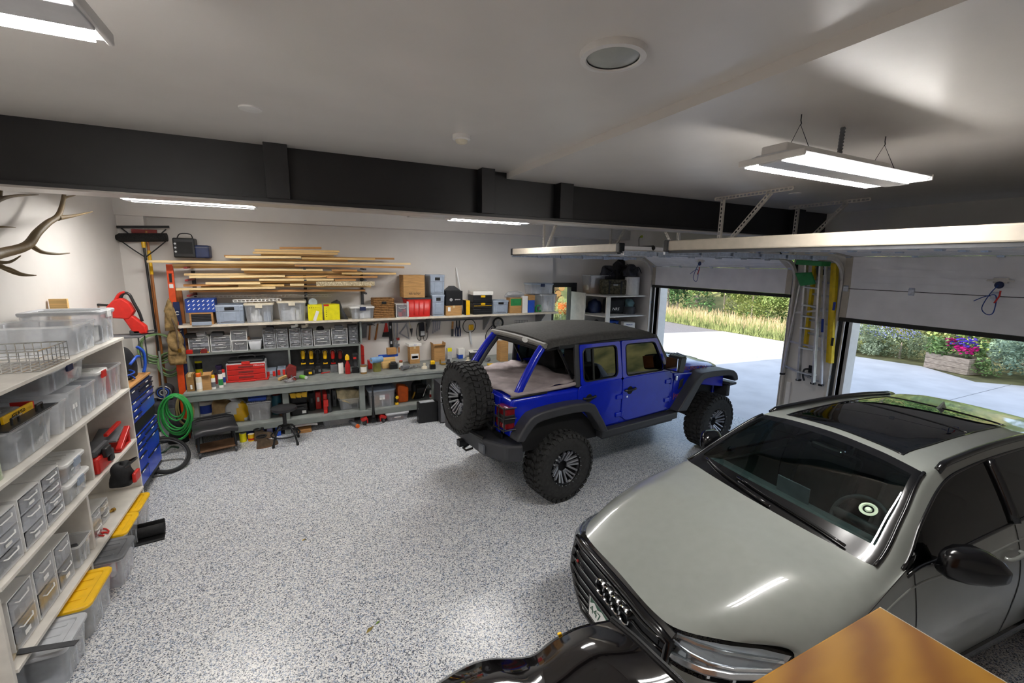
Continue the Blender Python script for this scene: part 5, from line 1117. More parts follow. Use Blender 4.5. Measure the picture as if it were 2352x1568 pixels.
solo('steel_strap', 'thin dark steel bar sticking out from the near end of the lowest shelf', 'bar', MB().bar((-1.86, 3.50, SZ[0]+.012), (-1.44, 3.42, SZ[0]+.006), .045, .006), DGR)
# bins on the floor under the unit
def FB(label, ya, yb, h, lid, clip=None, xf=-1.55, **k): return tote(label, (xf-.3, (ya+yb)/2, .001), Q, yb-ya-.03, .6, h, lid=lid, clip=clip, **k)
FB('yellow-lidded clear bin on the floor, farthest under the shelving', 5.30, 5.72, .27, YEL, fill=[LGR, RED, MGR], xf=-1.62); FB('yellow-lidded clear bin on the floor beside the rolled black mat', 4.86, 5.27, .28, YEL, fill=[LGR, MGR, 'grey_crate'], xf=-1.60)
FB('grey-lidded clear bin on the floor between two yellow lids', 4.46, 4.83, .27, MGR, fill=[LGR, RED, DGR, WHT], xf=-1.52); FB('yellow-lidded clear bin nearest the camera on the floor', 3.88, 4.38, .27, YEL, fill=[CBD, LGR, WHT], xf=-1.55)
FB('grey-lidded clear bin on the floor beside the nearest yellow lid', 3.48, 3.85, .26, LGR, fill=[LGR, DGR], xf=-1.54); FB('grey clear bin on the floor at the picture edge', 2.97, 3.26, .25, LGR, fill=['green_plastic', LGR], xf=-1.55)
# rolled black mat
t = thing('rolled_mat', 'rolled black rubber mat on the floor by the shelving', 'mat', tuple(at(352, 1232, z=0)), R(8))
sp = [((.02+.0062*k)*math.cos(k*.6), .085+(.02+.0062*k)*math.sin(k*.6)*.85) for k in range(11)]; sp = [(x, max(.004, z)) for x, z in sp]+[(.02, .004), (-.02, .004)]
mb = MB(); prof = [((.018+.0042*k)*math.cos(k*.5-1), .083+(.018+.0042*k)*math.sin(k*.5-1)) for k in range(1, 17)]
rows = [[(x_, z_*1.0-.0+0 if False else y_, zz) for (y_, zz) in prof] for x_ in (-.26, 0, .1)]
build('roll', MB().grid(rows), 'rubber', t, solid=.008, smooth=ALL); build('flat_end', MB().box(-.26, .1, -.12, .02, 0, .008), 'rubber', t)
# antlers on the wall
t = thing('antlers', 'large brown elk antlers mounted high on the end wall', 'antlers', (XL, 5.6, 2.6))
mat('antler', 'a18d68', .55, var=.3, scale=7, stretch=(1, 1, 1), bump=.25, bscale=40, col2='75603f')
def A(u, v, o=.1): return at(u, v, x=XL+o)
def tine(pts, r0, r1, nm='tine'):
    q = cr(pts, 5); build(nm, MB().tube(q, [r0+(r1-r0)*(i/(len(q)-1))**.8 for i in range(len(q))], 9), 'antler', t, world=1, smooth=ALL)
tine([A(-75, 605, .1), A(0, 582, .12), A(60, 565, .2), A(85, 535, .24), A(110, 512, .26), A(132, 497, .27), A(143, 470, .26), A(148, 440, .24)], .05, .016, 'main_beam')
tine([A(132, 500, .27), A(165, 496, .30), A(212, 486, .34)], .03, .004); tine([A(70, 562, .2), A(95, 578, .26), A(130, 583, .32), A(160, 581, .36)], .026, .004)
tine([A(145, 455, .25), A(155, 452, .27), A(174, 448, .3)], .018, .004); tine([A(-20, 600, .1), A(20, 602, .18), A(48, 587, .24)], .022, .004)
tine([A(-10, 605, .1), A(30, 625, .2), A(55, 632, .26), A(83, 632, .3)], .024, .004); tine([A(-30, 612, .1), A(15, 615, .22), A(50, 628, .3), A(80, 632, .34)], .02, .004)
tine([A(-60, 490, .25), A(-10, 462, .3), A(30, 450, .34), A(88, 447, .38)], .03, .004); tine([A(-10, 465, .3), A(0, 450, .3), A(4, 430, .3)], .022, .008); tine([A(-40, 525, .1), A(0, 521, .2), A(36, 522, .25)], .016, .003)
build('wall_plate', MB().lathe([(.0001, .05), (.1, .05), (.12, 0)], 20, MTR(at(-80, 600, x=XL+.002)) @ MRO(PI/2, 4, 'Y')), 'wood_brown', t, world=1)
# ------------------------------------------------------------------ tool chest beyond the shelving
ch = thing('tool_chest', 'tall blue and black tool chest with many drawers', 'tool chest', (-2.06, 6.47, 0), Q)
CW, CD, CH = 1.0, .5, 1.34
build('carcass', MB().box(-CW/2, CW/2, -CD/2, CD/2, .12, CH), 'navy', ch, bev=.01)
for sx in (-1, 1):
    for sy in (-1, 1):
        build('caster', MB().lathe([(.0001, -.02), (.055, -.02), (.055, .02), (.0001, .02)], 14, MTR((sx*(CW/2-.08), sy*(CD/2-.06), .056)) @ MRO(PI/2, 4, 'Y')).box(sx*(CW/2-.08)-.03, sx*(CW/2-.08)+.03, sy*(CD/2-.06)-.03, sy*(CD/2-.06)+.03, .10, .12), BLK, ch)
build('worktop', MB().box(-CW/2-.01, CW/2+.01, -CD/2-.01, CD/2+.01, CH, CH+.025), 'wood_dark', ch, bev=.004); build('black_band', MB().box(-CW/2-.002, CW/2+.002, -CD/2-.006, -CD/2+.01, .80, .93), BLK, ch, bev=.004); build('base_rail', MB().box(-CW/2-.004, CW/2+.004, -CD/2-.008, CD/2, .12, .16), BLK, ch)
mat('chest_blue', '1a46c4', .3, var=.04, coat=.4)
def drw(x0, x1, z0, z1, m_='chest_blue'):
    d_ = build('drawer', MB().box(x0+.006, x1-.006, -CD/2-.018, -CD/2, z0+.005, z1-.005), m_, ch, bev=.005); build('handle', MB().box(x0+.012, x1-.012, -CD/2-.032, -CD/2-.014, z1-.02, z1-.007), BLK, d_, bev=.003)
    for x in (x0+(x1-x0)*.5,): build('label_tag', MB().box(x-.045, x+.045, -CD/2-.034, -CD/2-.031, z1-.019, z1-.008), LWH, d_)
for z0, z1 in ((.17, .36), (.36, .53), (.53, .62), (.62, .70), (.70, .79)): drw(-CW/2, -.04, z0, z1)
for z0, z1 in ((.17, .42), (.42, .63), (.63, .72), (.72, .79)): drw(-.04, CW/2, z0, z1)
for z0, z1 in ((.94, 1.02), (1.02, 1.10), (1.10, 1.19), (1.19, 1.32)): drw(-CW/2, -.04, z0, z1, 'navy' if z0 > 1.15 else 'chest_blue')
for z0, z1 in ((.94, 1.11), (1.11, 1.19), (1.19, 1.26), (1.26, 1.32)): drw(-.04, CW/2, z0, z1, 'navy' if z0 > 1.15 else 'chest_blue')
ZT2 = CH+.026
t = thing('tool_backpack', 'black tool backpack with blue straps on top of the blue chest', 'backpack', (-2.02, 6.70, ZT2), Q); build('bag', lump(.42, .34, .40, 4, .08), 'bag_black', t, smooth=ALL); build('strap', MB().tube(cr([(.12, -.16, .36), (.18, -.2, .28), (.19, -.2, .12), (.17, -.18, .02)], 5), .018, 7), 'blue_plastic', t, smooth=ALL); build('strap', MB().tube(cr([(-.2, -.16, .2), (-.1, -.2, .27), (.05, -.19, .25)], 5), .016, 7), 'blue_plastic', t, smooth=ALL)
t = thing('tape_jar', 'blue plastic jar with a clear cup on the blue chest', 'jar', (-1.90, 6.32, ZT2)); build('jar', MB().lathe([(.0001, 0), (.045, 0), (.045, .1), (.04, .11), (.0001, .11)], 16), 'blue_plastic', t, smooth=30); build('label_patch', MB().lathe([(.0458, .03), (.0458, .08)], 8, None, -.5, .9), LWH, t)
solo('glue_bottle', 'clear bottle lying beside the blue jar on the chest', 'bottle', MB().lathe([(.0001, 0), (.03, .0), (.03, .12), (.012, .14), (.012, .16), (.0001, .16)], 14, MTR((-1.93, 6.1, ZT2+.031)) @ MRO(-PI/2, 4, 'X')), 'bin_frost', smooth=30)
solo('cable_bundle', 'tangle of black and blue cables on the chest in front of the backpack', 'cable', MB().tube(cr([(-2.0+.12*math.cos(k*1.1)+.03*math.sin(k*2.3), 6.36+.16*math.sin(k*1.1), ZT2+.02+.008*k) for k in range(16)], 5), .011, 6), BLK, smooth=ALL); solo('cable_bundle', 'loop of blue cable on the chest in front of the backpack', 'cable', MB().tube(cr([(-1.93+.1*math.cos(k*1.05), 6.50+.1*math.sin(k*1.05), ZT2+.03+.012*k) for k in range(9)], 5), .009, 6), 'blue_plastic', smooth=ALL)
t = thing('wood_block', 'small wooden block with a bolt on the chest corner', 'block', (-1.88, 6.02, ZT2), .3); build('block', MB().box(-.05, .05, -.08, .08, 0, .05), 'wood_light', t, bev=.003); build('bolt', MB().cyl((0, 0, .05), (0, 0, .07), .012, n=8), 'steel', t)
# red garden tool on a small wall stand between shelving and corner
q = at(287, 770, x=-2.12); SZt = q.z
t = thing('wall_stand', 'small grey wall stand with thin legs behind the shelving', 'stand', (-2.12, q.y, ZT2)); build('top', MB().box(-.2, .2, -.16, .16, SZt-ZT2-.02, SZt-ZT2), MGR, t, bev=.003)
for sx in (-1, 1):
    for sy in (-1, 1): build('leg', MB().cyl((sx*.17, sy*.13, 0), (sx*.17, sy*.13, SZt-ZT2-.02), .008, n=6), DGR, t)
t = thing('garden_tiller', 'red cordless garden tool with a looped black handle standing behind the top bins', 'garden tool', (-2.12, q.y, SZt))
build('body', MB().prism([(-.22, .25), (.08, .22), (.14, .32), (.10, .43), (.02, .50), (-.06, .47), (-.14, .38)], -.06, .06, 'y'), RED, t, bev=.015)
build('handle', MB().tube(cr([(.0, 0, .47), (.04, 0, .55), (.10, 0, .54), (.14, 0, .42), (.18, 0, .30), (.2, 0, .18)], 5), .018, 8), BLK, t, smooth=ALL); build('top_grip', MB().tube(cr([(-.05, 0, .46), (.0, 0, .54), (.06, 0, .57)], 5), .02, 8), RED, t, smooth=ALL)
build('shaft', MB().prism([(.0, .26), (.12, .26), (.24, .12), (.25, .02), (.10, .01), (.06, .12)], -.05, .05, 'y'), RED, t, bev=.02); build('front_guard', MB().bar((-.30, 0, .42), (-.08, 0, .40), .05, .025), BLK, t, bev=.006)
build('tine', MB().tube(cr([(.14, 0, .05), (.22, -.02, .045), (.33, -.03, .06)], 4), [.016-.001*i for i in range(9)], 6), DGR, t, smooth=ALL); build('tine', MB().tube(cr([(.14, .02, .03), (.24, .0, .012), (.34, 0, .02)], 4), [.016-.001*i for i in range(9)], 6), DGR, t, smooth=ALL); build('gear_case', MB().box(.06, .18, -.05, .05, 0, .07), DGR, t, bev=.015)
b0 = q+V3((.0, 0, 0))
t = thing('wood_offcut', 'short offcut of lumber standing beside the red chainsaw', 'offcut', (-2.26, 6.14, ZT2)); 
build('block', MB().box(-.07, .07, -.02, .02, 0, at(210, 685, y=6.14).z-ZT2), 'wood', t, bev=.002)
# ------------------------------------------------------------------ workbench, hutch, long shelf, lumber
BZ, BY = .86, 7.645
BX0, BX1 = -1.63, 4.75
wb = thing('workbench', 'long grey-painted workbench along the back wall', 'workbench', ((BX0+BX1)/2, 8.1, 0))
build('bench_top', MB().box(BX0, BX1, BY, YB-.005, BZ-.045, BZ), 'bench_top', wb, world=1, bev=.004)
build('front_rail', MB().box(BX0+.03, BX1-.03, BY+.012, BY+.05, BZ-.145, BZ-.045), 'grey_paint', wb, world=1, bev=.003)
LZ = .255
build('lower_shelf', MB().box(BX0+.05, BX1-.05, BY+.03, YB-.03, LZ-.02, LZ), 'bench_top', wb, world=1); build('lower_rail', MB().box(BX0+.05, BX1-.05, BY+.03, BY+.065, LZ-.10, LZ-.02), 'grey_paint', wb, world=1, bev=.003)
for u, v in ((456, 1028), (662, 1000), (836, 976), (998, 950)):
    x = at(u, v, z=0).x
    build('leg', MB().box(x-.045, x+.045, BY+.065, BY+.15, 0, BZ-.045), 'grey_paint', wb, world=1, bev=.004); build('leg', MB().box(x-.045, x+.045, YB-.12, YB-.03, 0, BZ-.045), 'grey_paint', wb, world=1, bev=.004)
for x in (3.4, 4.6): build('leg', MB().box(x-.045, x+.045, BY+.065, BY+.15, 0, BZ-.045), 'grey_paint', wb, world=1, bev=.004)
HZ, HY = 1.335, 8.25; HX0, HX1 = -1.66, .94
hu = thing('bench_hutch', 'grey bench-top shelf unit with a dark peg board', 'shelf unit', ((HX0+HX1)/2, 8.42, BZ))
build('shelf', MB().box(HX0, HX1, HY, YB-.004, HZ-.03, HZ), 'grey_paint', hu, world=1, bev=.003)
xd = at(663, 830, y=HY).x
for x in (HX0, xd, HX1-.03): build('upright', MB().box(x, x+.03, HY, YB-.004, BZ, HZ-.03), 'grey_paint', hu, world=1, bev=.003)
build('upright', MB().box(HX1+.004, HX1+.034, HY+.02, YB-.004, HZ, 1.75), 'grey_paint', hu, world=1)
build('peg_board', MB().box(xd+.03, HX1-.03, YB-.05, YB-.03, BZ, HZ-.03), DGR, hu, world=1); build('back_panel', MB().box(HX0+.03, xd, YB-.04, YB-.02, BZ, HZ-.03), MGR, hu, world=1)
UZ, UY = 1.80, 8.15
us = thing('wall_shelf', 'long cream wall shelf above the workbench', 'shelf', (1.6, 8.37, UZ-.04)); UX0, UX1 = at(405, 751, y=UY).x, at(1283, 714, y=UY).x
build('board', MB().box(UX0, UX1, UY, YB-.004, UZ-.038, UZ), mat('shelf_cream', 'd9cfbd', .5, var=.05), us, world=1, bev=.003)
for u in (985, 1118, 1240):
    x = at(u, 745, y=8.4).x; build('bracket', MB().prism([(YB-.006, UZ-.04), (YB-.4, UZ-.04), (YB-.4, UZ-.07), (YB-.05, UZ-.36), (YB-.006, UZ-.38)], x-.012, x+.012, 'x'), MGR, us, world=1)
x = at(822, 745, y=8.3).x; build('bracket', MB().box(x-.1, x+.3, 8.3, 8.34, UZ-.075, UZ-.038), 'shelf_cream', us, world=1)
# ---- lumber rack
rk = thing('lumber_rack', 'dark steel wall rack with arms holding the lumber', 'rack', (.4, YB-.03, 2.05))
for u in (444, 700, 831):
    x = at(u, 640, y=8.55).x
    build('post', MB().box(x-.025, x+.025, YB-.035, YB-.004, 2.02, 2.62), DGR, rk, world=1)
    for v in (611, 638, 671):
        z = at(600, v, y=8.2).z-.012; build('arm', MB().box(x-.02, x+.02, 8.06, YB-.03, z-.035, z-.008), 'dark_red' if u == 444 else DGR, rk, world=1, bev=.003)
LB = {'top': [(1165, 1525, 72, 72), (950, 1680, 90, 102), (935, 1665, 112, 122), (1005, 1630, 128, 142), (700, 1350, 150, 152), (1355, 1985, 160, 168), (835, 1750, 170, 182), (25, 2290, 187, 208), (690, 2150, 140, 165), (245, 1290, 218, 214), (1295, 2235, 222, 238), (255, 1335, 238, 232)],
      'middle': [(835, 1535, 256, 262), (860, 1870, 276, 282), (1615, 1830, 264, 266), (345, 1865, 300, 296), (1700, 2165, 290, 293), (390, 1210, 322, 314), (738, 1785, 330, 312), (1570, 2005, 322, 319)],
      'bottom': [(990, 1630, 346, 344), (1640, 1820, 350, 346), (712, 1640, 372, 354), (530, 1000, 376, 376), (955, 1700, 378, 366), (340, 820, 394, 390), (810, 1205, 396, 392), (1255, 1375, 388, 388), (490, 825, 406, 406), (275, 1130, 428, 412), (1130, 1950, 400, 402), (390, 1900, 444, 436)]}
ORD = ['topmost', 'second', 'third', 'fourth', 'fifth', 'sixth', 'seventh', 'eighth', 'ninth', 'tenth', 'eleventh', 'twelfth', 'thirteenth']
PB = []; rnd = random.Random(6); WS = ['wood', 'wood_light', 'wood', 'wood_dark', 'wood_light']; KX = .26786
for st, rows_ in LB.items():
    for i, (xa, xb, ya, yb) in enumerate(sorted(rows_, key=lambda q: q[2]+q[3])):
        dep = .09+.03*rnd.random(); th = .033; yf = 8.07
        while yf < 8.46:                                     # slide a board back until it is clear of those already racked
            a = at(330+xa*KX, 550+ya*KX, y=yf); b = at(330+xb*KX, 550+yb*KX, y=yf); hit = False
            for A_, B_, y0_, y1_ in PB:
                lo, hi = max(a.x, A_.x), min(b.x, B_.x)
                if lo < hi and yf < y1_ and yf+dep > y0_:
                    zz = [(a.z+(b.z-a.z)*(x_-a.x)/(b.x-a.x))-(A_.z+(B_.z-A_.z)*(x_-A_.x)/(B_.x-A_.x)) for x_ in (lo, hi)]
                    if min(abs(zz[0]), abs(zz[1])) < th+.003 or zz[0]*zz[1] < 0: hit = True; break
            if not hit: break
            yf += .03
        PB.append((a, b, yf, yf+dep))
        mb = MB().bar((a.x, yf+dep/2, a.z), (b.x, yf+dep/2, b.z), dep, th)
        o = solo('lumber_board', '%s of the %s stack of lumber, counted from its top' % (ORD[i]+(' board' if i else ' board'), st), 'board', mb, WS[(i*2+len(st)) % 5], bev=.002, seg=1, group='pale lumber boards on the wall rack')
a = at(330+1480*KX, 550+380*KX, y=8.08); b = at(330+1980*KX, 550+378*KX, y=8.08)
t = thing('strand_board', 'speckled strand board strip at the end of the lowest lumber stack', 'board', (a.x, 8.09, a.z-.035)); build('strip', MB().box(0, b.x-a.x, -.012, .012, 0, .075), mat('osb', 'cfae74', .8, var=.3, scale=60, col2='efe2c0'), t)
# white slotted shelf standards on the back of the shelf
for lb, u0, v0, u1, v1, y in (('long white slotted rail lying above the storage bins', 444, 681, 761, 679, 8.45), ('short white slotted rail in front of the long one', 536, 691, 645, 688, 8.38), ('shortest white slotted rail between the two others', 578, 685, 638, 684, 8.42)):
    A_, B_ = at(u0, v0, y=y), at(u1, v1, y=y); d_ = (B_-A_); L_ = d_.length; n_ = int(L_/.055); mb = MB()
    for s in (-1, 1): mb.bar(A_+V3((0, 0, s*.017)), B_+V3((0, 0, s*.017)), .02, .012)
    for k in range(n_+1): q = A_+d_*(k/n_); mb.cb((q.x, q.y, q.z), (.018, .018, .03))
    solo('slotted_rail', lb, 'rail', mb, WHT, group='white slotted shelf rails')
# ---- goods on the long shelf
def U(u0, u1, vt, yf=UY+.02, z0=UZ): return px_box(u0, u1, vt, yf, z0)
def put(u0, u1, vt, d, yf=UY+.02, z0=UZ, g=.006):
    x, w_, h_ = px_box(u0, u1, vt, yf, z0); return (x, yf+d/2, z0+.001), w_-g, h_, d
l, w_, h_, d_ = put(433, 489, 718, .22); t = thing('louvre_box', 'wood-framed dark slatted box under the blue carton', 'box', l)
build('frame', MB().box(-w_/2, w_/2, -d_/2, d_/2, 0, h_), 'wood_dark', t, bev=.004); build('recess', MB().box(-w_/2+.025, w_/2-.025, -d_/2-.002, -d_/2+.01, .05, h_-.02), CAB, t)
for k in range(4): build('slat', MB().box(-w_/2+.025, w_/2-.025, -d_/2-.008, -d_/2, .065+k*(h_-.09)/4, .072+k*(h_-.09)/4), DGR, t)
build('drawer_tray', MB().box(-w_/2+.03, w_/2-.02, -d_/2-.05, -d_/2-.01, 0, .05), 'grey_crate', t, bev=.004); hb_ = h_
x, w_, _ = U(424, 494, 700); zt = UZ+hb_+.003; h_ = at(459, 686, y=UY+.02).z-zt
t = carton('blue carton with white tick marks at the end of the shelf', (x, UY+.14, zt), 0, w_-.01, .24, h_, 'blue_box', tape=False)
for i in range(6):
    for j in range(3): build('printed_tick', MB().bar((-w_/2+.04+i*(w_-.08)/5, -.1215, h_*(.22+.28*j)), (-w_/2+.065+i*(w_-.08)/5, -.1215, h_*(.34+.28*j)), .001, .012), 'ink_white', t)
l, w_, h_, d_ = put(491, 559, 700, .36); crate('grey stacking crate with yellow tools at the left of the long shelf', l, 0, w_, d_, h_, fill=[YEL, BLK, DGR])
l, w_, h_, d_ = put(557, 629, 697, .36); tote('clear bin with beige lid and crumpled packaging, nearer the grey crate', l, 0, w_-.03, d_, h_-.02, lid='cream', clip='cream', fill=['paper', 'grey_crate', WHT, 'canvas_cream'], nfill=9)
l, w_, h_, d_ = put(634, 704, 692, .36); tote('clear bin with beige lid full of white cloth, nearer the yellow cartons', l, 0, w_-.03, d_, h_-.02, lid='cream', clip='cream', fill=[WHT, 'paper', LGR], nfill=10)
l, w_, h_, d_ = put(706, 740, 700, .2); t = carton('bright yellow carton with black dots next to the clear bins', l, 0, w_, d_, h_, 'yellow_box', tape=False)
for i in range(6): build('printed_dot', MB().lathe([(.0001, 0), (.008-.0008*i, 0), (.0001, -.0008)], 8, MTR((-w_*.38+i*w_*.13, -d_/2-.001, h_*.82)) @ MRO(PI/2, 4, 'X')), 'ink_black', t)
build('paper_slip', MB().bar((-.02, -d_/2-.003, .0), (.04, -d_/2-.003, h_*.6), .001, .05), 'paper', t)
solo('pressure_gauge', 'round clear dial standing on the yellow carton', 'gauge', MB().lathe([(.0001, .02), (.06, .02), (.07, .012), (.07, -.02), (.0001, -.02)], 24, MTR(at(719, 694, y=8.30)) @ MRO(PI/2, 4, 'X')), mat('dial', 'b9c9d6', .2), smooth=30)
l, w_, h_, d_ = put(743, 780, 699, .2); t = carton('bright yellow carton with a red corner, beside the dotted one', l, 0, w_, d_, h_, 'yellow_box', tape=False); build('red_corner', MB().box(-w_/2-.001, -w_*.18, -d_/2-.0015, -d_/2+.01, h_*.9, h_+.001), RED, t)
for i in range(5): build('printed_dot', MB().lathe([(.0001, 0), (.005+.0008*i, 0), (.0001, -.0008)], 8, MTR((-w_*.36, -d_/2-.001, h_*(.72-.12*i))) @ MRO(PI/2, 4, 'X')), 'ink_black', t)
a = at(760, 688, y=8.45); b = at(800, 729, y=8.2); solo('rubber_floor_mat', 'black moulded floor mat leaning behind the yellow cartons', 'mat', MB().grid([[(x_, 8.42-.1*(x_-a.x), z_) for x_, z_ in ((a.x-.05, UZ+.002), (a.x, a.z-.05), (a.x+.1, a.z))], [(x_, 8.28, z_) for x_, z_ in ((b.x-.15, UZ+.002), (b.x-.2, a.z-.14), (b.x-.12, a.z-.02))], [(x_, 8.2, z_) for x_, z_ in ((b.x, UZ+.002), (b.x-.06, UZ+.12), (b.x-.1, UZ+.22))]]), DGR, solid=.012, smooth=ALL)
l, w_, h_, d_ = put(803, 862, 704, .34); tote('low white-lidded bin with a navy latch on the long shelf', l, 0, w_-.03, d_, h_-.02, lid=WHT, clip='navy', fill=[LGR, WHT])
# wicker basket: woven bands
l, w_, h_, d_ = put(857, 906, 686, .34); t = thing('wicker_basket', 'woven brown wicker basket', 'basket', l); bands = 11
build('liner', MB().box(-w_/2+.02, w_/2-.02, -d_/2+.02, d_/2-.02, 0, h_-.03), 'wood_brown', t)
for k in range(bands):
    z = h_*(k+.5)/bands; pr = rrect(w_-.02, d_-.02, .03, 3); L2 = []
    for i in range(len(pr)):
        p0, p1 = Vector(pr[i]), Vector(pr[(i+1) % len(pr)]); m_ = max(1, int((p1-p0).length/.035))
        L2 += [tuple(p0+(p1-p0)*(q/m_)) for q in range(m_)]
    pts = [(x_*(1+.02*(1 if (i+k) % 2 else -1)), y_*(1+.02*(1 if (i+k) % 2 else -1)), z) for i, (x_, y_) in enumerate(L2)]
    build('woven_band', MB().tube(pts, h_/bands*.52, 5, closed=True), 'brown_basket', t, smooth=ALL)
build('grip', MB().box(-.04, .04, -d_/2-.016, -d_/2+.0, h_*.74, h_*.86), CAB, t, bev=.004)
l, w_, h_, d_ = put(909, 937, 698, .3); drawer_unit('white single-drawer cube next to the wicker basket', l, 0, w_, d_, h_, 1, fill=['lilac_fill' if False else 'ink_red'])
l, w_, h_, d_ = put(934, 991, 684, .40); t = tote('red crate with a dark grey lid under the trailer carton', l, 0, w_, d_, h_-.02, body=RED, lid=DGR, ribs=False, name='stacking_crate', cat='crate'); build('corner_post', MB().box(-w_/2-.004, -w_/2+.03, -d_/2-.012, -d_/2+.02, .01, h_*.82), LGR, t, bev=.004)
for q in (-.2, .0, .2): build('rib', MB().box(q*w_-.01, q*w_+.01, -d_/2-.006, -d_/2+.02, .04, h_*.85), RED, t, bev=.003)
zt = l[2]+h_+.004; x, w_, _ = U(927, 976, 660); hh = at(950, 632, y=UY+.03).z-zt
t = carton('plain cardboard carton marked etrailer on top of the red crate', (x, UY+.21, zt), 0, w_, .36, hh, CBD, mark=[('text', 'etrailer', .075, 'ink_black', .03, .2)], tape=False); build('flap_line', MB().box(-w_/2, w_/2, -.182, -.178, hh*.5, hh*.51), 'cardboard_dark', t)
l, w_, h_, d_ = put(992, 1022, 677, .38); crate('grey crate on its side, lower of the two beside the etrailer carton', l, 0, w_, d_, h_, 'grey_crate'); zt = l[2]+h_+.004
x, w_, _ = U(988, 1022, 650); crate('grey crate on its side, upper of the two beside the etrailer carton', (x, UY+.21, zt), 0, w_, .38, at(1005, 631, y=UY+.02).z-zt, 'grey_crate')
l, w_, h_, d_ = put(1024, 1061, 702, .3); carton('small brown carton with a white label under the black box', l, 0, w_, d_, h_, CBD, mark=[('box', LWH, -.3, .65, .16, .4)]); zt = l[2]+h_+.003
x, w_, _ = U(1025, 1063, 690); hh = at(1044, 668, y=UY+.02).z-zt; t = carton('black printed box with a round white emblem and carry flap', (x, UY+.17, zt), 0, w_, .28, hh, BLK, tape=False)
build('emblem', MB().lathe([(.022, 0), (.028, -.001), (.028, 0)], 20, MTR((-w_*.2, -.1412, hh*.4)) @ MRO(PI/2, 4, 'X')), 'ink_white', t); build('emblem_cross', MB().box(-w_*.2-.02, -w_*.2+.02, -.1415, -.14, hh*.4-.003, hh*.4+.003).box(-w_*.2-.003, -w_*.2+.003, -.1415, -.14, hh*.4-.02, hh*.4+.02), 'ink_white', t); lettering('EMBARK', .03, 'ink_white', t, plane_m((w_*.2, -.1415, hh*.4), (1, 0, 0), (0, 0, 1)), 'print')
build('carry_flap', MB().prism([(-w_/2, hh), (w_/2, hh), (.04, hh+.09), (-.06, hh+.09)], -.03, .03, 'y'), DGR, t, bev=.004)
a = at(1066, 708, y=8.3); b = at(1048, 615, y=8.56); solo('white_pipe', 'thin white plastic pipe leaning against the wall behind the shelf goods', 'pipe', MB().cyl((a.x, a.y, UZ+.005), b, .016, n=10), WHT, smooth=30)
l, w_, h_, d_ = put(1069, 1080, 690, .2); t = carton('narrow yellow and black case beside the black tool organisers', l, 0, w_, d_, h_, YEL, tape=False, name='tool_case', cat='tool case'); build('edge', MB().box(-w_/2-.002, -w_/2+.012, -d_/2-.002, d_/2+.002, -.0, h_+.002), BLK, t)
z = UZ
for k, (hh, lb) in enumerate(((.12, 'bottom'), (.115, 'middle'), (.15, 'top'))):
    x, w_, _ = U(1088, 1131, 700); t = thing('tool_organiser', 'black tool organiser with yellow latch, %s of the stack' % lb, 'tool case', (x, UY+.19, z+.001)); build('case', MB().box(-w_/2, w_/2, -.16, .16, 0, hh-.004), BLK, t, bev=.012)
    if k < 3: build('latch', MB().box(-.045, .045, -.178, -.155, hh-.045, hh-.005), YEL if k != 0 else BLK, t, bev=.006)
    build('groove', MB().box(-w_/2+.01, w_/2-.01, -.164, -.158, hh*.45, hh*.5), YEL if k == 1 else DGR, t); z += hh+.001
x, w_, _ = U(1088, 1134, 665); carton('white flat carton on top of the black tool organisers', (x, UY+.19, z+.002), 0, w_, .3, .075, 'paper', tape=False)
l, w_, h_, d_ = put(1133, 1169, 690, .3); crate('small grey crate right of the black tool organisers', l, 0, w_, d_, h_)
l, w_, h_, d_ = put(1172, 1199, 684, .2); t = carton('green and brown carton under the clear blister pack', l, 0, w_, d_, h_, CBD, tape=False); build('green_panel', MB().box(-w_/2+.01, w_/2-.01, -d_/2-.002, -d_/2+.001, h_*.5, h_*.95), 'green_plastic', t)
zt = l[2]+h_+.003; p = at(1183, 676, y=8.3); t = thing('blister_pack', 'clear domed blister pack lying over the cartons', 'package', (p.x, 8.32, zt)); build('dome', lump(.5, .26, .13, 3, .05), 'bin_clear', t, smooth=ALL); build('insert', MB().box(-.16, .16, -.06, .06, .005, .05), DGR, t, bev=.02)
l, w_, h_, d_ = put(1201, 1213, 680, .22); carton('white upright carton near the right end of the shelf', l, 0, w_, d_, h_, 'paper', tape=False); l, w_, h_, d_ = put(1214, 1229, 678, .22); t = carton('blue and red upright carton near the right end of the shelf', l, 0, w_, d_, h_, 'blue_plastic', tape=False); build('top_band', MB().box(-w_/2-.001, w_/2+.001, -d_/2-.001, d_/2, h_*.72, h_+.001), CBD, t)
p = at(1237, 706, y=8.25); coil((p.x, 8.25, UZ+.15), 'y', .07, 6, .008, 'hose_green', 'small coil of dark green cord at the shelf end', name='cord_coil', cat='cord', seed=4)
l, w_, h_, d_ = put(1243, 1280, 677, .36); tote('clear bin at the right end of the long shelf, lower of the two', l, 0, w_-.02, d_, h_-.01, lid=LGR, fill=[WHT, 'paper', 'cream']); zt = l[2]+h_+.014
x, w_, _ = U(1212, 1276, 663); tote('clear bin stacked at the right end of the long shelf, upper of the two', (x+.02, UY+.2, zt), 0, w_*.8, .34, at(1245, 653, y=UY+.02).z-zt, lid='grey_crate', clip='navy', fill=[LGR, WHT])
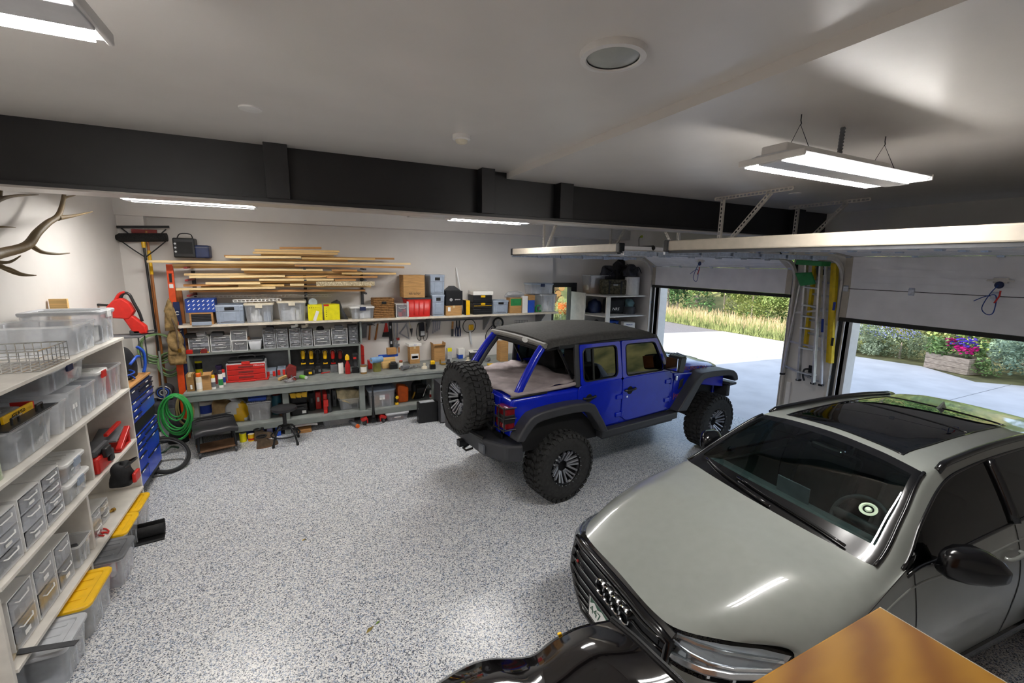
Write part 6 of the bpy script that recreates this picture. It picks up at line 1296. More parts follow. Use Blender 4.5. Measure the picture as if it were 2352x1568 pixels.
# ---- black heater boxes standing on the top boards
z = at(430, 592, y=8.3).z
for u0, u1, vt, lb in ((394, 445, 546, 'black fan heater box with a wire handle on the lumber'), (446, 479, 563, 'smaller dark blue-black box beside the fan heater on the lumber')):
    x, w_, h_ = px_box(u0, u1, vt, 8.22, z); t = thing('heater_box', lb, 'heater', (x, 8.34, z)); build('case', MB().box(-w_/2, w_/2, -.12, .12, 0, h_), BLK if u0 < 440 else 'navy', t, bev=.02)
    if u0 < 440:
        build('grille_face', MB().box(-w_*.3, w_*.4, -.125, -.12, h_*.2, h_*.8), CAB, t); build('wire_handle', MB().tube(cr([(-w_*.3, -.05, h_), (-w_*.15, -.05, h_+.06), (w_*.3, -.05, h_+.06), (w_*.4, -.05, h_)], 4), .008, 6), BLK, t)
        for k in range(3): build('dial', MB().cyl((-w_*.38, -.12, h_*(.3+.2*k)), (-w_*.38, -.13, h_*(.3+.2*k)), .014, n=10), LGR, t)
    else: build('lid_line', MB().box(-w_/2-.001, w_/2+.001, -.122, .122, h_*.82, h_*.85), MGR, t)
# ---- drawer units on the hutch shelf
for u0, u1, vt, n, lb, fr_ in ((430, 479, 772, 3, 'three-drawer clear unit at the hutch end by the level', WHT), (481, 529, 771, 3, 'three-drawer clear unit, second from the hutch end', WHT), (602, 631, 757, 5, 'grey five-drawer unit, first of the slim row', LGR), (632, 660, 756, 5, 'grey five-drawer unit, second of the slim row', LGR), (663, 690, 755, 5, 'grey five-drawer unit, third of the slim row', LGR), (691, 717, 756, 5, 'grey five-drawer unit, fourth of the slim row', LGR), (719, 758, 758, 3, 'wide white-framed drawer unit after the slim row', WHT), (760, 798, 754, 3, 'wide white-framed drawer unit, last but one on the hutch', WHT), (800, 822, 748, 6, 'dark grey six-drawer unit at the right end of the hutch', MGR)):
    x, w_, h_ = px_box(u0, u1, vt, HY+.08, HZ); drawer_unit(lb, (x, HY+.08+.125, HZ+.001), 0, w_-.006, .25, h_, n, frame=fr_)
x, w_, h_ = px_box(531, 568, 782, HY+.03, HZ); drawer_unit('white single-drawer cube on the hutch, lower of the pair', (x, HY+.17, HZ+.001), 0, w_, .28, h_, 1); zt = HZ+h_+.002; x, w_, _ = px_box(529, 567, 770, HY+.03, HZ); drawer_unit('white single-drawer cube on the hutch, upper of the pair', (x, HY+.17, zt), 0, w_, .28, at(548, 758, y=HY+.03).z-zt, 1)
x, w_, h_ = px_box(569, 600, 780, HY+.03, HZ); tote('grey open bin with a red string beside the drawer cubes', (x, HY+.17, HZ+.001), 0, w_, .26, h_, body=LGR, ribs=False, fill=['dark_red', DGR])
for k, (u, m_, lb) in enumerate(((435, RED, 'red tape measure at the hutch shelf edge'), (452, DGR, 'dark grey tape measure at the hutch shelf edge'), (469, 'dark_red', 'red and yellow tape measure at the hutch shelf edge'))):
    p = at(u, 806, y=HY+.035); t = thing('tape_measure', lb, 'tape measure', (p.x, HY+.03, HZ))
    build('case', MB().prism(rounded([(-.045, 0), (.045, 0), (.045, .06), (-.02, .07), (-.045, .05)], .015), -.022, .022, 'y'), m_, t, bev=.005); build('tape_tip', MB().box(.045, .06, -.012, .012, .002, .02), YEL, t)
    t.location = (p.x, HY+.024, HZ+.002)
# things jumbled on top of the drawer units
rnd = random.Random(12)
for k, (u, v, m_, lb) in enumerate(((440, 770, BLK, 'black box on the first drawer unit'), (462, 766, LGR, 'grey blister packs on the first drawer unit'), (500, 766, DGR, 'dark bag of parts on the second drawer unit'), (566, 776, 'wood_brown', 'brown block on the grey open bin'), (620, 753, DGR, 'flat dark case on the slim drawers'), (676, 750, WHT, 'white pipe elbow on the third slim drawers'), (700, 750, 'cream', 'cream pipe coupling on the fourth slim drawers'), (735, 753, CAB, 'black pouch on the wide drawers'), (778, 750, MGR, 'grey parts tray on the last wide drawers'))):
    p = at(u, v, y=HY+.12); z_ = at(u, v+4, y=HY+.12).z
    if m_ in (WHT, 'cream'): solo('pipe_elbow', lb, 'pipe fitting', MB().tube([(p.x-.05, p.y, z_+.035), (p.x, p.y, z_+.035), (p.x+.03, p.y, z_+.045), (p.x+.035, p.y, z_+.08)], .03, 10), m_, smooth=30)
    else:
        w_ = rnd.uniform(.12, .2); mb = lump(w_, .16, .06, k, .12) if k % 2 else MB().prism(rounded([(-w_/2, 0), (w_/2, 0), (w_/2*.9, .055), (-w_/2*.95, .06)], .012), -.08, .08, 'y')
        mb.v = [(a_+p.x, b_+p.y, c_+z_) for a_, b_, c_ in mb.v]; solo('parts_case', lb, 'case', mb, m_, smooth=30)
# ------------------------------------------------------------------ goods on the bench, under it and on the wall
def bput(u0, u1, vt, vb, d, z0=BZ, g=.004):
    yf = min(at((u0+u1)/2, vb, z=z0).y, YB-d-.02); x, w_, h_ = px_box(u0, u1, vt, yf, z0); return (x, yf+d/2, z0+.001), w_-g, h_, d
def can(u0, u1, vt, vb, label, body, lid='steel', band=None, z0=BZ, name='tin_can', **k):
    (x, y, z), w_, h_, _ = bput(u0, u1, vt, vb, .05, z0); return tin(label, (x, y-.025+w_/2, z), w_/2, h_, body, lid, band, name=name, **k)
def spray(u0, u1, vt, vb, label, body, cap, band=None):
    (x, y, z), w_, h_, _ = bput(u0, u1, vt, vb, .05); return aerosol(label, (x, y-.025+w_/2, z), w_/2, h_, body, cap, band)
l, w_, h_, d_ = bput(425, 444, 860, 899, .16); carton('brown carton with a white label at the left end of the bench', l, 0, w_, d_, h_, 'cardboard_dark', mark=[('box', LWH, .1, .25, .25, .25)])
l, w_, h_, d_ = bput(461, 483, 868, 896, .16); t = carton('open brown carton between the orange-capped can and the bottles', l, 0, w_, d_, h_, CBD, flaps=True)
spray(446, 461, 858, 900, 'spray can with an orange cap at the bench end', 'cream', 'orange_plastic', 'paper'); spray(481, 493, 862, 894, 'white bottle with a yellow cap on the bench', 'paper', YEL, MGR); spray(498, 510, 851, 891, 'white and green bottle with a dark cap on the bench', 'paper', DGR, 'green_plastic'); spray(507, 516, 849, 884, 'bottle with a red cap beside the red tool chest', 'paper', RED, 'ink_blue'); spray(490, 498, 856, 882, 'slim red spray can behind the bottles', 'dark_red', BLK)
can(444, 464, 830, 866, 'yellow tub with a black band at the back of the bench', 'yellow_box', 'yellow_box', 'ink_black', bandz=(.55, .9))
l, w_, h_, d_ = bput(492, 510, 840, 872, .1); t = thing('funnel', 'dark purple funnel on the bench behind the bottles', 'funnel', l); build('cone', MB().lathe([(.01, 0), (.012, .05), (w_/2, h_*.9), (w_/2, h_), (w_/2*.93, h_), (.008, .06)], 20), mat('purple', '3a2f52', .4), t, smooth=30)
# red three-drawer tool chest
l, w_, h_, d_ = bput(517, 610, 834, 876, .34); t = thing('drawer_tool_box', 'red three-drawer tool box with a black top on the bench', 'tool box', l)
build('body', MB().box(-w_/2, w_/2, -d_/2+.015, d_/2, 0, h_), LGR, t, bev=.01); build('top', MB().box(-w_/2+.02, w_/2-.02, -d_/2+.02, d_/2, h_, h_+.05), BLK, t, bev=.02); build('base_lip', MB().box(-w_/2-.03, w_/2+.03, -d_/2-.01, d_/2, 0, .03), RED, t, bev=.008); build('front_foot', MB().box(-w_*.22, w_*.22, -d_/2-.035, -d_/2, .0, .025), RED, t, bev=.008)
for k in range(3):
    z = .035+k*(h_-.045)/3; dr = build('drawer', MB().box(-w_/2+.012, w_/2-.012, -d_/2-.008, -d_/2+.02, z, z+(h_-.045)/3-.006), RED, t, bev=.006); build('handle_recess', MB().box(-w_*.2, w_*.18, -d_/2-.01, -d_/2+.0, z+.02, z+.055), 'dark_red', dr, bev=.006)
build('top_handle', MB().tube(cr([(-.12, 0, h_+.05), (-.1, 0, h_+.09), (.1, 0, h_+.09), (.12, 0, h_+.05)], 4), .014, 8), BLK, t, smooth=ALL); build('latch', MB().box(-.06, .06, -d_/2-.02, -d_/2+.01, h_-.015, h_+.03), RED, t, bev=.006); lettering('Milwaukee', .035, 'ink_white', t, plane_m((w_*.32, -d_/2-.009, h_*.86), (1, 0, 0), (0, 0, 1)), 'logo', shear=.3)
for i, (u0, u1, vt, vb, lb) in enumerate(((611, 634, 852, 867, 'flat clear parts organiser with red latches beside the red tool box'), (636, 656, 848, 864, 'second clear parts organiser with red latches by the vise'))):
    l, w_, h_, d_ = bput(u0, u1, vt, vb, .3); t = thing('parts_organiser', lb, 'organiser', l); build('tray', MB().box(-w_/2, w_/2, -d_/2, d_/2, 0, h_*.5), 'bin_frost', t, bev=.006); build('cover', MB().box(-w_/2, w_/2, -d_/2, d_/2, h_*.5, h_), 'grey_crate', t, bev=.006)
    for x in (-.3, .3): build('latch', MB().box(x*w_-.02, x*w_+.02, -d_/2-.012, -d_/2+.01, h_*.2, h_*.95), RED, t, bev=.004)
l, w_, h_, d_ = bput(657, 678, 838, 876, .16); t = thing('bench_vise', 'dark red bench vise on the bench front', 'vise', l); build('base', MB().lathe([(.0001, 0), (.07, 0), (.06, .03), (.04, .06), (.0001, .06)], 18), 'dark_red', t, smooth=30); build('jaw', MB().prism([(-.06, .05), (.07, .07), (.08, h_*.8), (-.02, h_), (-.08, h_*.75)], -.05, .05, 'y'), 'dark_red', t, bev=.012); build('screw', MB().cyl((0, -.05, .09), (-.0, -.16, .07), .012, n=8), 'steel', t); build('tommy_bar', MB().cyl((-.06, -.15, .05), (.06, -.15, .1), .005, n=6), 'steel', t)
p = at(650, 872, z=BZ); solo('wood_mallet_head', 'chunk of pale wood by the vise', 'wood block', MB().bar((p.x-.06, p.y-.05, BZ+.025), (p.x+.05, p.y+.07, BZ+.045), .045, .045), 'wood', bev=.01)
p = at(665, 878, z=BZ); solo('chain_loop', 'small loop of steel chain and wire in front of the vise', 'chain', MB().tube(cr([(p.x+.07*math.cos(k*1.25)+.02*math.sin(k*3), p.y+.05*math.sin(k*1.25), BZ+.01+.004*k) for k in range(12)], 4), .006, 6), 'steel', smooth=ALL)
p = at(698, 870, z=BZ); t = thing('foam_can', 'small green can lying on the bench', 'can', (p.x, p.y, BZ), R(-50)); build('body', MB().cyl((-.07, 0, .032), (.05, 0, .032), .031, n=18), mat('lime', '7ec850', .4), t, smooth=30); build('end', MB().cyl((.05, 0, .032), (.056, 0, .032), .028, n=18), WHT, t, smooth=30)
for u0, u1, vt, vb, lb, m2 in ((697, 720, 851, 863, 'black and yellow battery charger on the bench', YEL), (722, 740, 845, 858, 'black battery charger behind the yellow one', MGR)):
    l, w_, h_, d_ = bput(u0, u1, vt, vb, .13); t = thing('battery_charger', lb, 'charger', l); build('case', MB().box(-w_/2, w_/2, -d_/2, d_/2, 0, h_), BLK, t, bev=.012); build('patch', MB().box(0, w_*.35, -d_/2-.002, -d_/2+.01, h_*.3, h_*.75), m2, t, bev=.003); build('slot', MB().box(-w_*.3, w_*.3, -d_*.3, d_*.3, h_, h_+.012), DGR, t, bev=.003)
p = at(748, 857, z=BZ); solo('screwdriver', 'red and white marker lying on the bench', 'marker', MB().cyl((p.x-.07, p.y-.02, BZ+.012), (p.x+.07, p.y+.03, BZ+.012), .011, .008, 8), RED, smooth=30)
l, w_, h_, d_ = bput(759, 776, 840, 855, .12); carton('grey plastic box near the peg board', l, 0, w_, d_, h_, MGR, tape=False, name='plastic_box'); l, w_, h_, d_ = bput(777, 789, 835, 858, .08); carton('small white carton next to the grey plastic box', l, 0, w_, d_, h_, 'paper', tape=False)
l, w_, h_, d_ = bput(791, 804, 815, 859, .08); t = thing('grease_gun', 'red oil bottle with a yellow cap on the bench', 'bottle', l); build('body', MB().lathe([(.0001, 0), (w_/2, 0), (w_/2, h_*.45), (w_*.25, h_*.6), (w_*.2, h_*.72), (.0001, h_*.72)], 16), 'red_paint', t, smooth=30); build('cap', MB().lathe([(w_*.42, h_*.72), (w_*.42, h_*.9), (w_*.2, h_), (.0001, h_)], 14), YEL, t, smooth=30)
l, w_, h_, d_ = bput(807, 824, 812, 857, .1); t = thing('impact_driver', 'black cordless driver standing on its battery', 'power tool', l); build('battery', MB().box(-w_/2, w_/2, -d_/2, d_/2, 0, h_*.25), BLK, t, bev=.01); build('grip', MB().box(-w_*.2, w_*.2, -.02, .03, h_*.25, h_*.65), DGR, t, bev=.01); build('head', MB().box(-w_*.4, w_*.4, -.08, .06, h_*.65, h_), BLK, t, bev=.015); build('red_mark', MB().box(-w_*.3, w_*.1, -.083, -.079, h_*.75, h_*.85), RED, t)
# cordless drills hanging from rings on the peg board
DR = ((695, YEL, 'first'), (714, YEL, 'second'), (729, BLK, 'third'), (746, YEL, 'fourth'), (764, RED, 'fifth'), (781, 'dark_red', 'sixth'))
for u, m_, o_ in DR:
    p = at(u, 806, y=8.40); zt = p.z
    t = thing('cordless_drill', 'cordless %s tool hanging from a wire ring, %s from the hutch divider' % ({YEL: 'yellow and black', BLK: 'black', RED: 'red', 'dark_red': 'dark red'}[m_], o_), 'drill', (p.x, 8.42, zt-.28), 0, 'cordless tools hung on the peg board')
    build('ring', MB().tube([(.042*math.cos(2*PI*k/16), 0, .26+.042*math.sin(2*PI*k/16)) for k in range(16)], .005, 6, closed=True), 'steel', t); build('motor', MB().lathe([(.0001, .14), (.03, .14), (.034, .19), (.034, .25), (.024, .28), (.0001, .28)], 14), m_, t, smooth=30); build('chuck', MB().lathe([(.0001, .10), (.012, .10), (.022, .13), (.024, .145)], 12), BLK, t, smooth=30)
    build('grip', MB().bar((0, -.01, .2), (0, .10, .12), .035, .05), BLK, t, bev=.01); build('battery', MB().box(-.035, .035, -.06, .04, .02, .07), BLK, t, bev=.01); build('battery_band', MB().box(-.037, .037, -.064, .0, .05, .07), m_, t, bev=.004); build('link', MB().bar((0, -.01, .07), (0, -.01, .12), .03, .03), BLK, t)
    build('hook', MB().cyl((0, .0, .26), (0, .125, .27), .005, n=6), 'steel', t)
# bench right of the hutch
l, w_, h_, d_ = bput(826, 836, 792, 842, .12); t = thing('tool_case', 'tall red case standing against the hutch side', 'tool case', l); build('case', MB().prism(rounded([(-w_/2, 0), (w_/2, 0), (w_/2, h_*.95), (-w_*.2, h_), (-w_/2, h_*.8)], .02), -d_/2, d_/2, 'y'), RED, t, bev=.01); build('seam', MB().box(-w_/2-.002, w_/2+.002, -d_/2-.002, d_/2, h_*.5, h_*.52), 'dark_red', t)
can(828, 843, 839, 859, 'brown and white tin at the front of the bench', 'cardboard_dark', 'steel', 'paper'); can(857, 877, 834, 854, 'olive green tub with a wire handle on the bench', mat('olive', '77743a', .5), 'cream', None, handle=True)
p = at(865, 826, y=7.95); t = thing('towel_roll', 'roll of blue shop towels lying on the olive tub', 'paper roll', (p.x, 7.95, at(867, 834, y=7.95).z+.012), R(25)); build('roll', MB().cyl((-.11, 0, .055), (.11, 0, .055), .052, n=20), mat('towel_blue', '7fa6cf', .9, bump=.2), t, smooth=30); build('core', MB().cyl((-.112, 0, .055), (.112, 0, .055), .018, n=12), CBD, t)
l, w_, h_, d_ = bput(879, 892, 824, 845, .1); t = carton('red and white carton beside the olive tub', l, 0, w_, d_, h_, RED, tape=False); build('white_band', MB().box(-w_/2-.001, w_/2+.001, -d_/2-.0015, d_/2, h_*.35, h_*.7), 'paper', t)
l, w_, h_, d_ = bput(845, 855, 828, 848, .1); carton('small red carton behind the brown tin', l, 0, w_, d_, h_, 'red_paint', tape=False)
l, w_, h_, d_ = bput(895, 914, 832, 848, .12); t = thing('battery_pack', 'dark tool battery with terminals on the bench', 'battery', l); build('case', MB().box(-w_/2, w_/2, -d_/2, d_/2, 0, h_*.8), BLK, t, bev=.012); build('rails', MB().box(-w_*.3, w_*.3, -d_*.3, d_*.3, h_*.8, h_), DGR, t, bev=.004)
can(917, 926, 829, 848, 'brown glass jar with a red lid on the bench', mat('amber_glass', '8a5a2a', .15), RED, 'paper', name='glass_jar', cat='jar')
a = at(869, 818, y=8.2); b = at(914, 819, y=8.2); solo('spirit_level', 'blue box level lying at the back of the bench', 'level', MB().bar((a.x, 8.2, a.z), (b.x, 8.2, a.z), .03, .05), 'blue_plastic', bev=.004); xm = (a.x+b.x)/2; solo('wood_chock', 'pale wood blocks propping the blue level', 'wood block', MB().box(xm-.12, xm+.12, 8.15, 8.25, BZ+.002, a.z-.026), 'wood', bev=.004)
solo('shop_box', 'small brown box standing on the blue level', 'box', MB().box(xm-.02, xm+.14, 8.15, 8.27, a.z+.026, a.z+.14), CBD, bev=.003)
l, w_, h_, d_ = bput(941, 964, 796, 835, .2); carton('tall brown carton with a blue picture label on the bench', l, 0, w_, d_, h_, CBD, mark=[('box', LWH, 0, .42, .75, .32), ('box', 'ink_blue', 0, .38, .6, .14)]); zt = l[2]+h_+.003
carton('flat white carton on top of the tall brown carton', (l[0], l[1], zt), R(6), w_*1.35, .2, .055, 'paper', tape=False, mark=[('text', 'ITEM', .025, 'ink_blue', 0, .5)])
p = at(952, 845, z=BZ); rnd = random.Random(8); t = thing('chain_pile', 'pile of steel chain on the bench front', 'chain', (p.x, p.y, BZ))
for k in range(46):
    a_ = rnd.uniform(0, 6.28); r_ = rnd.uniform(0, .11); z_ = .012+.05*(1-r_/.11)*rnd.random(); M_ = MTR((r_*math.cos(a_)*1.2, r_*math.sin(a_)*.7, z_)) @ MRO(rnd.uniform(0, 3), 4, 'Z') @ MRO(rnd.uniform(-1, 1), 4, 'X'); build('link', MB().add([], []).tube([tuple(M_ @ V3((.02*math.cos(2*PI*q/8), .012*math.sin(2*PI*q/8), 0))) for q in range(8)], .004, 5, closed=True), 'steel', t, smooth=ALL)
l, w_, h_, d_ = bput(997, 1022, 797, 828, .22); carton('open-topped brown carton on the bench near the spare wheel', l, 0, w_, d_, h_, CBD, flaps=True)
l, w_, h_, d_ = bput(1053, 1068, 801, 818, .12); t = carton('white and blue carton at the back of the bench', l, 0, w_, d_, h_, 'paper', tape=False); build('blue_panel', MB().box(-w_/2-.001, w_*.2, -d_/2-.0015, d_/2, 0, h_*.4), 'blue_plastic', t)
l, w_, h_, d_ = bput(988, 1001, 829, 848, .08); t = thing('laser_level', 'yellow and black laser level near the spare wheel', 'laser level', l); build('body', MB().box(-w_/2, w_/2, -d_/2, d_/2, 0, h_*.55), BLK, t, bev=.008); build('head', MB().box(-w_*.35, w_*.4, -d_*.4, d_*.4, h_*.55, h_), YEL, t, bev=.012)
l, w_, h_, d_ = bput(1028, 1038, 800, 828, .1); t = carton('clear bag with a yellow card on the bench', l, 0, w_, d_, h_, 'bin_frost', tape=False, name='parts_bag', cat='bag'); build('card', MB().box(-w_/2, w_/2, -d_/2-.003, -d_/2, h_*.75, h_*1.05), 'yellow_box', t)
# loose clutter heap: each small tool its own
rnd = random.Random(33); KINDS = (('socket', DGR), ('bracket', 'steel'), ('hose_clamp', BLK), ('small_motor', MGR), ('bulb_holder', 'cream'), ('valve', 'brass'))
CLUT = [(1015, 838), (1030, 836), (1046, 834), (1060, 838), (1075, 832), (1088, 828), (1100, 834), (1110, 826), (930, 850), (975, 846), (870, 842), (905, 822), (925, 826), (1040, 846), (1120, 830), (1085, 842)]
ORDN = ['farthest left', 'second', 'third', 'fourth', 'fifth', 'sixth', 'seventh', 'eighth', 'ninth', 'tenth', 'eleventh', 'twelfth', 'thirteenth', 'fourteenth', 'fifteenth', 'last']
for i, (u, v) in enumerate(sorted(CLUT)):
    nm, m_ = KINDS[i % 6]; p = at(u, v, z=BZ); s_ = rnd.uniform(.8, 1.3)
    T_ = MTR((p.x, p.y, BZ)) @ MRO(rnd.uniform(0, 3), 4, 'Z') @ Matrix.Scale(s_, 4)
    if nm == 'socket': mb = MB().lathe([(.0001, 0), (.045, 0), (.05, .04), (.03, .05), (.03, .09), (.015, .09), (.0001, .05)], 12, T_)
    elif nm == 'bracket': mb = MB().prism([(-.08, 0), (.08, 0), (.08, .012), (-.065, .012), (-.065, .11), (-.08, .11)], -.03, .03, 'y', T_)
    elif nm == 'hose_clamp': mb = MB().tube([tuple(T_ @ V3((.06*math.cos(2*PI*q/12), .05*math.sin(2*PI*q/12), .016+.01*math.sin(q)))) for q in range(12)], .015, 6, closed=True)
    elif nm == 'small_motor': mb = MB().cyl(T_ @ V3((-.06, 0, .045)), T_ @ V3((.05, 0, .045)), .044, n=12).cyl(T_ @ V3((.05, 0, .045)), T_ @ V3((.09, 0, .045)), .012, n=8)
    elif nm == 'bulb_holder': mb = MB().lathe([(.0001, 0), (.05, 0), (.045, .03), (.02, .05), (.025, .09), (.0001, .1)], 12, T_)
    else: mb = MB().tube([tuple(T_ @ Vector(q)) for q in ((-.07, 0, .02), (0, 0, .02), (.03, 0, .03), (.03, 0, .1))], .018, 8)
    solo(nm, '%s lying on the bench, %s of the loose parts' % ({'socket': 'dark socket', 'bracket': 'bent steel bracket', 'hose_clamp': 'black hose ring', 'small_motor': 'grey round motor', 'bulb_holder': 'cream lamp holder', 'valve': 'brass valve'}[nm], ORDN[i]), nm.replace('_', ' '), mb, m_, group='loose parts on the bench', smooth=30)
p = at(1100, 826, z=BZ); t = thing('book_pile', 'white booklet lying on dark parts behind the car', 'booklet', (p.x, p.y+.1, BZ+.001), R(-8)); build('base_box', MB().box(-.15, .15, -.12, .12, 0, .16), DGR, t, bev=.01); build('booklet', MB().box(-.17, .13, -.12, .14, .16, .172), 'paper', t); build('cover_print', MB().box(-.08, .04, -.05, .05, .172, .1725), 'lcd_grey', t)
l, w_, h_, d_ = bput(1150, 1168, 785, 830, .2); carton('brown upright carton at the bench seen past the blue sport bar', l, 0, w_, d_, h_, CBD, tape=False)
l, w_, h_, d_ = bput(1128, 1158, 826, 842, .2); t = carton('flat yellow packet on the bench seen past the blue sport bar', l, 0, w_, d_, .03, YEL, tape=False, name='yellow_packet', cat='packet'); build('red_patch', MB().box(-.06, .05, -.05, .05, .03, .031), RED, t)
# ---- tools hanging on the wall under the long shelf
WY = YB-.03
def W(u, v, y=WY): return at(u, v, y=y)
solo('hanging_rail', 'thin steel rail under the long shelf holding the hand tools', 'rail', MB().bar(W(835, 742), W(1115, 732), .02, .03), MGR)
def mk(name, label, cat, u, v):
    p = W(u, v); return thing(name, label, cat, (p.x, WY, p.z)), p
def L(p, u, v, dy=0): q = W(u, v); return (q.x-p.x, dy, q.z-p.z)
t, p = mk('wall_panel_scraper', 'grey sheet-metal blade hanging left of the hammers', 'blade', 836, 776); build('blade', MB().prism([L(p, 829, 745)[::2], L(p, 843, 743)[::2], L(p, 842, 775)[::2], L(p, 831, 776)[::2]], -.006, .006, 'y'), MGR, t)
for i, (u0, v0, u1, v1, lb) in enumerate(((850, 746, 848, 780, 'hammer with a yellow wooden handle hanging on the wall'), (868, 742, 862, 780, 'hammer with a brown wooden handle and steel head hanging on the wall'))):
    t, p = mk('hammer', lb, 'hammer', u1, v1); build('handle', MB().tube([L(p, u0, v0), L(p, (u0+u1)/2, (v0+v1)/2), L(p, u1, v1)], [.013, .015, .019], 8), 'wood_handle', t, smooth=ALL); a = Vector(L(p, u0, v0)); build('head', MB().cyl(a+V3((-.05, 0, .01)), a+V3((.04, 0, .012)), .02, .018, 10).bar(a+V3((.03, 0, .012)), a+V3((.09, 0, -.01)), .02, .012), 'steel' if i else DGR, t)
t, p = mk('hand_brush', 'red hand brush hanging with dark bristles', 'brush', 886, 772); build('handle', MB().prism([L(p, 885, 741)[::2], L(p, 889, 741)[::2], L(p, 892, 762)[::2], L(p, 881, 763)[::2]], -.012, .012, 'y'), RED, t, bev=.006); build('bristles', MB().prism([L(p, 880, 763)[::2], L(p, 893, 762)[::2], L(p, 893, 773)[::2], L(p, 878, 773)[::2]], -.02, .02, 'y'), CAB, t)
t, p = mk('spirit_level', 'long black box level hanging on the wall', 'level', 898, 797); build('beam', MB().bar(L(p, 896, 739), L(p, 899, 798), .03, .06), BLK, t, bev=.003)
for f in (.2, .8): build('vial', MB().cb(tuple(Vector(L(p, 896, 739)).lerp(Vector(L(p, 899, 798)), f)), (.03, .034, .05)), LGR, t)
for i, (u, v0, v1, lb) in enumerate(((905, 742, 802, 'long steel bar clamp next to the black level'), (912, 741, 800, 'second steel bar clamp next to the black level'))):
    t, p = mk('bar_clamp', lb, 'clamp', u, v1); build('bar', MB().bar(L(p, u, v0), L(p, u+1, v1), .008, .022), 'steel', t); build('jaw', MB().cb(L(p, u+2, v1-8), (.06, .03, .05)), MGR, t, bev=.006); build('sliding_jaw', MB().cb(L(p, u+2, v1-22), (.06, .03, .05)), 'dark_red' if i else MGR, t, bev=.006); build('screw_handle', MB().cyl(L(p, u+4, v1-3, -.02), L(p, u+4, v1+9, -.02), .012, n=8), 'wood_handle', t)
t, p = mk('rafter_square', 'steel triangular square hanging on the wall', 'square', 930, 778); tri = [L(p, 934, 741)[::2], L(p, 916, 766)[::2], L(p, 941, 780)[::2]]; tin_ = [L(p, 933, 748)[::2], L(p, 920, 765)[::2], L(p, 938, 775)[::2]]; mb = MB()
for i in range(3): mb.prism([tri[i], tri[(i+1) % 3], tin_[(i+1) % 3], tin_[i]], -.003, .003, 'y')
build('plate', mb, 'steel', t)
t, p = mk('trowel', 'pointed trowel with a pale handle hanging on the wall', 'trowel', 946, 773); build('blade', MB().prism([L(p, 941, 754)[::2], L(p, 948, 754)[::2], L(p, 946, 774)[::2]], -.003, .003, 'y'), DGR, t); build('handle', MB().tube([L(p, 939, 737), L(p, 941, 745), L(p, 944, 754)], .012, 8), 'cream', t, smooth=ALL)
t, p = mk('jumper_charger', 'black battery charger with cable loops hanging on the wall', 'charger', 968, 772); build('case', MB().bar(L(p, 966, 740, -.03), L(p, 969, 772, -.03), .06, .11), BLK, t, bev=.01); build('label_plate', MB().cb(L(p, 969, 764, -.064), (.08, .004, .09)), LGR, t)
for s in (-1, 1): build('cable', MB().tube(cr([L(p, 968+s*9, 742, -.04), L(p, 968+s*13, 760, -.05), L(p, 968+s*11, 776, -.05), L(p, 968+s*5, 781, -.05), L(p, 968+s*3, 772, -.05)], 4), .007, 6), BLK, t, smooth=ALL)
for i in range(4):
    u = 994+i*5; t, p = mk('wrench', 'combination wrench, %s of the row hanging by the bracket' % ['leftmost', 'second', 'third', 'rightmost'][i], 'wrench', u, 764-3*i); build('shaft', MB().bar(L(p, u+2, 738), L(p, u, 764-3*i), .006, .018), 'steel', t, bev=.002); build('jaw', MB().lathe([(.008, -.005), (.02, -.005), (.02, .005), (.008, .005)], 10, MTR(L(p, u+2, 738)) @ MRO(PI/2, 4, 'X'), .4, 5.6), 'steel', t); build('box_end', MB().lathe([(.008, -.006), (.017, -.006), (.017, .006), (.008, .006)], 12, MTR(L(p, u, 764-3*i)) @ MRO(PI/2, 4, 'X')), 'steel', t)
t, p = mk('paint_brush', 'wide wooden-handled scraper hanging on the wall', 'scraper', 1040, 770); build('handle', MB().bar(L(p, 1040, 738), L(p, 1039, 755), .02, .04), 'wood_dark', t, bev=.004); build('blade', MB().bar(L(p, 1039, 755), L(p, 1039, 772), .006, .05), DGR, t)
for i, u in enumerate((1049, 1055)): t, p = mk('long_pliers', 'blue-handled pliers hanging on the wall, %s of two' % ('first', 'second')[i], 'pliers', u, 772); [build('handle', MB().tube(cr([L(p, u, 748), L(p, u+s*2.5, 758), L(p, u+s*2, 772)], 3), .011, 7), 'navy', t, smooth=ALL) for s in (-1, 1)]; build('jaws', MB().bar(L(p, u, 736), L(p, u, 749), .012, .03), DGR, t, bev=.003)
t, p = mk('steering_ring', 'thin black ring with a yellow clamp and pale stem hanging on the wall', 'light ring', 1077, 748); c = Vector(L(p, 1077, 748)); build('ring', MB().tube([tuple(c+V3((.14*math.cos(2*PI*k/28), -.02, .14*math.sin(2*PI*k/28)))) for k in range(28)], .008, 6, closed=True), BLK, t, smooth=ALL); build('clamp', MB().cb(L(p, 1081, 751, -.03), (.11, .05, .12)), YEL, t, bev=.02); build('stem', MB().bar(L(p, 1078, 760, -.03), L(p, 1082, 790, -.03), .02, .035), LGR, t, bev=.004)
t, p = mk('spoked_disc', 'grey spoked wheel hanging under the right end of the long shelf', 'wheel', 1142, 741); c = Vector(L(p, 1142, 741)); build('rim', MB().tube([tuple(c+V3((.11*math.cos(2*PI*k/24), -.05, .11*math.sin(2*PI*k/24)))) for k in range(24)], .022, 8, closed=True), BLK, t, smooth=ALL)
for k in range(6): build('spoke', MB().bar(c+V3((0, -.05, 0)), c+V3((.1*math.cos(k*1.05), -.05, .1*math.sin(k*1.05))), .012, .016), LGR, t)
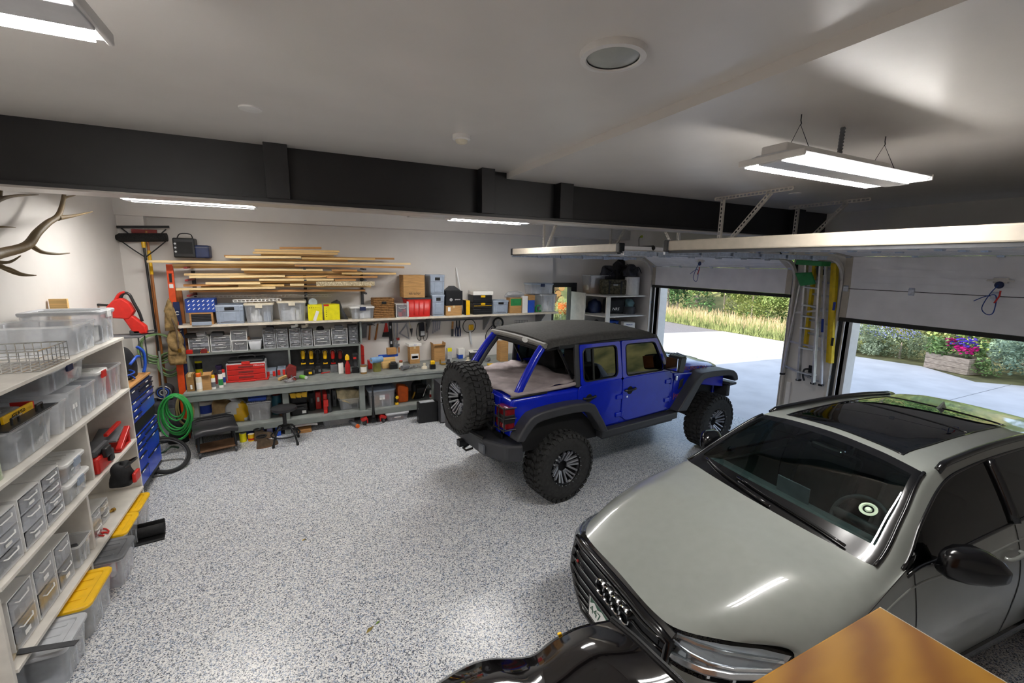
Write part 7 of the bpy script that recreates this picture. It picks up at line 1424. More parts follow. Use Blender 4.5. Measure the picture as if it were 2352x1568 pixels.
t, p = mk('extension_cable', 'black cable hanging in loops below the spoked wheel', 'cable', 1125, 780); build('loop', MB().tube(cr([L(p, 1135, 742, -.02), L(p, 1118, 760, -.03), L(p, 1114, 778, -.03), L(p, 1124, 786, -.03), L(p, 1130, 770, -.03), L(p, 1128, 752, -.02)], 5), .008, 6), BLK, t, smooth=ALL)
t, p = mk('wire_tray', 'black wire tray hanging under the shelf end', 'tray', 1190, 745); mb = MB()
for k in range(9): mb.bar(L(p, 1178+k*3.6, 734, -.1), L(p, 1178+k*3.6, 748, -.1), .004, .004)
for v in (734, 739, 744, 748): mb.bar(L(p, 1178, v, -.1), L(p, 1207, v, -.1), .004, .004)
build('mesh', mb, BLK, t)
t, p = mk('trimmer_head', 'black strimmer lying in brackets under the shelf end', 'garden tool', 1200, 735); build('shaft', MB().cyl(L(p, 1150, 762, -.12), L(p, 1240, 742, -.12), .016, n=8), BLK, t); build('motor', MB().cb(L(p, 1158, 757, -.12), (.16, .1, .08)), BLK, t, bev=.02); build('green_grip', MB().cyl(L(p, 1215, 748, -.12), L(p, 1232, 744, -.12), .02, n=8), 'green_plastic', t)
t, p = mk('wall_outlet', 'white wall outlet with a grey switch plate below the shelf end', 'outlet', 1243, 738); build('plate', MB().box(-.04, .04, .02, .03, -.06, .06), 'white_trim', t, bev=.003); build('socket', MB().box(-.02, .02, .016, .02, -.035, -.005).box(-.02, .02, .016, .02, .01, .04), MGR, t)
# ------------------------------------------------------------------ under the bench
def under(u0, u1, vt, vb, d, z0=LZ):
    yf = max(BY+.10, min(at((u0+u1)/2, vb, z=z0).y, YB-d-.15)); x, w_, h_ = px_box(u0, u1, vt, yf, z0); return (x, yf+d/2, z0+.001), w_-.006, h_, d
HM = BZ-.16-LZ     # clear height
l, w_, h_, d_ = under(453, 481, 905, 939, .26); tin('white bucket with a blue label under the bench end', (l[0], 8.25, LZ+.001), .125, .3, WHT, WHT, 'ink_blue', name='bucket', cat='bucket', bandz=(.4, .85), handle=True)
p = at(515, 930, y=8.2); mb = lump(.5, .4, .33, 21, .22); mb.v = [(x+p.x, y+8.22, z+LZ+.002) for x, y, z in mb.v]; solo('canvas_tarp', 'crumpled brown canvas tarp under the bench', 'tarp', mb, 'canvas_tan', smooth=ALL)
p = at(470, 958, z=LZ); mb = lump(.3, .3, .16, 23, .2); mb.v = [(x+p.x+.26, y+p.y+.26, z+LZ+.002) for x, y, z in mb.v]; solo('rag_heap', 'heap of brown and white rags under the bucket end of the bench', 'rags', mb, mat('rag', '7a6350', .9, var=.3, scale=20, col2='cfc8bd'), smooth=ALL)
p = at(543, 970, z=LZ); t = thing('granule_bag', 'white and yellow plastic bag of granules slumped on the lower shelf', 'bag', (p.x, p.y+.2, LZ+.001), R(-12)); build('bag', lump(.42, .34, .30, 41, .1), WHT, t, smooth=ALL)
mb = lump(.425, .345, .304, 41, .1); keep = [f for f in mb.f if all(-.05 < mb.v[i][0]-mb.v[i][2]*.35 < .16 and mb.v[i][1] < .02 for i in f)]; us_ = sorted({i for f in keep for i in f}); mp_ = {q: k for k, q in enumerate(us_)}; mb.v = [mb.v[i] for i in us_]; mb.f = [tuple(mp_[i] for i in f) for f in keep]; build('yellow_print', mb, YEL, t, smooth=ALL, norm=False); build('tied_neck', MB().tube(cr([(0, 0, .27), (-.03, -.02, .33), (-.09, -.03, .38)], 4), [.06, .055, .05, .045, .04, .035, .035, .04, .06], 8), WHT, t, smooth=ALL)
l, w_, h_, d_ = under(566, 622, 926, 966, .4); tote('frosted bin of bottles under the bench behind the round stool', l, 0, w_, d_, h_, body='bin_frost', fill=[WHT, 'paper', LGR], nfill=9); zt = l[2]+h_+.006
t = thing('wire_shelf', 'white wire shelf lying on the frosted bin', 'wire shelf', (l[0], l[1], zt)); mb = MB()
for k in range(14): mb.bar((-w_*.5+k*w_/13, -.2, .006), (-w_*.5+k*w_/13, .2, .006), .006, .006)
for y in (-.2, 0, .2): mb.bar((-w_*.5, y, .006), (w_*.5, y, .006), .008, .01)
build('grid', mb, WHT, t)
t = thing('parts_tray', 'dark blue open parts tray on the wire shelf', 'tray', (l[0]-.02, l[1]+.02, zt+.013)); build('tray', shell([(rrect(w_*.72, .3, .02), 0), (rrect(w_*.78, .34, .02), .10)]), 'blue_box', t, solid=.006, smooth=30); build('front_lip', MB().box(-w_*.38, w_*.38, -.175, -.165, .02, .06), 'blue_plastic', t)
p = at(636, 935, y=8.1); tin('teal jug with a red cap under the bench', (p.x, 8.1, LZ+.001), .075, .33, mat('teal', '2b5f70', .35), RED, name='jug', cat='jug'); p = at(648, 940, y=8.0); tin('brown jar with a yellow band under the bench', (p.x, 7.98, LZ+.001), .05, .2, 'wood_brown', DGR, YEL, name='glass_jar', cat='jar')
l, w_, h_, d_ = under(667, 706, 926, 954, .3); t = thing('tool_case', 'black hinged tool case with a white label on the lower shelf', 'tool case', l); build('case', MB().box(-w_/2, w_/2, -d_/2, d_/2, 0, h_*.9), BLK, t, bev=.02); build('seam', MB().box(-w_/2-.002, w_/2+.002, -d_/2-.003, d_/2, h_*.5, h_*.55), DGR, t); build('handle', MB().tube(cr([(-.06, -d_/2, h_*.6), (-.05, -d_/2-.03, h_*.65), (.05, -d_/2-.03, h_*.65), (.06, -d_/2, h_*.6)], 3), .01, 6), DGR, t); build('label', MB().box(.04, .1, -d_/2-.002, -d_/2, .03, .08), LWH, t); zt = l[2]+h_*.9+.003
t = thing('tool_bag', 'black and yellow tool bag on top of the black case under the bench', 'tool bag', (l[0], l[1]+.02, zt)); build('bag', MB().box(-w_*.5, w_*.5, -.13, .13, 0, .2), 'bag_black', t, bev=.03); 
for x in (-.34, .0, .34): build('yellow_panel', MB().prism([(x*w_-.05, .19), (x*w_+.05, .19), (x*w_+.04, .10), (x*w_-.03, .11)], -.136, -.128, 'y'), YEL, t)
for u0, u1, vt, vb, m_, lb, d_ in ((708, 721, 902, 944, CAB, 'tall black box beside the tool bag under the bench', .3), (723, 737, 900, 940, RED, 'red upright case under the bench', .28), (762, 772, 897, 934, MGR, 'grey upright case beside the red and black case', .28)):
    l, w_, h_, d_ = under(u0, u1, vt, vb, d_); t = thing('upright_case', lb, 'tool case', l); build('case', MB().box(-w_/2, w_/2, -d_/2, d_/2, 0, h_), m_, t, bev=.012); build('latch', MB().box(-w_*.2, w_*.2, -d_/2-.012, -d_/2, h_*.45, h_*.7), LWH if 'red' in lb[:4] else DGR, t, bev=.003); build('handle', MB().box(-w_*.3, w_*.3, -.06, .06, h_, h_+.02), BLK, t, bev=.006)
l, w_, h_, d_ = under(741, 760, 904, 948, .28); t = thing('upright_case', 'red and black case standing at the shelf edge', 'tool case', l); build('black_half', MB().box(0, w_/2, -d_/2, d_/2, 0, h_), DGR, t, bev=.02); build('red_half', MB().box(-w_/2, 0, -d_/2-.01, d_/2, 0, h_), RED, t, bev=.015); build('handle', MB().box(-w_*.5, w_*.12, -d_/2-.04, -d_/2-.005, h_*.35, h_*.72), RED, t, bev=.01); build('foot', MB().box(-w_*.5, -.005, -d_/2-.03, -d_/2, .0, h_*.16), RED, t, bev=.006)
l, w_, h_, d_ = under(778, 833, 920, 940, .4); tote('low clear bin with red things under the cream canvas', l, 0, w_, d_, .2, fill=['dark_red', MGR, LGR])
t = thing('canvas_cloth', 'cream folded canvas draped over the clear bin under the bench', 'cloth', (l[0], l[1]+.06, LZ+.21)); rows = []
for i in range(10):
    f = i/9; rows.append([(-w_*.56+w_*1.15*j/11, -.24+.42*f-.03*math.sin(j*.6), .02+.12*math.sin(PI*min(1, f*1.1+.15))*(.6+.4*math.sin(j*.5+.6))+.012*math.sin(j*2.1+i) - (.16*max(0, .28-f)/.28*(.3+.7*math.sin(PI*j/11)))) for j in range(12)])
build('fold', MB().grid(rows), 'canvas_cream', t, solid=.012, smooth=ALL); mb = lump(w_*.9, .32, .10, 51, .1); build('under_fold', mb, 'canvas_cream', t, smooth=ALL)
l, w_, h_, d_ = under(846, 908, 893, 938, .42); tote('large clear bin with a grey lid and white labels under the bench', l, 0, w_, d_, min(h_, HM)-.03, lid='grey_crate', fill=[CBD, RED, LGR, 'lcd_grey'], tag=.2, nfill=9)
l, w_, h_, d_ = under(913, 939, 884, 924, .2); t = thing('hard_case', 'bright orange hard case leaning under the bench', 'tool case', l); build('shell', MB().prism(rounded([(-w_/2, 0), (w_*.45, 0), (w_/2, h_*.85), (-w_*.3, h_), (-w_/2, h_*.9)], .04), -d_/2, d_/2, 'y'), 'orange_plastic', t, bev=.02); build('seam', MB().box(-w_*.5, w_*.5, -.006, .006, 0, h_*.9), DGR, t)
p = at(960, 900, y=8.1); t = thing('pressure_pump', 'black portable machine with a chrome bail under the bench', 'machine', (p.x, 8.12, LZ+.001)); build('motor', lump(.3, .3, .3, 61, .12), 'bag_black', t, smooth=ALL); build('housing', MB().cyl((-.06, -.1, .17), (.14, -.1, .17), .09, n=16), BLK, t, smooth=30); build('bail', MB().tube(cr([(.05, -.2, .05), (.1, -.22, .2), (.16, -.2, .28), (.2, -.18, .2)], 4), .008, 6), 'chrome', t, smooth=ALL); build('coupling', MB().cyl((-.14, -.16, .03), (-.1, -.2, .16), .02, n=8), 'brass', t)
p = at(990, 905, y=7.95); aerosol('white bottle with a red foot at the far end of the lower shelf', (p.x, 7.95, LZ+.001), .03, .16, 'paper', WHT, RED, group='bottles under the bench')
p = at(916, 910, z=LZ); t = thing('small_drill', 'little yellow and black drill between the clear bin and orange case', 'drill', (at(911, 918, y=7.8).x, 7.80, LZ+.001)); build('battery', MB().box(-.03, .03, -.03, .03, 0, .04), YEL, t, bev=.006); build('grip', MB().box(-.015, .015, -.02, .02, .04, .12), BLK, t, bev=.006); build('motor', MB().cyl((0, -.06, .15), (0, .05, .15), .028, n=12), BLK, t, smooth=30); build('collar', MB().cyl((0, -.062, .15), (0, -.045, .15), .03, n=12), YEL, t)
# ------------------------------------------------------------------ on the floor in front of the bench
def flo(u0, u1, vt, vb, d):
    yf = at((u0+u1)/2, vb, z=0).y; x, w_, h_ = px_box(u0, u1, vt, yf, 0); return (x, yf+d/2, .001), w_, h_, d
l, w_, h_, d_ = flo(740, 816, 954, 976, .34); tote('long flat frosted bin on the floor under the lower shelf', l, 0, w_, d_, min(h_, .13), body='bin_frost', lid='bin_frost', fill=[CBD, LGR, WHT])
l, w_, h_, d_ = flo(888, 938, 948, 966, .3); t = tote('lidded clear bin with orange things and a paper label on the floor', l, 0, w_, d_, min(h_, .13), lid=LGR, fill=['orange_plastic', DGR, 'dark_red'], tag=.3); 
l, w_, h_, d_ = flo(684, 715, 981, 994, .2); solo('timber_block', 'short block of timber on the floor by the stool', 'wood block', MB().box(l[0]-w_/2, l[0]+w_/2, l[1]-.1, l[1]+.1, .001, .05), 'wood_dark', bev=.003); solo('trim_offcut', 'pale curved trim offcut lying on the timber block', 'offcut', MB().prism([(-.22, 0), (-.1, .03), (.1, .035), (.22, .02), (.22, .06), (.1, .075), (-.1, .07), (-.22, .04)], -.02, .02, 'y', MTR((l[0]-.02, l[1]+.02, .053))), WHT)
a = at(824, 982, z=0); t = thing('plastic_pipe', 'grey plastic pipe with an orange end sticking out from under the bench', 'pipe', (a.x, a.y, 0)); build('tube', MB().cyl((-.02, 0, .035), (-.16, .45, .035), .032, n=14), MGR, t, smooth=30); build('end_cap', MB().cyl((-.02, 0, .035), (-.01, -.03, .035), .035, .028, 14), 'orange_plastic', t, smooth=30)
# floor jack
p = at(860, 975, z=0); t = thing('floor_jack', 'red and black trolley jack with an upright handle', 'jack', (p.x, p.y+.16, 0))
for s in (-1, 1):
    build('side_frame', MB().prism([(-.12, .03), (.12, .05), (.12, .10), (-.05, .13), (-.12, .09)], s*.11-.01, s*.11+.01, 'x') if False else MB().box(s*.11-.01, s*.11+.01, -.16, .3, .04, .12), 'red_paint', t, bev=.01); build('fender', MB().prism([(s*.10, .10), (s*.20, .07), (s*.22, .11), (s*.12, .15)], -.15, -.02, 'y'), 'red_paint', t, bev=.01); build('wheel', MB().lathe([(.0001, -.02), (.045, -.02), (.045, .02), (.0001, .02)], 14, MTR((s*.165, -.1, .046)) @ MRO(PI/2, 4, 'Y')), DGR, t, smooth=30)
build('front_bar', MB().cyl((-.13, -.17, .03), (.13, -.17, .03), .012, n=8), 'steel', t); build('pump', MB().cyl((0, -.12, .05), (0, .05, .12), .05, .045, 14), BLK, t, smooth=30); build('socket', MB().cyl((0, -.1, .12), (0, -.1, .22), .035, .025, 12), BLK, t); hz = at(860, 884, y=p.y+.06).z; build('handle', MB().cyl((0, -.1, .2), (.0, -.1, hz*.72), .022, n=10).cyl((0, -.1, hz*.72), (0, -.1, hz), .013, n=10), BLK, t, smooth=30); build('saddle', MB().cyl((0, .2, .10), (0, .2, .14), .045, n=14), DGR, t)
l, w_, h_, d_ = flo(961, 1005, 922, 970, .14); t = thing('steel_box', 'square black box with a grey sheet on top beside the bench', 'box', l); build('box', MB().box(-w_/2, w_/2, -d_/2, d_/2, 0, h_-.02), BLK, t, bev=.005); build('sheet', MB().box(-w_*.4, w_*.35, -d_*.45, d_*.4, h_-.018, h_-.012), LGR, t); build('corner_bolts', MB().cyl((-w_*.5-.006, -d_*.4, h_*.7), (-w_*.5, -d_*.4, h_*.7), .012, n=8), 'steel', t)
l, w_, h_, d_ = flo(1008, 1022, 900, 962, .4); t = thing('drawer_cabinet', 'narrow grey and black cabinet behind the spare wheel', 'cabinet', (at(1010, 930, y=7.25).x+.2, 7.42, .001)); build('body', MB().box(-.2, .2, -.2, .2, 0, .72), DGR, t, bev=.006); build('drawer', MB().box(-.19, .19, -.212, -.2, .4, .7), LGR, t, bev=.004); build('door', MB().box(-.19, .19, -.212, -.2, .02, .38), MGR, t, bev=.004)
# paint cans by the stool
def pcan(u0, u1, vt, vb, label, body, lid, band, **k):
    yf = at((u0+u1)/2, vb, z=0).y; x, w_, h_ = px_box(u0, u1, vt, yf, 0); return tin(label, (x, yf+w_/2, .001), w_/2, h_, body, lid, band, group='paint cans on the floor', **k)
pcan(559, 582, 984, 1007, 'silver paint can with a blue and white label', 'steel', 'steel', 'ink_blue'); pcan(584, 607, 982, 1006, 'cream paint can with a blue swirl label', 'cream', 'steel', 'ink_blue', bandz=(.35, .75)); pcan(548, 565, 997, 1016, 'bright yellow can nearer the rolling seat', 'yellow_box', 'steel', None); pcan(568, 584, 999, 1014, 'yellow can with a red band in front of the silver can', YEL, 'cream', RED, bandz=(.2, .45))
l, w_, h_, d_ = flo(612, 625, 978, 1002, .12); t = carton('lavender metal can behind the stool legs', l, 0, w_, d_, h_, mat('lavender', 'a7a8d8', .35, metal=.2), tape=False, name='solvent_can', cat='can'); build('spout', MB().cyl((0, 0, h_), (0, 0, h_+.03), .02, n=10), WHT, t); l, w_, h_, d_ = flo(632, 644, 977, 1001, .1); t = carton('blue metal can beside the lavender can', l, 0, w_, d_, h_, 'blue_plastic', tape=False, name='solvent_can', cat='can'); build('spout', MB().cyl((0, 0, h_), (0, 0, h_+.025), .018, n=10), RED, t)
# boots
def boot(loc, rz, label):
    t = thing('work_boot', label, 'boot', loc, rz, 'worn brown work boots'); rows = []
    for z, x0, x1, hw in ((.0, -.10, .19, .045), (.02, -.105, .195, .05), (.05, -.10, .19, .047), (.08, -.095, .15, .043), (.11, -.09, .06, .04), (.15, -.088, .03, .042), (.18, -.09, .035, .045)):
        rows.append([((x0+x1)/2+(x1-x0)/2*math.cos(2*PI*k/18), hw*math.sin(2*PI*k/18)*(1+.12*math.cos(2*PI*k/18)), z) for k in range(19)])
    build('upper', MB().grid(rows), 'leather', t, smooth=ALL, solid=.004); build('sole', shell([([((.045)+.152*math.cos(2*PI*k/18), .054*math.sin(2*PI*k/18)) for k in range(18)], 0), ([((.045)+.152*math.cos(2*PI*k/18), .054*math.sin(2*PI*k/18)) for k in range(18)], .022)], True, True), 'wood_brown', t); build('collar', MB().tube([(-.0275+.065*math.cos(2*PI*k/16), .047*math.sin(2*PI*k/16), .18) for k in range(16)], .012, 6, closed=True), CAB, t, smooth=ALL); build('lace', MB().tube(cr([(.04, -.03, .13), (.06, .03, .12), (.075, -.03, .1), (.09, .03, .09)], 4), .004, 5), DGR, t); return t
p = at(607, 1028, z=0); boot((p.x, p.y+.03, .0), R(18), 'brown work boot standing nearer the camera'); p = at(600, 1012, z=0); boot((p.x, p.y+.06, .0), R(24), 'brown work boot standing behind its pair')
# stool
p = (at(628, 1030, z=0)+at(686, 1017, z=0))/2; c = V3((p.x, p.y+.13, 0)); t = thing('shop_stool', 'black round-seated swivel stool with a foot ring', 'stool', c, R(20))
sh = at(645, 945, y=c.y-.1).z; build('seat', MB().lathe([(.0001, sh-.02), (.15, sh-.02), (.185, sh+.005), (.18, sh+.035), (.12, sh+.05), (.0001, sh+.052)], 32), mat('vinyl', '27272a', .4, var=.06), t, smooth=40); build('screw_post', MB().cyl((0, 0, sh*.45), (0, 0, sh-.02), .028, n=14), BLK, t, smooth=30); build('hub', MB().lathe([(.03, sh*.55), (.07, sh*.53), (.075, sh*.44), (.03, sh*.42)], 18), BLK, t, smooth=30)
for k in range(4):
    a = k*PI/2+.4; build('leg', MB().tube(cr([(.04*math.cos(a), .04*math.sin(a), sh*.5), (.13*math.cos(a), .13*math.sin(a), sh*.46), (.2*math.cos(a), .2*math.sin(a), sh*.25), (.235*math.cos(a), .235*math.sin(a), .0)], 5), .014, 8), BLK, t, smooth=ALL); build('foot', MB().cyl((.235*math.cos(a), .235*math.sin(a), 0), (.23*math.cos(a), .23*math.sin(a), .05), .02, n=8), 'rubber', t)
build('foot_ring', MB().tube([(.2*math.cos(2*PI*k/28), .2*math.sin(2*PI*k/28), sh*.28) for k in range(28)], .012, 8, closed=True), BLK, t, smooth=ALL)
# rolling mechanic seat
p = at(496, 1042, z=0); c = V3((p.x, p.y+.12, 0)); t = thing('rolling_seat', 'low black rolling mechanic seat with a tray', 'stool', c, R(14)); sh = .40
zb_ = at(482, 954, y=c.y+.18).z; rows = [[(x*.27*(1-.12*k_), y, z-.03*(abs(x) > .9)-.012*(abs(x) < .5)) for x in (-1, -.93, -.6, -.3, 0, .3, .6, .93, 1)] for y, z, k_ in ((-.2, sh-.06, 0), (-.21, sh-.01, 0), (-.18, sh+.02, 0), (-.06, sh+.01, 0), (.04, sh+.03, 0), (.11, sh+.09, .2), (.15, (sh+zb_)/2+.04, .4), (.18, zb_-.02, .8), (.19, zb_, 1.2), (.21, zb_-.03, 1.2))]
seat = build('seat', MB().grid(rows), 'vinyl', t, solid=.03, sub=1)
for k in range(3): build('seat_rib', MB().tube([(-.23, .055+.03*k, sh+.05+.035*k), (.23, .055+.03*k, sh+.05+.035*k)], .007, 6), BLK, seat)
build('tray', MB().box(-.24, .24, -.17, .17, .075, .10), 'wood_brown', t, bev=.006)
for sx in (-1, 1):
    for sy in (-1, 1): build('leg', MB().tube(cr([(sx*.2, sy*.12, sh-.03), (sx*.22, sy*.15, .25), (sx*.23, sy*.165, .09)], 4), .016, 8), BLK, t, smooth=ALL); build('caster', MB().lathe([(.0001, -.012), (.036, -.012), (.036, .012), (.0001, .012)], 14, MTR((sx*.22, sy*.17, .037)) @ MRO(PI/2, 4, 'Y')).cyl((sx*.22, sy*.17, .05), (sx*.22, sy*.17, .08), .02, n=8), DGR, t)
# ------------------------------------------------------------------ corner with brooms, hoses and bags
YW = 8.45
def pole(label, name, cat, u0, v0, u1, v1, r, m_, yt=YW-.03, yb=8.25): a = at(u0, v0, y=yt); b = at(u1, v1, y=yb); return a, b
# push broom: black head on a black and wood pole
a = at(329, 556, y=8.38); b = at(370, 850, y=8.33); bb = a+(b-a)*(a.z/(a.z-b.z)); t = thing('push_broom', 'wide black push broom standing head-up in the corner', 'broom', (bb.x, bb.y, 0))
build('pole', MB().cyl((bb.x, bb.y, 0), a, .016, n=10), BLK, t, world=1, smooth=30); h0, h1 = at(262, 545, y=8.36), at(388, 545, y=8.36); build('head', MB().cyl((h0.x+.06, 8.36, h0.z), (h1.x-.02, 8.36, h1.z), .062, n=12).cyl((h0.x, 8.36, h0.z), (h0.x+.06, 8.36, h0.z), .02, .062, 12), mat('bristle', '1d1c1b', .95, var=.4, scale=80, bump=.6, bscale=150), t, world=1, smooth=30); build('socket', MB().cyl(a+V3((0, 0, .05)), a+(bb-a).normalized()*.08, .026, n=10), YEL, t, world=1)
for s in (-1, 1): build('brace', MB().tube(cr([a+(bb-a).normalized()*.22, a+V3((s*.13, 0, -.11)), a+V3((s*.3, 0, .05))], 4), .009, 6), BLK, t, world=1, smooth=ALL)
a = at(336, 530, y=8.42); b = at(377, 850, y=8.38); bb = a+(b-a)*(a.z/(a.z-b.z)); t = thing('floor_squeegee', 'floor squeegee with a thin black blade and wooden pole in the corner', 'squeegee', (bb.x, bb.y, 0)); build('pole', MB().cyl((bb.x, bb.y, 0), a, .016, n=10), 'wood_handle', t, world=1, smooth=30); h0, h1 = at(268, 521, y=8.42), at(389, 521, y=8.42); build('blade', MB().bar(h0, h1, .03, .035), BLK, t, world=1, bev=.004); build('clamp', MB().cb(tuple((h0+h1)/2+V3((0, .01, -.07))), (.3, .03, .07)), 'dark_red', t, world=1)
for s in (-1, 1): build('brace', MB().bar((h0+h1)/2+V3((s*.27, 0, -.02)), (h0+h1)/2+V3((s*.15, 0, -.14)), .016, .016), BLK, t, world=1)
build('yellow_sleeve', MB().cyl(a+(bb-a)*.09, a+(bb-a)*.2, .022, n=10), YEL, t, world=1)
a = at(345, 600, y=8.44); b = at(365, 850, y=8.4); bb = a+(b-a)*(a.z/(a.z-b.z)); t = thing('rake', 'brown wooden pole leaning between broom and wall', 'pole', (bb.x, bb.y, 0)); build('pole', MB().cyl((bb.x, bb.y, 0), a, .015, n=10), 'wood_handle', t, world=1, smooth=30); build('tip', MB().cyl(a+(bb-a)*.7, a+(bb-a)*.74, .02, n=10), YEL, t, world=1)
p = at(366, 895, z=.0); a = at(367, 825, y=8.0); t = thing('shovel', 'shovel with a pale steel shaft standing in the corner', 'shovel', (-1.93, 8.0, 0)); zt = at(366, 806, y=8.0).z; build('shaft', MB().cyl((0, 0, .5), (0, 0, zt), .014, n=8), 'steel', t); build('blade', MB().prism([(-.1, .56), (.1, .56), (.1, .2), (0, .04), (-.1, .2)], -.006, .006, 'y'), 'steel', t, bev=.003)
def leaner(name, label, cat, u0, v0, u1, v1, wd, th, m_, y=8.5, ybot=8.4, extra=None):
    a = at(u0, v0, y=y); b = at(u1, v1, y=ybot); bb = a+(b-a)*(a.z/(a.z-b.z)); t = thing(name, label, cat, (bb.x, bb.y, 0)); build('body', MB().bar((bb.x, bb.y, .002), a, th, wd, (1, 0, 0)), m_, t, world=1, bev=.003); return t, a, bb
t, a, bb = leaner('box_level', 'tall orange box level leaning by the lumber', 'level', 389, 607, 401, 722, .085, .03, mat('level_orange', 'e0501a', .4), y=8.36, ybot=8.3)
for f in (.12, .3): build('vial', MB().cb(tuple(a+(bb-a)*f+V3((0, -.017, 0))), (.05, .01, .06)), LWH, t, world=1)
build('lettering', MB().bar(a+(bb-a)*.05+V3((0, -.017, 0)), a+(bb-a)*.1+V3((0, -.017, 0)), .004, .035, (1, 0, 0)), 'ink_black', t, world=1)
t, a, bb = leaner('box_level', 'dark blue box level with white marks beside the hutch', 'level', 404, 693, 420, 800, .08, .03, 'navy', y=8.3, ybot=8.28)
for f in (.08, .2, .34): build('white_mark', MB().lathe([(.018, 0), (.03, 0), (.03, -.002), (.018, -.002)], 14, MTR(a+(bb-a)*f+V3((0, -.017, 0))) @ MRO(PI/2, 4, 'X'), .6, 5.6), 'ink_white', t, world=1)
leaner('wood_plank', 'brown plank leaning behind the blue level', 'plank', 408, 661, 420, 760, .1, .025, 'wood_handle', y=8.5, ybot=8.46); leaner('box_level', 'red box level under the orange one', 'level', 394, 690, 402, 760, .075, .03, RED, y=8.46, ybot=8.42)
# hoses
p = at(357, 766, y=8.36); coil((p.x, 8.36, p.z), 'y', .21, 7, .011, 'hose_pale_green', 'pale green hose coil hanging on the corner wall', ell=.95, seed=2); p = at(382, 812, y=8.2); coil((p.x, 8.3, p.z), 'y', .13, 4, .011, 'hose_pale_green', 'small pale green hose bundle beside the tan tool belt', ell=1.3, seed=5)
p = at(408, 897, y=7.75); coil((p.x, 7.56, p.z), 'y', .15, 9, .012, 'hose_green', 'bright green hose coil hanging at the bench corner', ell=1.7, jitter=.4, seed=9); p = at(430, 902, y=7.8); coil((p.x-.03, 7.72, p.z), 'y', .10, 3, .012, mat('hose_tan', '9b8a5a', .5), 'tan hose loop hanging against the bench end', ell=2.2, jitter=.2, seed=10)
t = thing('tool_belt', 'tan leather tool belt hanging on the wall beside the hutch', 'tool belt', tuple(at(405, 830, y=8.1)+V3((0, 0, 0)))); c = Vector(t.location)
for u, v, w_, h_, sd in ((394, 752, .15, .42, 71), (404, 800, .2, .3, 72), (409, 832, .24, .3, 73), (398, 812, .13, .26, 74)):
    q = at(u, v, y=8.1); mb = lump(w_, .14, h_, sd, .3, sag=.9); mb.v = [(x+q.x, y+8.12, z+q.z-h_*.1) for x, y, z in mb.v]; build('pouch', mb, mat('belt_tan', '8d744a', .85, var=.25, scale=14, bump=.4, bscale=25), t, world=1, smooth=ALL)
build('buckle', MB().cb(tuple(at(413, 805, y=8.02)), (.04, .02, .06)), 'brass', t, world=1, bev=.004); build('strap', MB().tube(cr([at(390, 722, y=8.12), at(396, 735, y=8.05), at(405, 760, y=8.02), at(410, 800, y=8.02)], 5), .012, 6), 'leather', t, world=1, smooth=ALL)
p = at(380, 1015, z=0); t = thing('compressor_bag', 'large dark grey bag with white lettering beside the tool chest', 'bag', (p.x, p.y+.1, 0), R(4)); h_ = .66; build('bag', MB().box(-.2, .2, -.18, .18, 0, h_), 'bag_grey', t, bev=.05, smooth=30); build('print_panel', MB().box(-.19, .19, -.184, -.178, .34, .50), CAB, t); lettering('PORTER', .085, 'ink_white', t, plane_m((.0, -.186, .46), (1, 0, 0), (0, 0, 1)), 'print'); lettering('CABLE', .085, 'ink_white', t, plane_m((-.0, -.186, .38), (1, 0, 0), (0, 0, 1)), 'print'); build('patch', MB().box(-.05, .08, -.185, -.18, .13, .2), LWH, t)
c = V3((p.x, p.y+.1, h_)); t = thing('hose_reel', 'dark reel with pale coiled rings on top of the grey bag', 'reel', tuple(c+V3((.05, 0, .002)))); build('drum', MB().cyl((0, -.1, .13), (0, .1, .13), .10, n=18), DGR, t, smooth=30)
for k in range(3): build('ring', MB().tube([((.04+.03*k)*math.cos(2*PI*q/20), -.105, .13+(.04+.03*k)*math.sin(2*PI*q/20)) for q in range(20)], .008, 6, closed=True), (LGR, 'blue_plastic', 'steel')[k], t, smooth=ALL)
build('foot', MB().box(-.1, .1, -.08, .08, 0, .04), BLK, t, bev=.01)
p = at(412, 1000, z=0); solo('hose_end', 'ribbed beige vacuum hose end by the grey bag', 'hose', MB().tube([(p.x, p.y, .02+.02*k) for k in range(12)], [.04+.006*(k % 2) for k in range(12)], 12), 'cream')
mb = lump(.28, .26, .4, 81, .2); q = at(405, 960, y=8.05); mb.v = [(x+q.x, y+8.05, z+.001) for x, y, z in mb.v]; solo('duffel_bag', 'dark duffel bag behind the green hose', 'bag', mb, 'bag_black', smooth=ALL); 
# bicycle tyre leaning on the chest
p = at(404, 1083, z=0); n_ = V3((.42, -.5, .75)).normalized(); e1 = n_.cross(V3((0, 0, 1))).normalized(); e2 = e1.cross(n_); e2 = e2 if e2.z > 0 else -e2; rr = .27; c = p+V3((0, 0, .022))+e2*rr
t = thing('bicycle_tube_ring', 'black bicycle tyre leaning on the floor beside the tool chest', 'tyre', tuple(p)); build('tyre', MB().tube([c+e1*rr*math.cos(2*PI*k/40)+e2*rr*math.sin(2*PI*k/40) for k in range(40)], .022, 10, closed=True), 'rubber', t, world=1, smooth=ALL); build('rim', MB().tube([c+e1*(rr-.028)*math.cos(2*PI*k/40)+e2*(rr-.028)*math.sin(2*PI*k/40) for k in range(40)], .010, 8, closed=True), DGR, t, world=1, smooth=ALL)
p2 = at(375, 1050, z=0); solo('bicycle_stand', 'small green bicycle stand parts by the tyre', 'stand', MB().tube(cr([(p2.x-.1, p2.y+.1, .03), (p2.x, p2.y+.05, .06), (p2.x+.08, p2.y+.12, .1), (p2.x+.16, p2.y+.14, .06)], 4), .014, 6), mat('dark_green', '1f3a2a', .4), smooth=ALL)
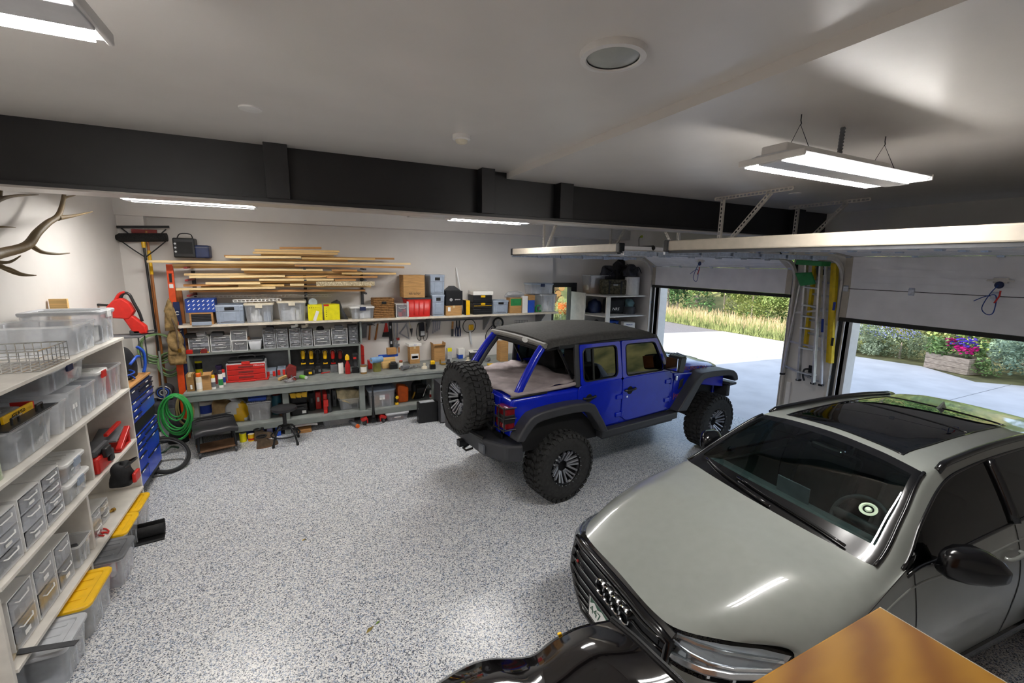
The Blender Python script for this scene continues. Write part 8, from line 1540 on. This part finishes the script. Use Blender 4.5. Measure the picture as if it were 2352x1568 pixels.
# ------------------------------------------------------------------ corner shelves by the doors
def CS(u, v, z): return at(u, v, z=z)
zs = (2.165, 1.72, 1.27); cs = thing('corner_shelves', 'off-white corner shelf unit between side door and overhead door', 'shelf unit', (6.55, 8.2, 0))
A0 = CS(1346, 676, zs[0]); A1 = CS(1399, 680, zs[0]); A2 = CS(1489, 678, zs[0])
poly = [(A0.x, min(A0.y, YB2-.02)), (A1.x, A1.y), (min(A2.x, XR-.05), A2.y), (XR-.035, A2.y), (XR-.035, YB2-.01), (A0.x, YB2-.01)]
for z in zs+(.8, .3): build('shelf', MB().prism(poly, z-.025, z, 'z'), 'shelf_white', cs, world=1, bev=.002, seg=1)
build('side_panel', MB().box(A0.x-.025, A0.x, poly[0][1], YB2-.01, 0, 2.2), 'shelf_white', cs, world=1); build('front_post', MB().box(A1.x-.055, A1.x+.055, A1.y+.002, A1.y+.03, 0, zs[0]-.026), 'shelf_white', cs, world=1, bev=.002)
def csput(u0, u1, vt, zi, y): x, w_, h_ = px_box(u0, u1, vt, y, zs[zi]); return x, w_, h_
x, w_, h_ = csput(1352, 1404, 632, 0, 8.3); tote('clear tub half full of brown grain on the corner shelf top', (x, 8.45, zs[0]+.001), 0, w_*.92, .34, h_, taper=.03, fill=None, ribs=False); solo('grain_fill', 'brown grain inside the clear tub', 'grain', MB().box(x-w_*.4, x+w_*.4, 8.32, 8.58, zs[0]+.006, zs[0]+h_*.45), CBD, kind='stuff')
x, w_, h_ = csput(1389, 1441, 642, 0, 8.05); t = thing('camo_cooler_bag', 'camouflage soft cooler bag with black straps', 'bag', (x, 8.12, zs[0]+.001), R(-18)); build('bag', MB().box(-w_/2, w_/2, -.1, .1, 0, h_), 'camo', t, bev=.03)
for s in (-1, 1): build('strap', MB().box(s*w_*.22-.02, s*w_*.22+.02, -.106, -.1, .01, h_*.9), BLK, t)
build('top_handle', MB().tube(cr([(-w_*.22, -.1, h_*.8), (-w_*.1, -.11, h_*.72), (w_*.1, -.11, h_*.72), (w_*.22, -.1, h_*.8)], 4), .01, 6), BLK, t); build('patch', MB().box(-.05, .06, -.108, -.1, h_*.6, h_*.72), LGR, t)
x, w_, h_ = csput(1450, 1488, 637, 0, 7.8); tin('white round bucket with lid at the door end of the corner shelf', (min(x, 6.9), 7.95, zs[0]+.001), min(w_/2, .17), h_, WHT, WHT, None, name='bucket', cat='bucket', handle=True)
zt = zs[0]+h_+.02
for u, v, w2, d2, h2, y, m_, sd, lb in ((1395, 650, .55, .35, .42, 8.42, 'bag_grey', 91, 'dark grey duffel heaped on the corner shelf, beside the clear tub'), (1440, 640, .5, .36, .46, 8.35, 'bag_black', 92, 'black gear bag heaped at the top of the corner shelf'), (1470, 645, .4, .3, .25, 7.95, 'bag_grey', 93, 'grey backpack lying on the white bucket')):
    q = at(u, v, y=y); mb = lump(w2, d2, h2, sd, .2); z0 = zt if sd == 93 else q.z-.05; mb.v = [(a_+min(q.x, 6.85), b_+y, c_+z0) for a_, b_, c_ in mb.v]; t = thing('gear_bag', lb, 'bag', (min(q.x, 6.85), y, z0), 0, 'soft gear bags on the corner shelf'); build('bag', mb, m_, t, world=1, smooth=ALL); c0 = V3((min(q.x, 6.85), y, z0)); build('strap', MB().tube(cr([c0+V3((-w2*.3, -d2*.5, h2*.3)), c0+V3((-w2*.1, -d2*.6, h2*.7)), c0+V3((w2*.2, -d2*.5, h2*.8)), c0+V3((w2*.4, -d2*.55, h2*.3))], 5), .012, 6), BLK, t, world=1, smooth=ALL)
x, w_, h_ = csput(1352, 1390, 690, 1, 8.35); mb = lump(.42, .34, .3, 94, .15); mb.v = [(a_+x, b_+8.45, c_+zs[1]+.001) for a_, b_, c_ in mb.v]; solo('dry_bag', 'dark blue dry bag on the middle corner shelf', 'bag', mb, 'navy', smooth=ALL, group='soft gear bags on the corner shelf')
x, w_, h_ = csput(1402, 1440, 684, 1, 8.0); t = thing('duffel_bag', 'black duffel printed NRS on the middle corner shelf', 'bag', (x, 8.16, zs[1]+.001), R(-20)); build('bag', MB().box(-w_/2, w_/2, -.14, .14, 0, .34), 'bag_black', t, bev=.05, smooth=30); lettering('NRS', .09, 'ink_white', t, plane_m((0, -.141, .11), (1, 0, 0), (0, 0, 1)), 'print', shear=.2)
x, w_, h_ = csput(1452, 1480, 690, 1, 7.8); t = thing('stock_pot', 'dark grey pot with a pale green bag on the middle corner shelf', 'pot', (min(x, 6.85), 7.95, zs[1]+.001)); build('pot', MB().lathe([(.0001, 0), (.14, 0), (.145, .16), (.15, .17), (.0001, .17)], 22), DGR, t, smooth=30); build('bag', lump(.26, .22, .16, 95, .2), mat('pale_teal', '5d7a7c', .6), t, smooth=ALL).location = (0, 0, .17)
x, w_, h_ = csput(1399, 1418, 730, 2, 8.0); crate('bright blue bin on the lower corner shelf', (x+.2, 8.3, zs[2]+.001), R(-15), .24, .3, .26, 'blue_plastic'); x, w_, h_ = csput(1449, 1476, 732, 2, 7.75); t = carton('white carton with a machine picture on the lower corner shelf', (min(x, 6.85), 7.95, zs[2]+.001), R(-25), .26, .26, .26, 'paper', tape=False); build('picture', MB().box(-.08, .08, -.132, -.13, .04, .14), DGR, t); lettering('PREMIUM', .035, 'ink_blue', t, plane_m((0, -.132, .21), (1, 0, 0), (0, 0, 1)), 'print')
x, w_, h_ = csput(1360, 1380, 735, 2, 8.3); t = thing('leaf_blower', 'black tool with a yellow nozzle on the lower corner shelf', 'power tool', (x+.1, 8.45, zs[2]+.001), R(15)); build('motor', lump(.3, .24, .26, 96, .1), 'bag_black', t, smooth=ALL); build('nozzle', MB().cyl((-.1, -.1, .12), (-.22, -.16, .05), .03, .02, 10), YEL, t)
# ------------------------------------------------------------------ foreground
zc = 2.2; P0 = at(2020, 1392, z=zc); t = thing('wooden_counter', 'corner of a brown varnished wooden counter close to the camera', 'counter', (P0.x-.5, P0.y-.4, 0))
def walnut():
    M = D.materials.new('varnished_wood'); M.use_nodes = True; n = M.node_tree.nodes; l = M.node_tree.links; b = n['Principled BSDF']; tc = n.new('ShaderNodeTexCoord'); mp = n.new('ShaderNodeMapping'); mp.inputs['Scale'].default_value = (2.2, 9, 9); mp.inputs['Rotation'].default_value = (0, 0, .35); l.new(tc.outputs['Object'], mp.inputs[0])
    wv = n.new('ShaderNodeTexWave'); wv.inputs['Scale'].default_value = .9; wv.inputs['Distortion'].default_value = 5; wv.inputs['Detail'].default_value = 3; l.new(mp.outputs[0], wv.inputs[0]); rp = n.new('ShaderNodeValToRGB'); rp.color_ramp.elements[0].color = lin('a0661a')+(1,); rp.color_ramp.elements[1].color = lin('c8902e')+(1,); l.new(wv.outputs[0], rp.inputs[0]); l.new(rp.outputs[0], b.inputs['Base Color']); b.inputs['Roughness'].default_value = .5; b.inputs['Specular IOR Level'].default_value = .2; MATS['varnished'] = M
walnut()
build('top', MB().box(P0.x-1.1, P0.x, P0.y-.9, P0.y, zc-.03, zc), 'varnished', t, world=1, bev=.003); build('edge_band', MB().box(P0.x-.002, P0.x+.003, P0.y-.9, P0.y, zc-.03, zc-.002), 'cream', t, world=1); build('cabinet', MB().box(P0.x-1.06, P0.x-.04, P0.y-.88, P0.y-.04, 0, zc-.03), 'wood_handle', t, world=1, bev=.003); build('door', MB().box(P0.x-.5, P0.x-.08, P0.y-.04, P0.y-.022, .1, zc-.08), 'wood_handle', t, world=1, bev=.003); build('door', MB().box(P0.x-1.02, P0.x-.52, P0.y-.04, P0.y-.022, .1, zc-.08), 'wood_handle', t, world=1, bev=.003)
# black glossy cowl of a machine parked in front of the grey car
mat('cowl_black', '0e0c0d', .07, var=.25, scale=60, coat=1.)
PX = [[(1000, 1572), (1060, 1535), (1120, 1514), (1215, 1508), (1270, 1470), (1330, 1440), (1405, 1424)], [(1030, 1620), (1085, 1570), (1150, 1548), (1235, 1545), (1310, 1505), (1370, 1478), (1452, 1462)], [(1070, 1680), (1130, 1630), (1200, 1605), (1280, 1600), (1350, 1560), (1420, 1528), (1505, 1512)], [(1120, 1760), (1190, 1720), (1270, 1700), (1340, 1690), (1420, 1650), (1490, 1605), (1565, 1570)], [(1170, 1860), (1250, 1830), (1330, 1815), (1410, 1800), (1490, 1760), (1560, 1700), (1640, 1650)]]
HZc = [[.98, 1.0, 1.02, 1.04, 1.08, 1.12, 1.15], [1.04, 1.07, 1.08, 1.09, 1.14, 1.17, 1.17], [1.07, 1.1, 1.11, 1.12, 1.16, 1.19, 1.18], [1.04, 1.08, 1.09, 1.1, 1.14, 1.17, 1.16], [.95, 1.0, 1.02, 1.03, 1.06, 1.1, 1.1]]
G = [[at(u, v, z=z) for (u, v), z in zip(r, h)] for r, h in zip(PX, HZc)]
cols = [cr([G[i][j] for i in range(5)], 5) for j in range(7)]; rowsG = [cr([cols[j][i] for j in range(7)], 5) for i in range(len(cols[0]))]
pm = G[2][3]; t = thing('snow_machine', 'glossy black curved cowl with ribbed edge trim in front of the grey car', 'vehicle', (pm.x, pm.y, 0)); build('cowl', MB().grid(rowsG), 'cowl_black', t, world=1, smooth=ALL, solid=.008)
edge_ = [r[-1] for r in rowsG]; build('edge_trim', MB().tube(edge_, .012, 8), 'rubber', t, world=1, smooth=ALL); dense = cr(edge_, 5)
tr = MB()
for k in range(0, len(dense), 1): tr.cb(tuple(dense[k]+V3((.004, 0, .012))), (.012, .012, .008))
o = build('trim_teeth', tr, BLK, t, world=1); o['kind'] = 'stuff'
cx = sum((r[15] for r in rowsG), Vector())/len(rowsG); build('hull', MB().prism([(G[0][0].x, G[0][0].y), (G[0][3].x, G[0][3].y-.02), (G[0][6].x-.05, G[0][6].y-.04), (G[4][6].x-.08, G[4][6].y), (G[4][0].x, G[4][0].y)], .25, .9, 'z'), BLK, t, world=1, bev=.05); build('track', MB().box(pm.x-.2, pm.x+.2, pm.y-.35, pm.y+.25, 0, .25), 'rubber', t, world=1, bev=.05)
p = at(1285, 1455, z=1.095); build('yellow_tag', MB().cb((p.x, p.y, p.z), (.02, .012, .01)), YEL, t, world=1, bev=.003)
# dead leaves on the floor
for u, v, lb, c_ in ((850, 1446, 'dry brown leaf with a green tip on the floor', '8a7a3c'), (868, 1430, 'small green leaf on the floor near the brown one', '6d8a3a'), (698, 1240, 'tiny yellow leaf on the floor', 'b8973c')):
    p = at(u, v, z=0); s_ = .035 if u == 850 else .02; solo('fallen_leaf', lb, 'leaf', MB().grid([[(p.x-s_, p.y-s_*.8, .003), (p.x+s_*.3, p.y-s_*.3, .008)], [(p.x-s_*.4, p.y+s_*.3, .007), (p.x+s_, p.y+s_*.8, .003)]]), mat('leaf_'+c_, c_, .7, var=.2), solid=.001)
# ------------------------------------------------------------------ outside
mat('concrete', 'cfcfcf', .75, var=.05, scale=1.5, bump=.1, bscale=40)
mat('asphalt', '7d7a7c', .85, var=.08, scale=30)
mat('gravel', 'b9b6b2', .9, var=.2, scale=45, bump=.5, bscale=60)
mat('earth', '6c6a45', .95, var=.25, scale=2)
mat('hill', '6f8046', .95, var=.3, scale=.6, col2='a39c60')
mat('bark', '8d8377', .9, var=.25, scale=12, stretch=(4, 4, .6))
mat('weathered_wood', 'a39587', .85, var=.2, scale=9, stretch=(1, .5, 5))
LEAF = [mat('leaf_%d' % i, c, .6, var=.3, scale=5, col2=c2) for i, (c, c2) in enumerate((('6f9a3e', 'b6c878'), ('3c6b34', '6f9a58'), ('7f9a72', 'b8c8a6'), ('8fae4c', 'd0d68c'), ('5d7f66', '9db69a'), ('527d3c', '8fb06a')))]
struct('road_apron', MB().prism([(7.3, -6), (16.2, -6), (16.4, 4.0), (15.7, 4.7), (16.7, 6.2), (16.4, 8.1), (17.0, 10.5), (17.0, 13.4), (13.7, 13.95), (7.3, 14.5)], -.12, -.004, 'z'), 'concrete', 'pale concrete drive outside the doors', 'drive')
for y in (4.2, 9.0): struct('road_joint', MB().box(7.6, 16.3, y-.006, y+.006, -.01, -.002), MGR, 'saw-cut joint in the concrete drive, %s' % ('by the planter side' if y < 5 else 'by the sunlit side'), 'drive')
struct('road_asphalt', MB().prism([(7.3, 14.5), (13.7, 13.95), (17.0, 13.4), (17.3, 17), (15.5, 30), (7.3, 30)], -.12, -.02, 'z'), 'asphalt', 'asphalt road beyond the concrete drive', 'road')
struct('ground_gravel', MB().box(-8, 7.3, YB2+.2, 22, -.12, -.02), 'gravel', 'pale gravel yard behind the glazed side door', 'ground')
struct('ground_soil', MB().prism([(16.2, -6), (40, -6), (40, 40), (14.5, 40), (15.5, 30), (17.3, 17), (17.0, 13.4), (17.0, 10.5), (16.4, 8.1), (16.7, 6.2), (15.7, 4.7), (16.4, 4.0)], -.1, -.01, 'z'), 'earth', 'soil under the roadside plants', 'ground')
rows = [[(x, y, (0 if x < 25 else (x-25)*.42)+.5*math.sin(y*.3)*(x > 25)) for y in range(-40, 80, 4)] for x in (24, 27, 31, 36, 42, 50, 60)]
struct('hillside', MB().grid(rows), 'hill', 'grassy slope rising behind the bushes', 'hill', smooth=1)
rows = [[(x, y, (0 if y < 23 else (y-23)*.45)) for x in range(-40, 30, 5)] for y in (20, 23, 28, 36, 50)]
struct('hillside_yard', MB().grid(rows), 'hill', 'grassy slope behind the gravel yard', 'hill', smooth=1)
def leafy(n, rx, ry, rz, s, seed, lump=9):
    rnd = random.Random(seed); mb = MB(); cs = [(rnd.uniform(-.75, .75), rnd.uniform(-.75, .75), rnd.uniform(.12, .85), rnd.uniform(.25, .5)) for _ in range(lump)]
    for i in range(n):
        cx, cy, cz, cr_ = rnd.choice(cs); a = rnd.uniform(0, 2*PI); b = math.acos(rnd.uniform(-.6, 1)); q = cr_*rnd.uniform(.8, 1.05)
        p = V3(((cx+q*math.sin(b)*math.cos(a))*rx, (cy+q*math.sin(b)*math.sin(a))*ry, max(.02, (cz+q*math.cos(b)*.8))*rz))
        d = V3((rnd.gauss(0, 1), rnd.gauss(0, 1), rnd.gauss(0, .6))).normalized(); e = d.orthogonal().normalized(); L = s*rnd.uniform(.6, 1.4)
        k = len(mb.v); mb.v += [tuple(p-d*L), tuple(p+e*L*.42), tuple(p+d*L), tuple(p-e*L*.42)]; mb.f.append((k, k+1, k+2, k+3))
    return mb
protos = {}
def bush(kind, loc, sc, label, name='bush', cat='bush', rz=0., group='roadside bushes'):
    n, rx, ry, rz_, s, li = {'tall': (9000, 1.5, 1.7, 3.4, .062, 0), 'dark': (9000, 1.5, 1.6, 3.6, .066, 1), 'pale': (9000, 1.4, 1.7, 2.8, .055, 3), 'sage': (6000, 1.2, 1.3, 1.5, .045, 2), 'spruce': (7000, 1.2, 1.3, 1.7, .045, 4), 'small': (900, .5, .6, .6, .05, 5)}[kind]
    t = thing(name, label, cat, loc, rz, group)
    if kind not in protos:
        f = build('foliage', leafy(n, rx, ry, rz_, s, hash(kind) % 99 if False else len(protos)+3), LEAF[li], t, norm=False)
        st = build('stem', MB().cyl((0, 0, 0), (.05, .03, rz_*.5), .06, .02, 7), 'bark', t); protos[kind] = (f.data, st.data)
    else:
        for nm, me in zip(('foliage', 'stem'), protos[kind]):
            o = D.objects.new(nm, me); COL.objects.link(o); o.parent = t
    t.scale = (sc, sc, sc); return t
BU = [('dark', 19.6, 18.6, 1.15, 'dark leafy bush behind the pale tree trunk'), ('tall', 20.5, 16.2, 1.0, 'bright green bush right of the pale trunk'), ('pale', 20.0, 14.2, 1.1, 'yellow-green bush in the middle of the far doorway'), ('tall', 20.2, 12.1, .95, 'green bush near the ladder pillar through the far doorway'), ('dark', 21.5, 20.8, 1.3, 'dark bush at the bench side of the far doorway'), ('pale', 20.2, 10.4, 1.0, 'yellow-green bush hidden partly by the ladder pillar'), ('pale', 19.6, 8.6, .95, 'yellow-green bush at the pillar side of the near doorway'), ('tall', 19.8, 6.8, 1.0, 'pale green bush behind the flower planter'), ('tall', 19.6, 4.9, 1.1, 'broad green bush beyond the planter'), ('dark', 20.6, 3.0, 1.0, 'dark bush at the edge of the near doorway'), ('tall', 20.8, 1.0, 1.1, 'tall bush outside the picture edge beyond the near doorway'), ('dark', 19.4, 23.4, 1.2, 'dark bush farthest along the roadside through the far doorway'), ('tall', 19.8, 26.2, 1.3, 'green bush half hidden by the far door jamb'), ('dark', 23.2, 14, 1.6, 'tall dark bush in the second row through the far doorway'), ('dark', 23.2, 8, 1.5, 'tall dark bush in the second row through the near doorway')]
for i, (k, x, y, s, l) in enumerate(BU): bush(k, (x, y, 0), s, l, rz=i*1.3)
bush('spruce', (17.4, 4.0, 0), .95, 'blue-green spruce-like shrub beside the planter', rz=.4); bush('spruce', (17.0, 2.7, 0), .9, 'blue-green shrub at the picture edge of the near doorway', rz=2.)
bush('sage', (17.3, 8.3, 0), .75, 'grey-green mound of catmint by the drive', rz=1.); bush('sage', (17.5, 7.1, 0), .7, 'grey-green mound of flowering flax beside the planter', rz=3.)
bush('small', (16.9, 5.1, 0), .8, 'small leafy plant at the foot of the planter')
# a haze of small lilac flowers over the flax mounds
rnd = random.Random(5); mb = MB()
for i in range(420):
    x, y, z = 17.2+rnd.uniform(-.7, .7), rnd.uniform(6.6, 9.0), rnd.uniform(.7, 1.15); k = len(mb.v); s = .022
    mb.v += [(x-s, y, z), (x, y+s, z+s), (x+s, y, z), (x, y-s, z-s)]; mb.f.append((k, k+1, k+2, k+3))
solo('flax_flowers', 'tiny lilac flowers over the grey-green mounds', 'flowers', mb, mat('lilac', '8d8fd0', .6), kind='stuff', norm=False)
# tall roadside grass
rnd = random.Random(11)
for nm, m_, n, hh, lb in (('tall_grass', mat('grass_green', '6f8a45', .7, var=.3, scale=3, col2='a9b06e'), 14000, .6, 'tall green grass along the edge of the drive'), ('seed_grass', mat('grass_straw', 'b79f7a', .7, var=.2, scale=3), 3600, .65, 'straw-coloured seed heads rising from the roadside grass')):
    mb = MB()
    for i in range(n):
        y = rnd.uniform(8.5, 26); e = 17.05+(0 if y < 17 else -(y-17)*.12); x = e+rnd.random()**1.3*2.4; h = hh*rnd.uniform(.5, 1.15); dx, dy = rnd.uniform(-.14, .14), rnd.uniform(-.14, .14); k = len(mb.v); s = .01 if nm[0] == 't' else .005
        if nm[0] == 't': mb.v += [(x, y-s, 0), (x, y+s, 0), (x+dx, y+dy, h)]; mb.f.append((k, k+1, k+2))
        else: mb.v += [(x+dx*.6, y+dy*.6-s, h*.62), (x+dx*.6, y+dy*.6+s, h*.62), (x+dx, y+dy+s*1.6, h), (x+dx, y+dy-s, h*1.05)]; mb.f.append((k, k+1, k+2, k+3))
    solo(nm, lb, 'grass', mb, m_, kind='stuff', norm=False)
def tree(loc, r, h, label, crown=None):
    t = thing('tree', label, 'tree', loc, 0, 'trees beyond the drive')
    build('trunk', MB().tube(cr([(0, 0, 0), (.04, .05, h*.3), (-.03, .1, h*.6), (.05, .12, h)], 5), [r*(1-.5*i/15) for i in range(16)], 9), 'bark', t, smooth=1)
    c = build('crown', leafy(6000, 2.2, 2.4, 3.4, .09, int(loc[1]*7) % 50, 12), LEAF[1], t, norm=False); c.location = (0, 0, h*.55)
tree((18.6, 18.4, 0), .11, 4.6, 'slender pale-trunked tree seen through the far doorway')
tree((25, 22, 0), .2, 6, 'tall tree behind the bushes at the bench side of the far doorway'); tree((25.5, 11, 0), .2, 6, 'tall tree behind the bushes near the ladder pillar'); tree((25, 3, 0), .2, 6, 'tall tree behind the bushes of the near doorway')
# timber planter with flowers
a = at(2122, 842, z=0); b = at(2222, 862, z=0)
ang = math.atan2(b.y-a.y, b.x-a.x); L = (Vector(b)-Vector(a)).length
t = thing('flower_planter', 'weathered timber planter with pink and purple flowers', 'planter', (a.x, a.y, 0), ang)
for k in range(3):
    build('plank', MB().box(0, L, -.03, .05, k*.15, k*.15+.145), 'weathered_wood', t, bev=.008); build('plank', MB().box(0, L, .55, .63, k*.15, k*.15+.145), 'weathered_wood', t, bev=.008)
    for x in (0, L-.08): build('end_plank', MB().box(x, x+.08, .05, .55, k*.15, k*.15+.145), 'weathered_wood', t, bev=.008)
build('soil', MB().box(.08, L-.08, .05, .55, .3, .4), 'earth', t)
f = build('greenery', leafy(900, L*.5, .45, .55, .05, 31), LEAF[5], t, norm=False); f.location = (L*.5, .3, .38)
rnd = random.Random(3)
for nm, c, x0, x1, z0, z1, n in (('pink_flowers', 'd81b8c', .55*L, .95*L, .55, .75, 60), ('purple_flowers', '5b3fc0', .5*L, .95*L, .75, 1.0, 50), ('magenta_flowers', 'a01060', .4*L, .6*L, .7, .95, 30)):
    mb = MB()
    for i in range(n):
        mb.lathe([(.0001, .0), (.035, .02), (.04, .03)], 6, MTR((rnd.uniform(x0, x1), rnd.uniform(-.08, .4), rnd.uniform(z0, z1))) @ MRO(rnd.uniform(-.8, .8), 4, 'X'))
    o = build(nm, mb, mat(nm, c, .6, var=.15), t, norm=False); o['kind'] = 'stuff'
p = at(2345, 880, z=0); t = thing('flower_planter', 'timber planter cut off by the picture edge', 'planter', (p.x, p.y-.4, 0), ang)
for k in range(3): build('plank', MB().box(0, 1.0, -.03, .05, k*.15, k*.15+.145), 'weathered_wood', t, bev=.008); build('plank', MB().box(0, 1.0, .45, .53, k*.15, k*.15+.145), 'weathered_wood', t, bev=.008)
build('soil', MB().box(0, 1, .05, .45, .3, .4), 'earth', t)
f = build('greenery', leafy(500, .5, .35, .4, .05, 33), LEAF[4], t, norm=False); f.location = (.5, .25, .38)
# seen through the glazed side door
bush('pale', (11.2, 17.6, 0), .4, 'low yellow-green bush seen through the glazed side door', group='yard bushes'); bush('small', (11.8, 16.5, 0), 1.2, 'small plant seen through the glazed side door', group='yard bushes')
t = thing('log_pile', 'brown log pile seen through the glazed side door', 'log pile', (11.4, 20.0, 0), R(-30))
for r_ in range(6):
    for c_ in range(7): build('log', MB().cyl((c_*.34-1.2+(r_ % 2)*.17, 0, .17+r_*.29), (c_*.34-1.2+(r_ % 2)*.17, .9, .17+r_*.29), .165, n=9), ('wood_brown', 'wood_dark')[(r_*3+c_) % 3 == 0], t)
p = at(1296, 688, y=17.5); t = thing('fire_pit', 'orange pot on a dark stand in the gravel yard', 'pot', (p.x, 17.5, 0))
build('bowl', MB().lathe([(.0001, .5), (.2, .52), (.32, .75), (.28, 1.05), (.25, 1.05), (.2, .6), (.0001, .58)], 18), 'orange_plastic', t, smooth=1); build('stand', MB().lathe([(.3, 0), (.22, .3), (.18, .52), (.0001, .52)], 16), MGR, t, smooth=1)
# mown grass edge in the yard
rnd = random.Random(21); mb = MB()
for i in range(2500):
    x, y = rnd.uniform(8.2, 12.5), rnd.uniform(15.0, 19); h = rnd.uniform(.2, .8); k = len(mb.v); mb.v += [(x-.012, y, 0), (x+.012, y, 0), (x+rnd.uniform(-.1, .1), y, h)]; mb.f.append((k, k+1, k+2))
solo('yard_grass', 'long grass at the edge of the gravel yard', 'grass', mb, MATS['grass_green'], kind='stuff', norm=False)
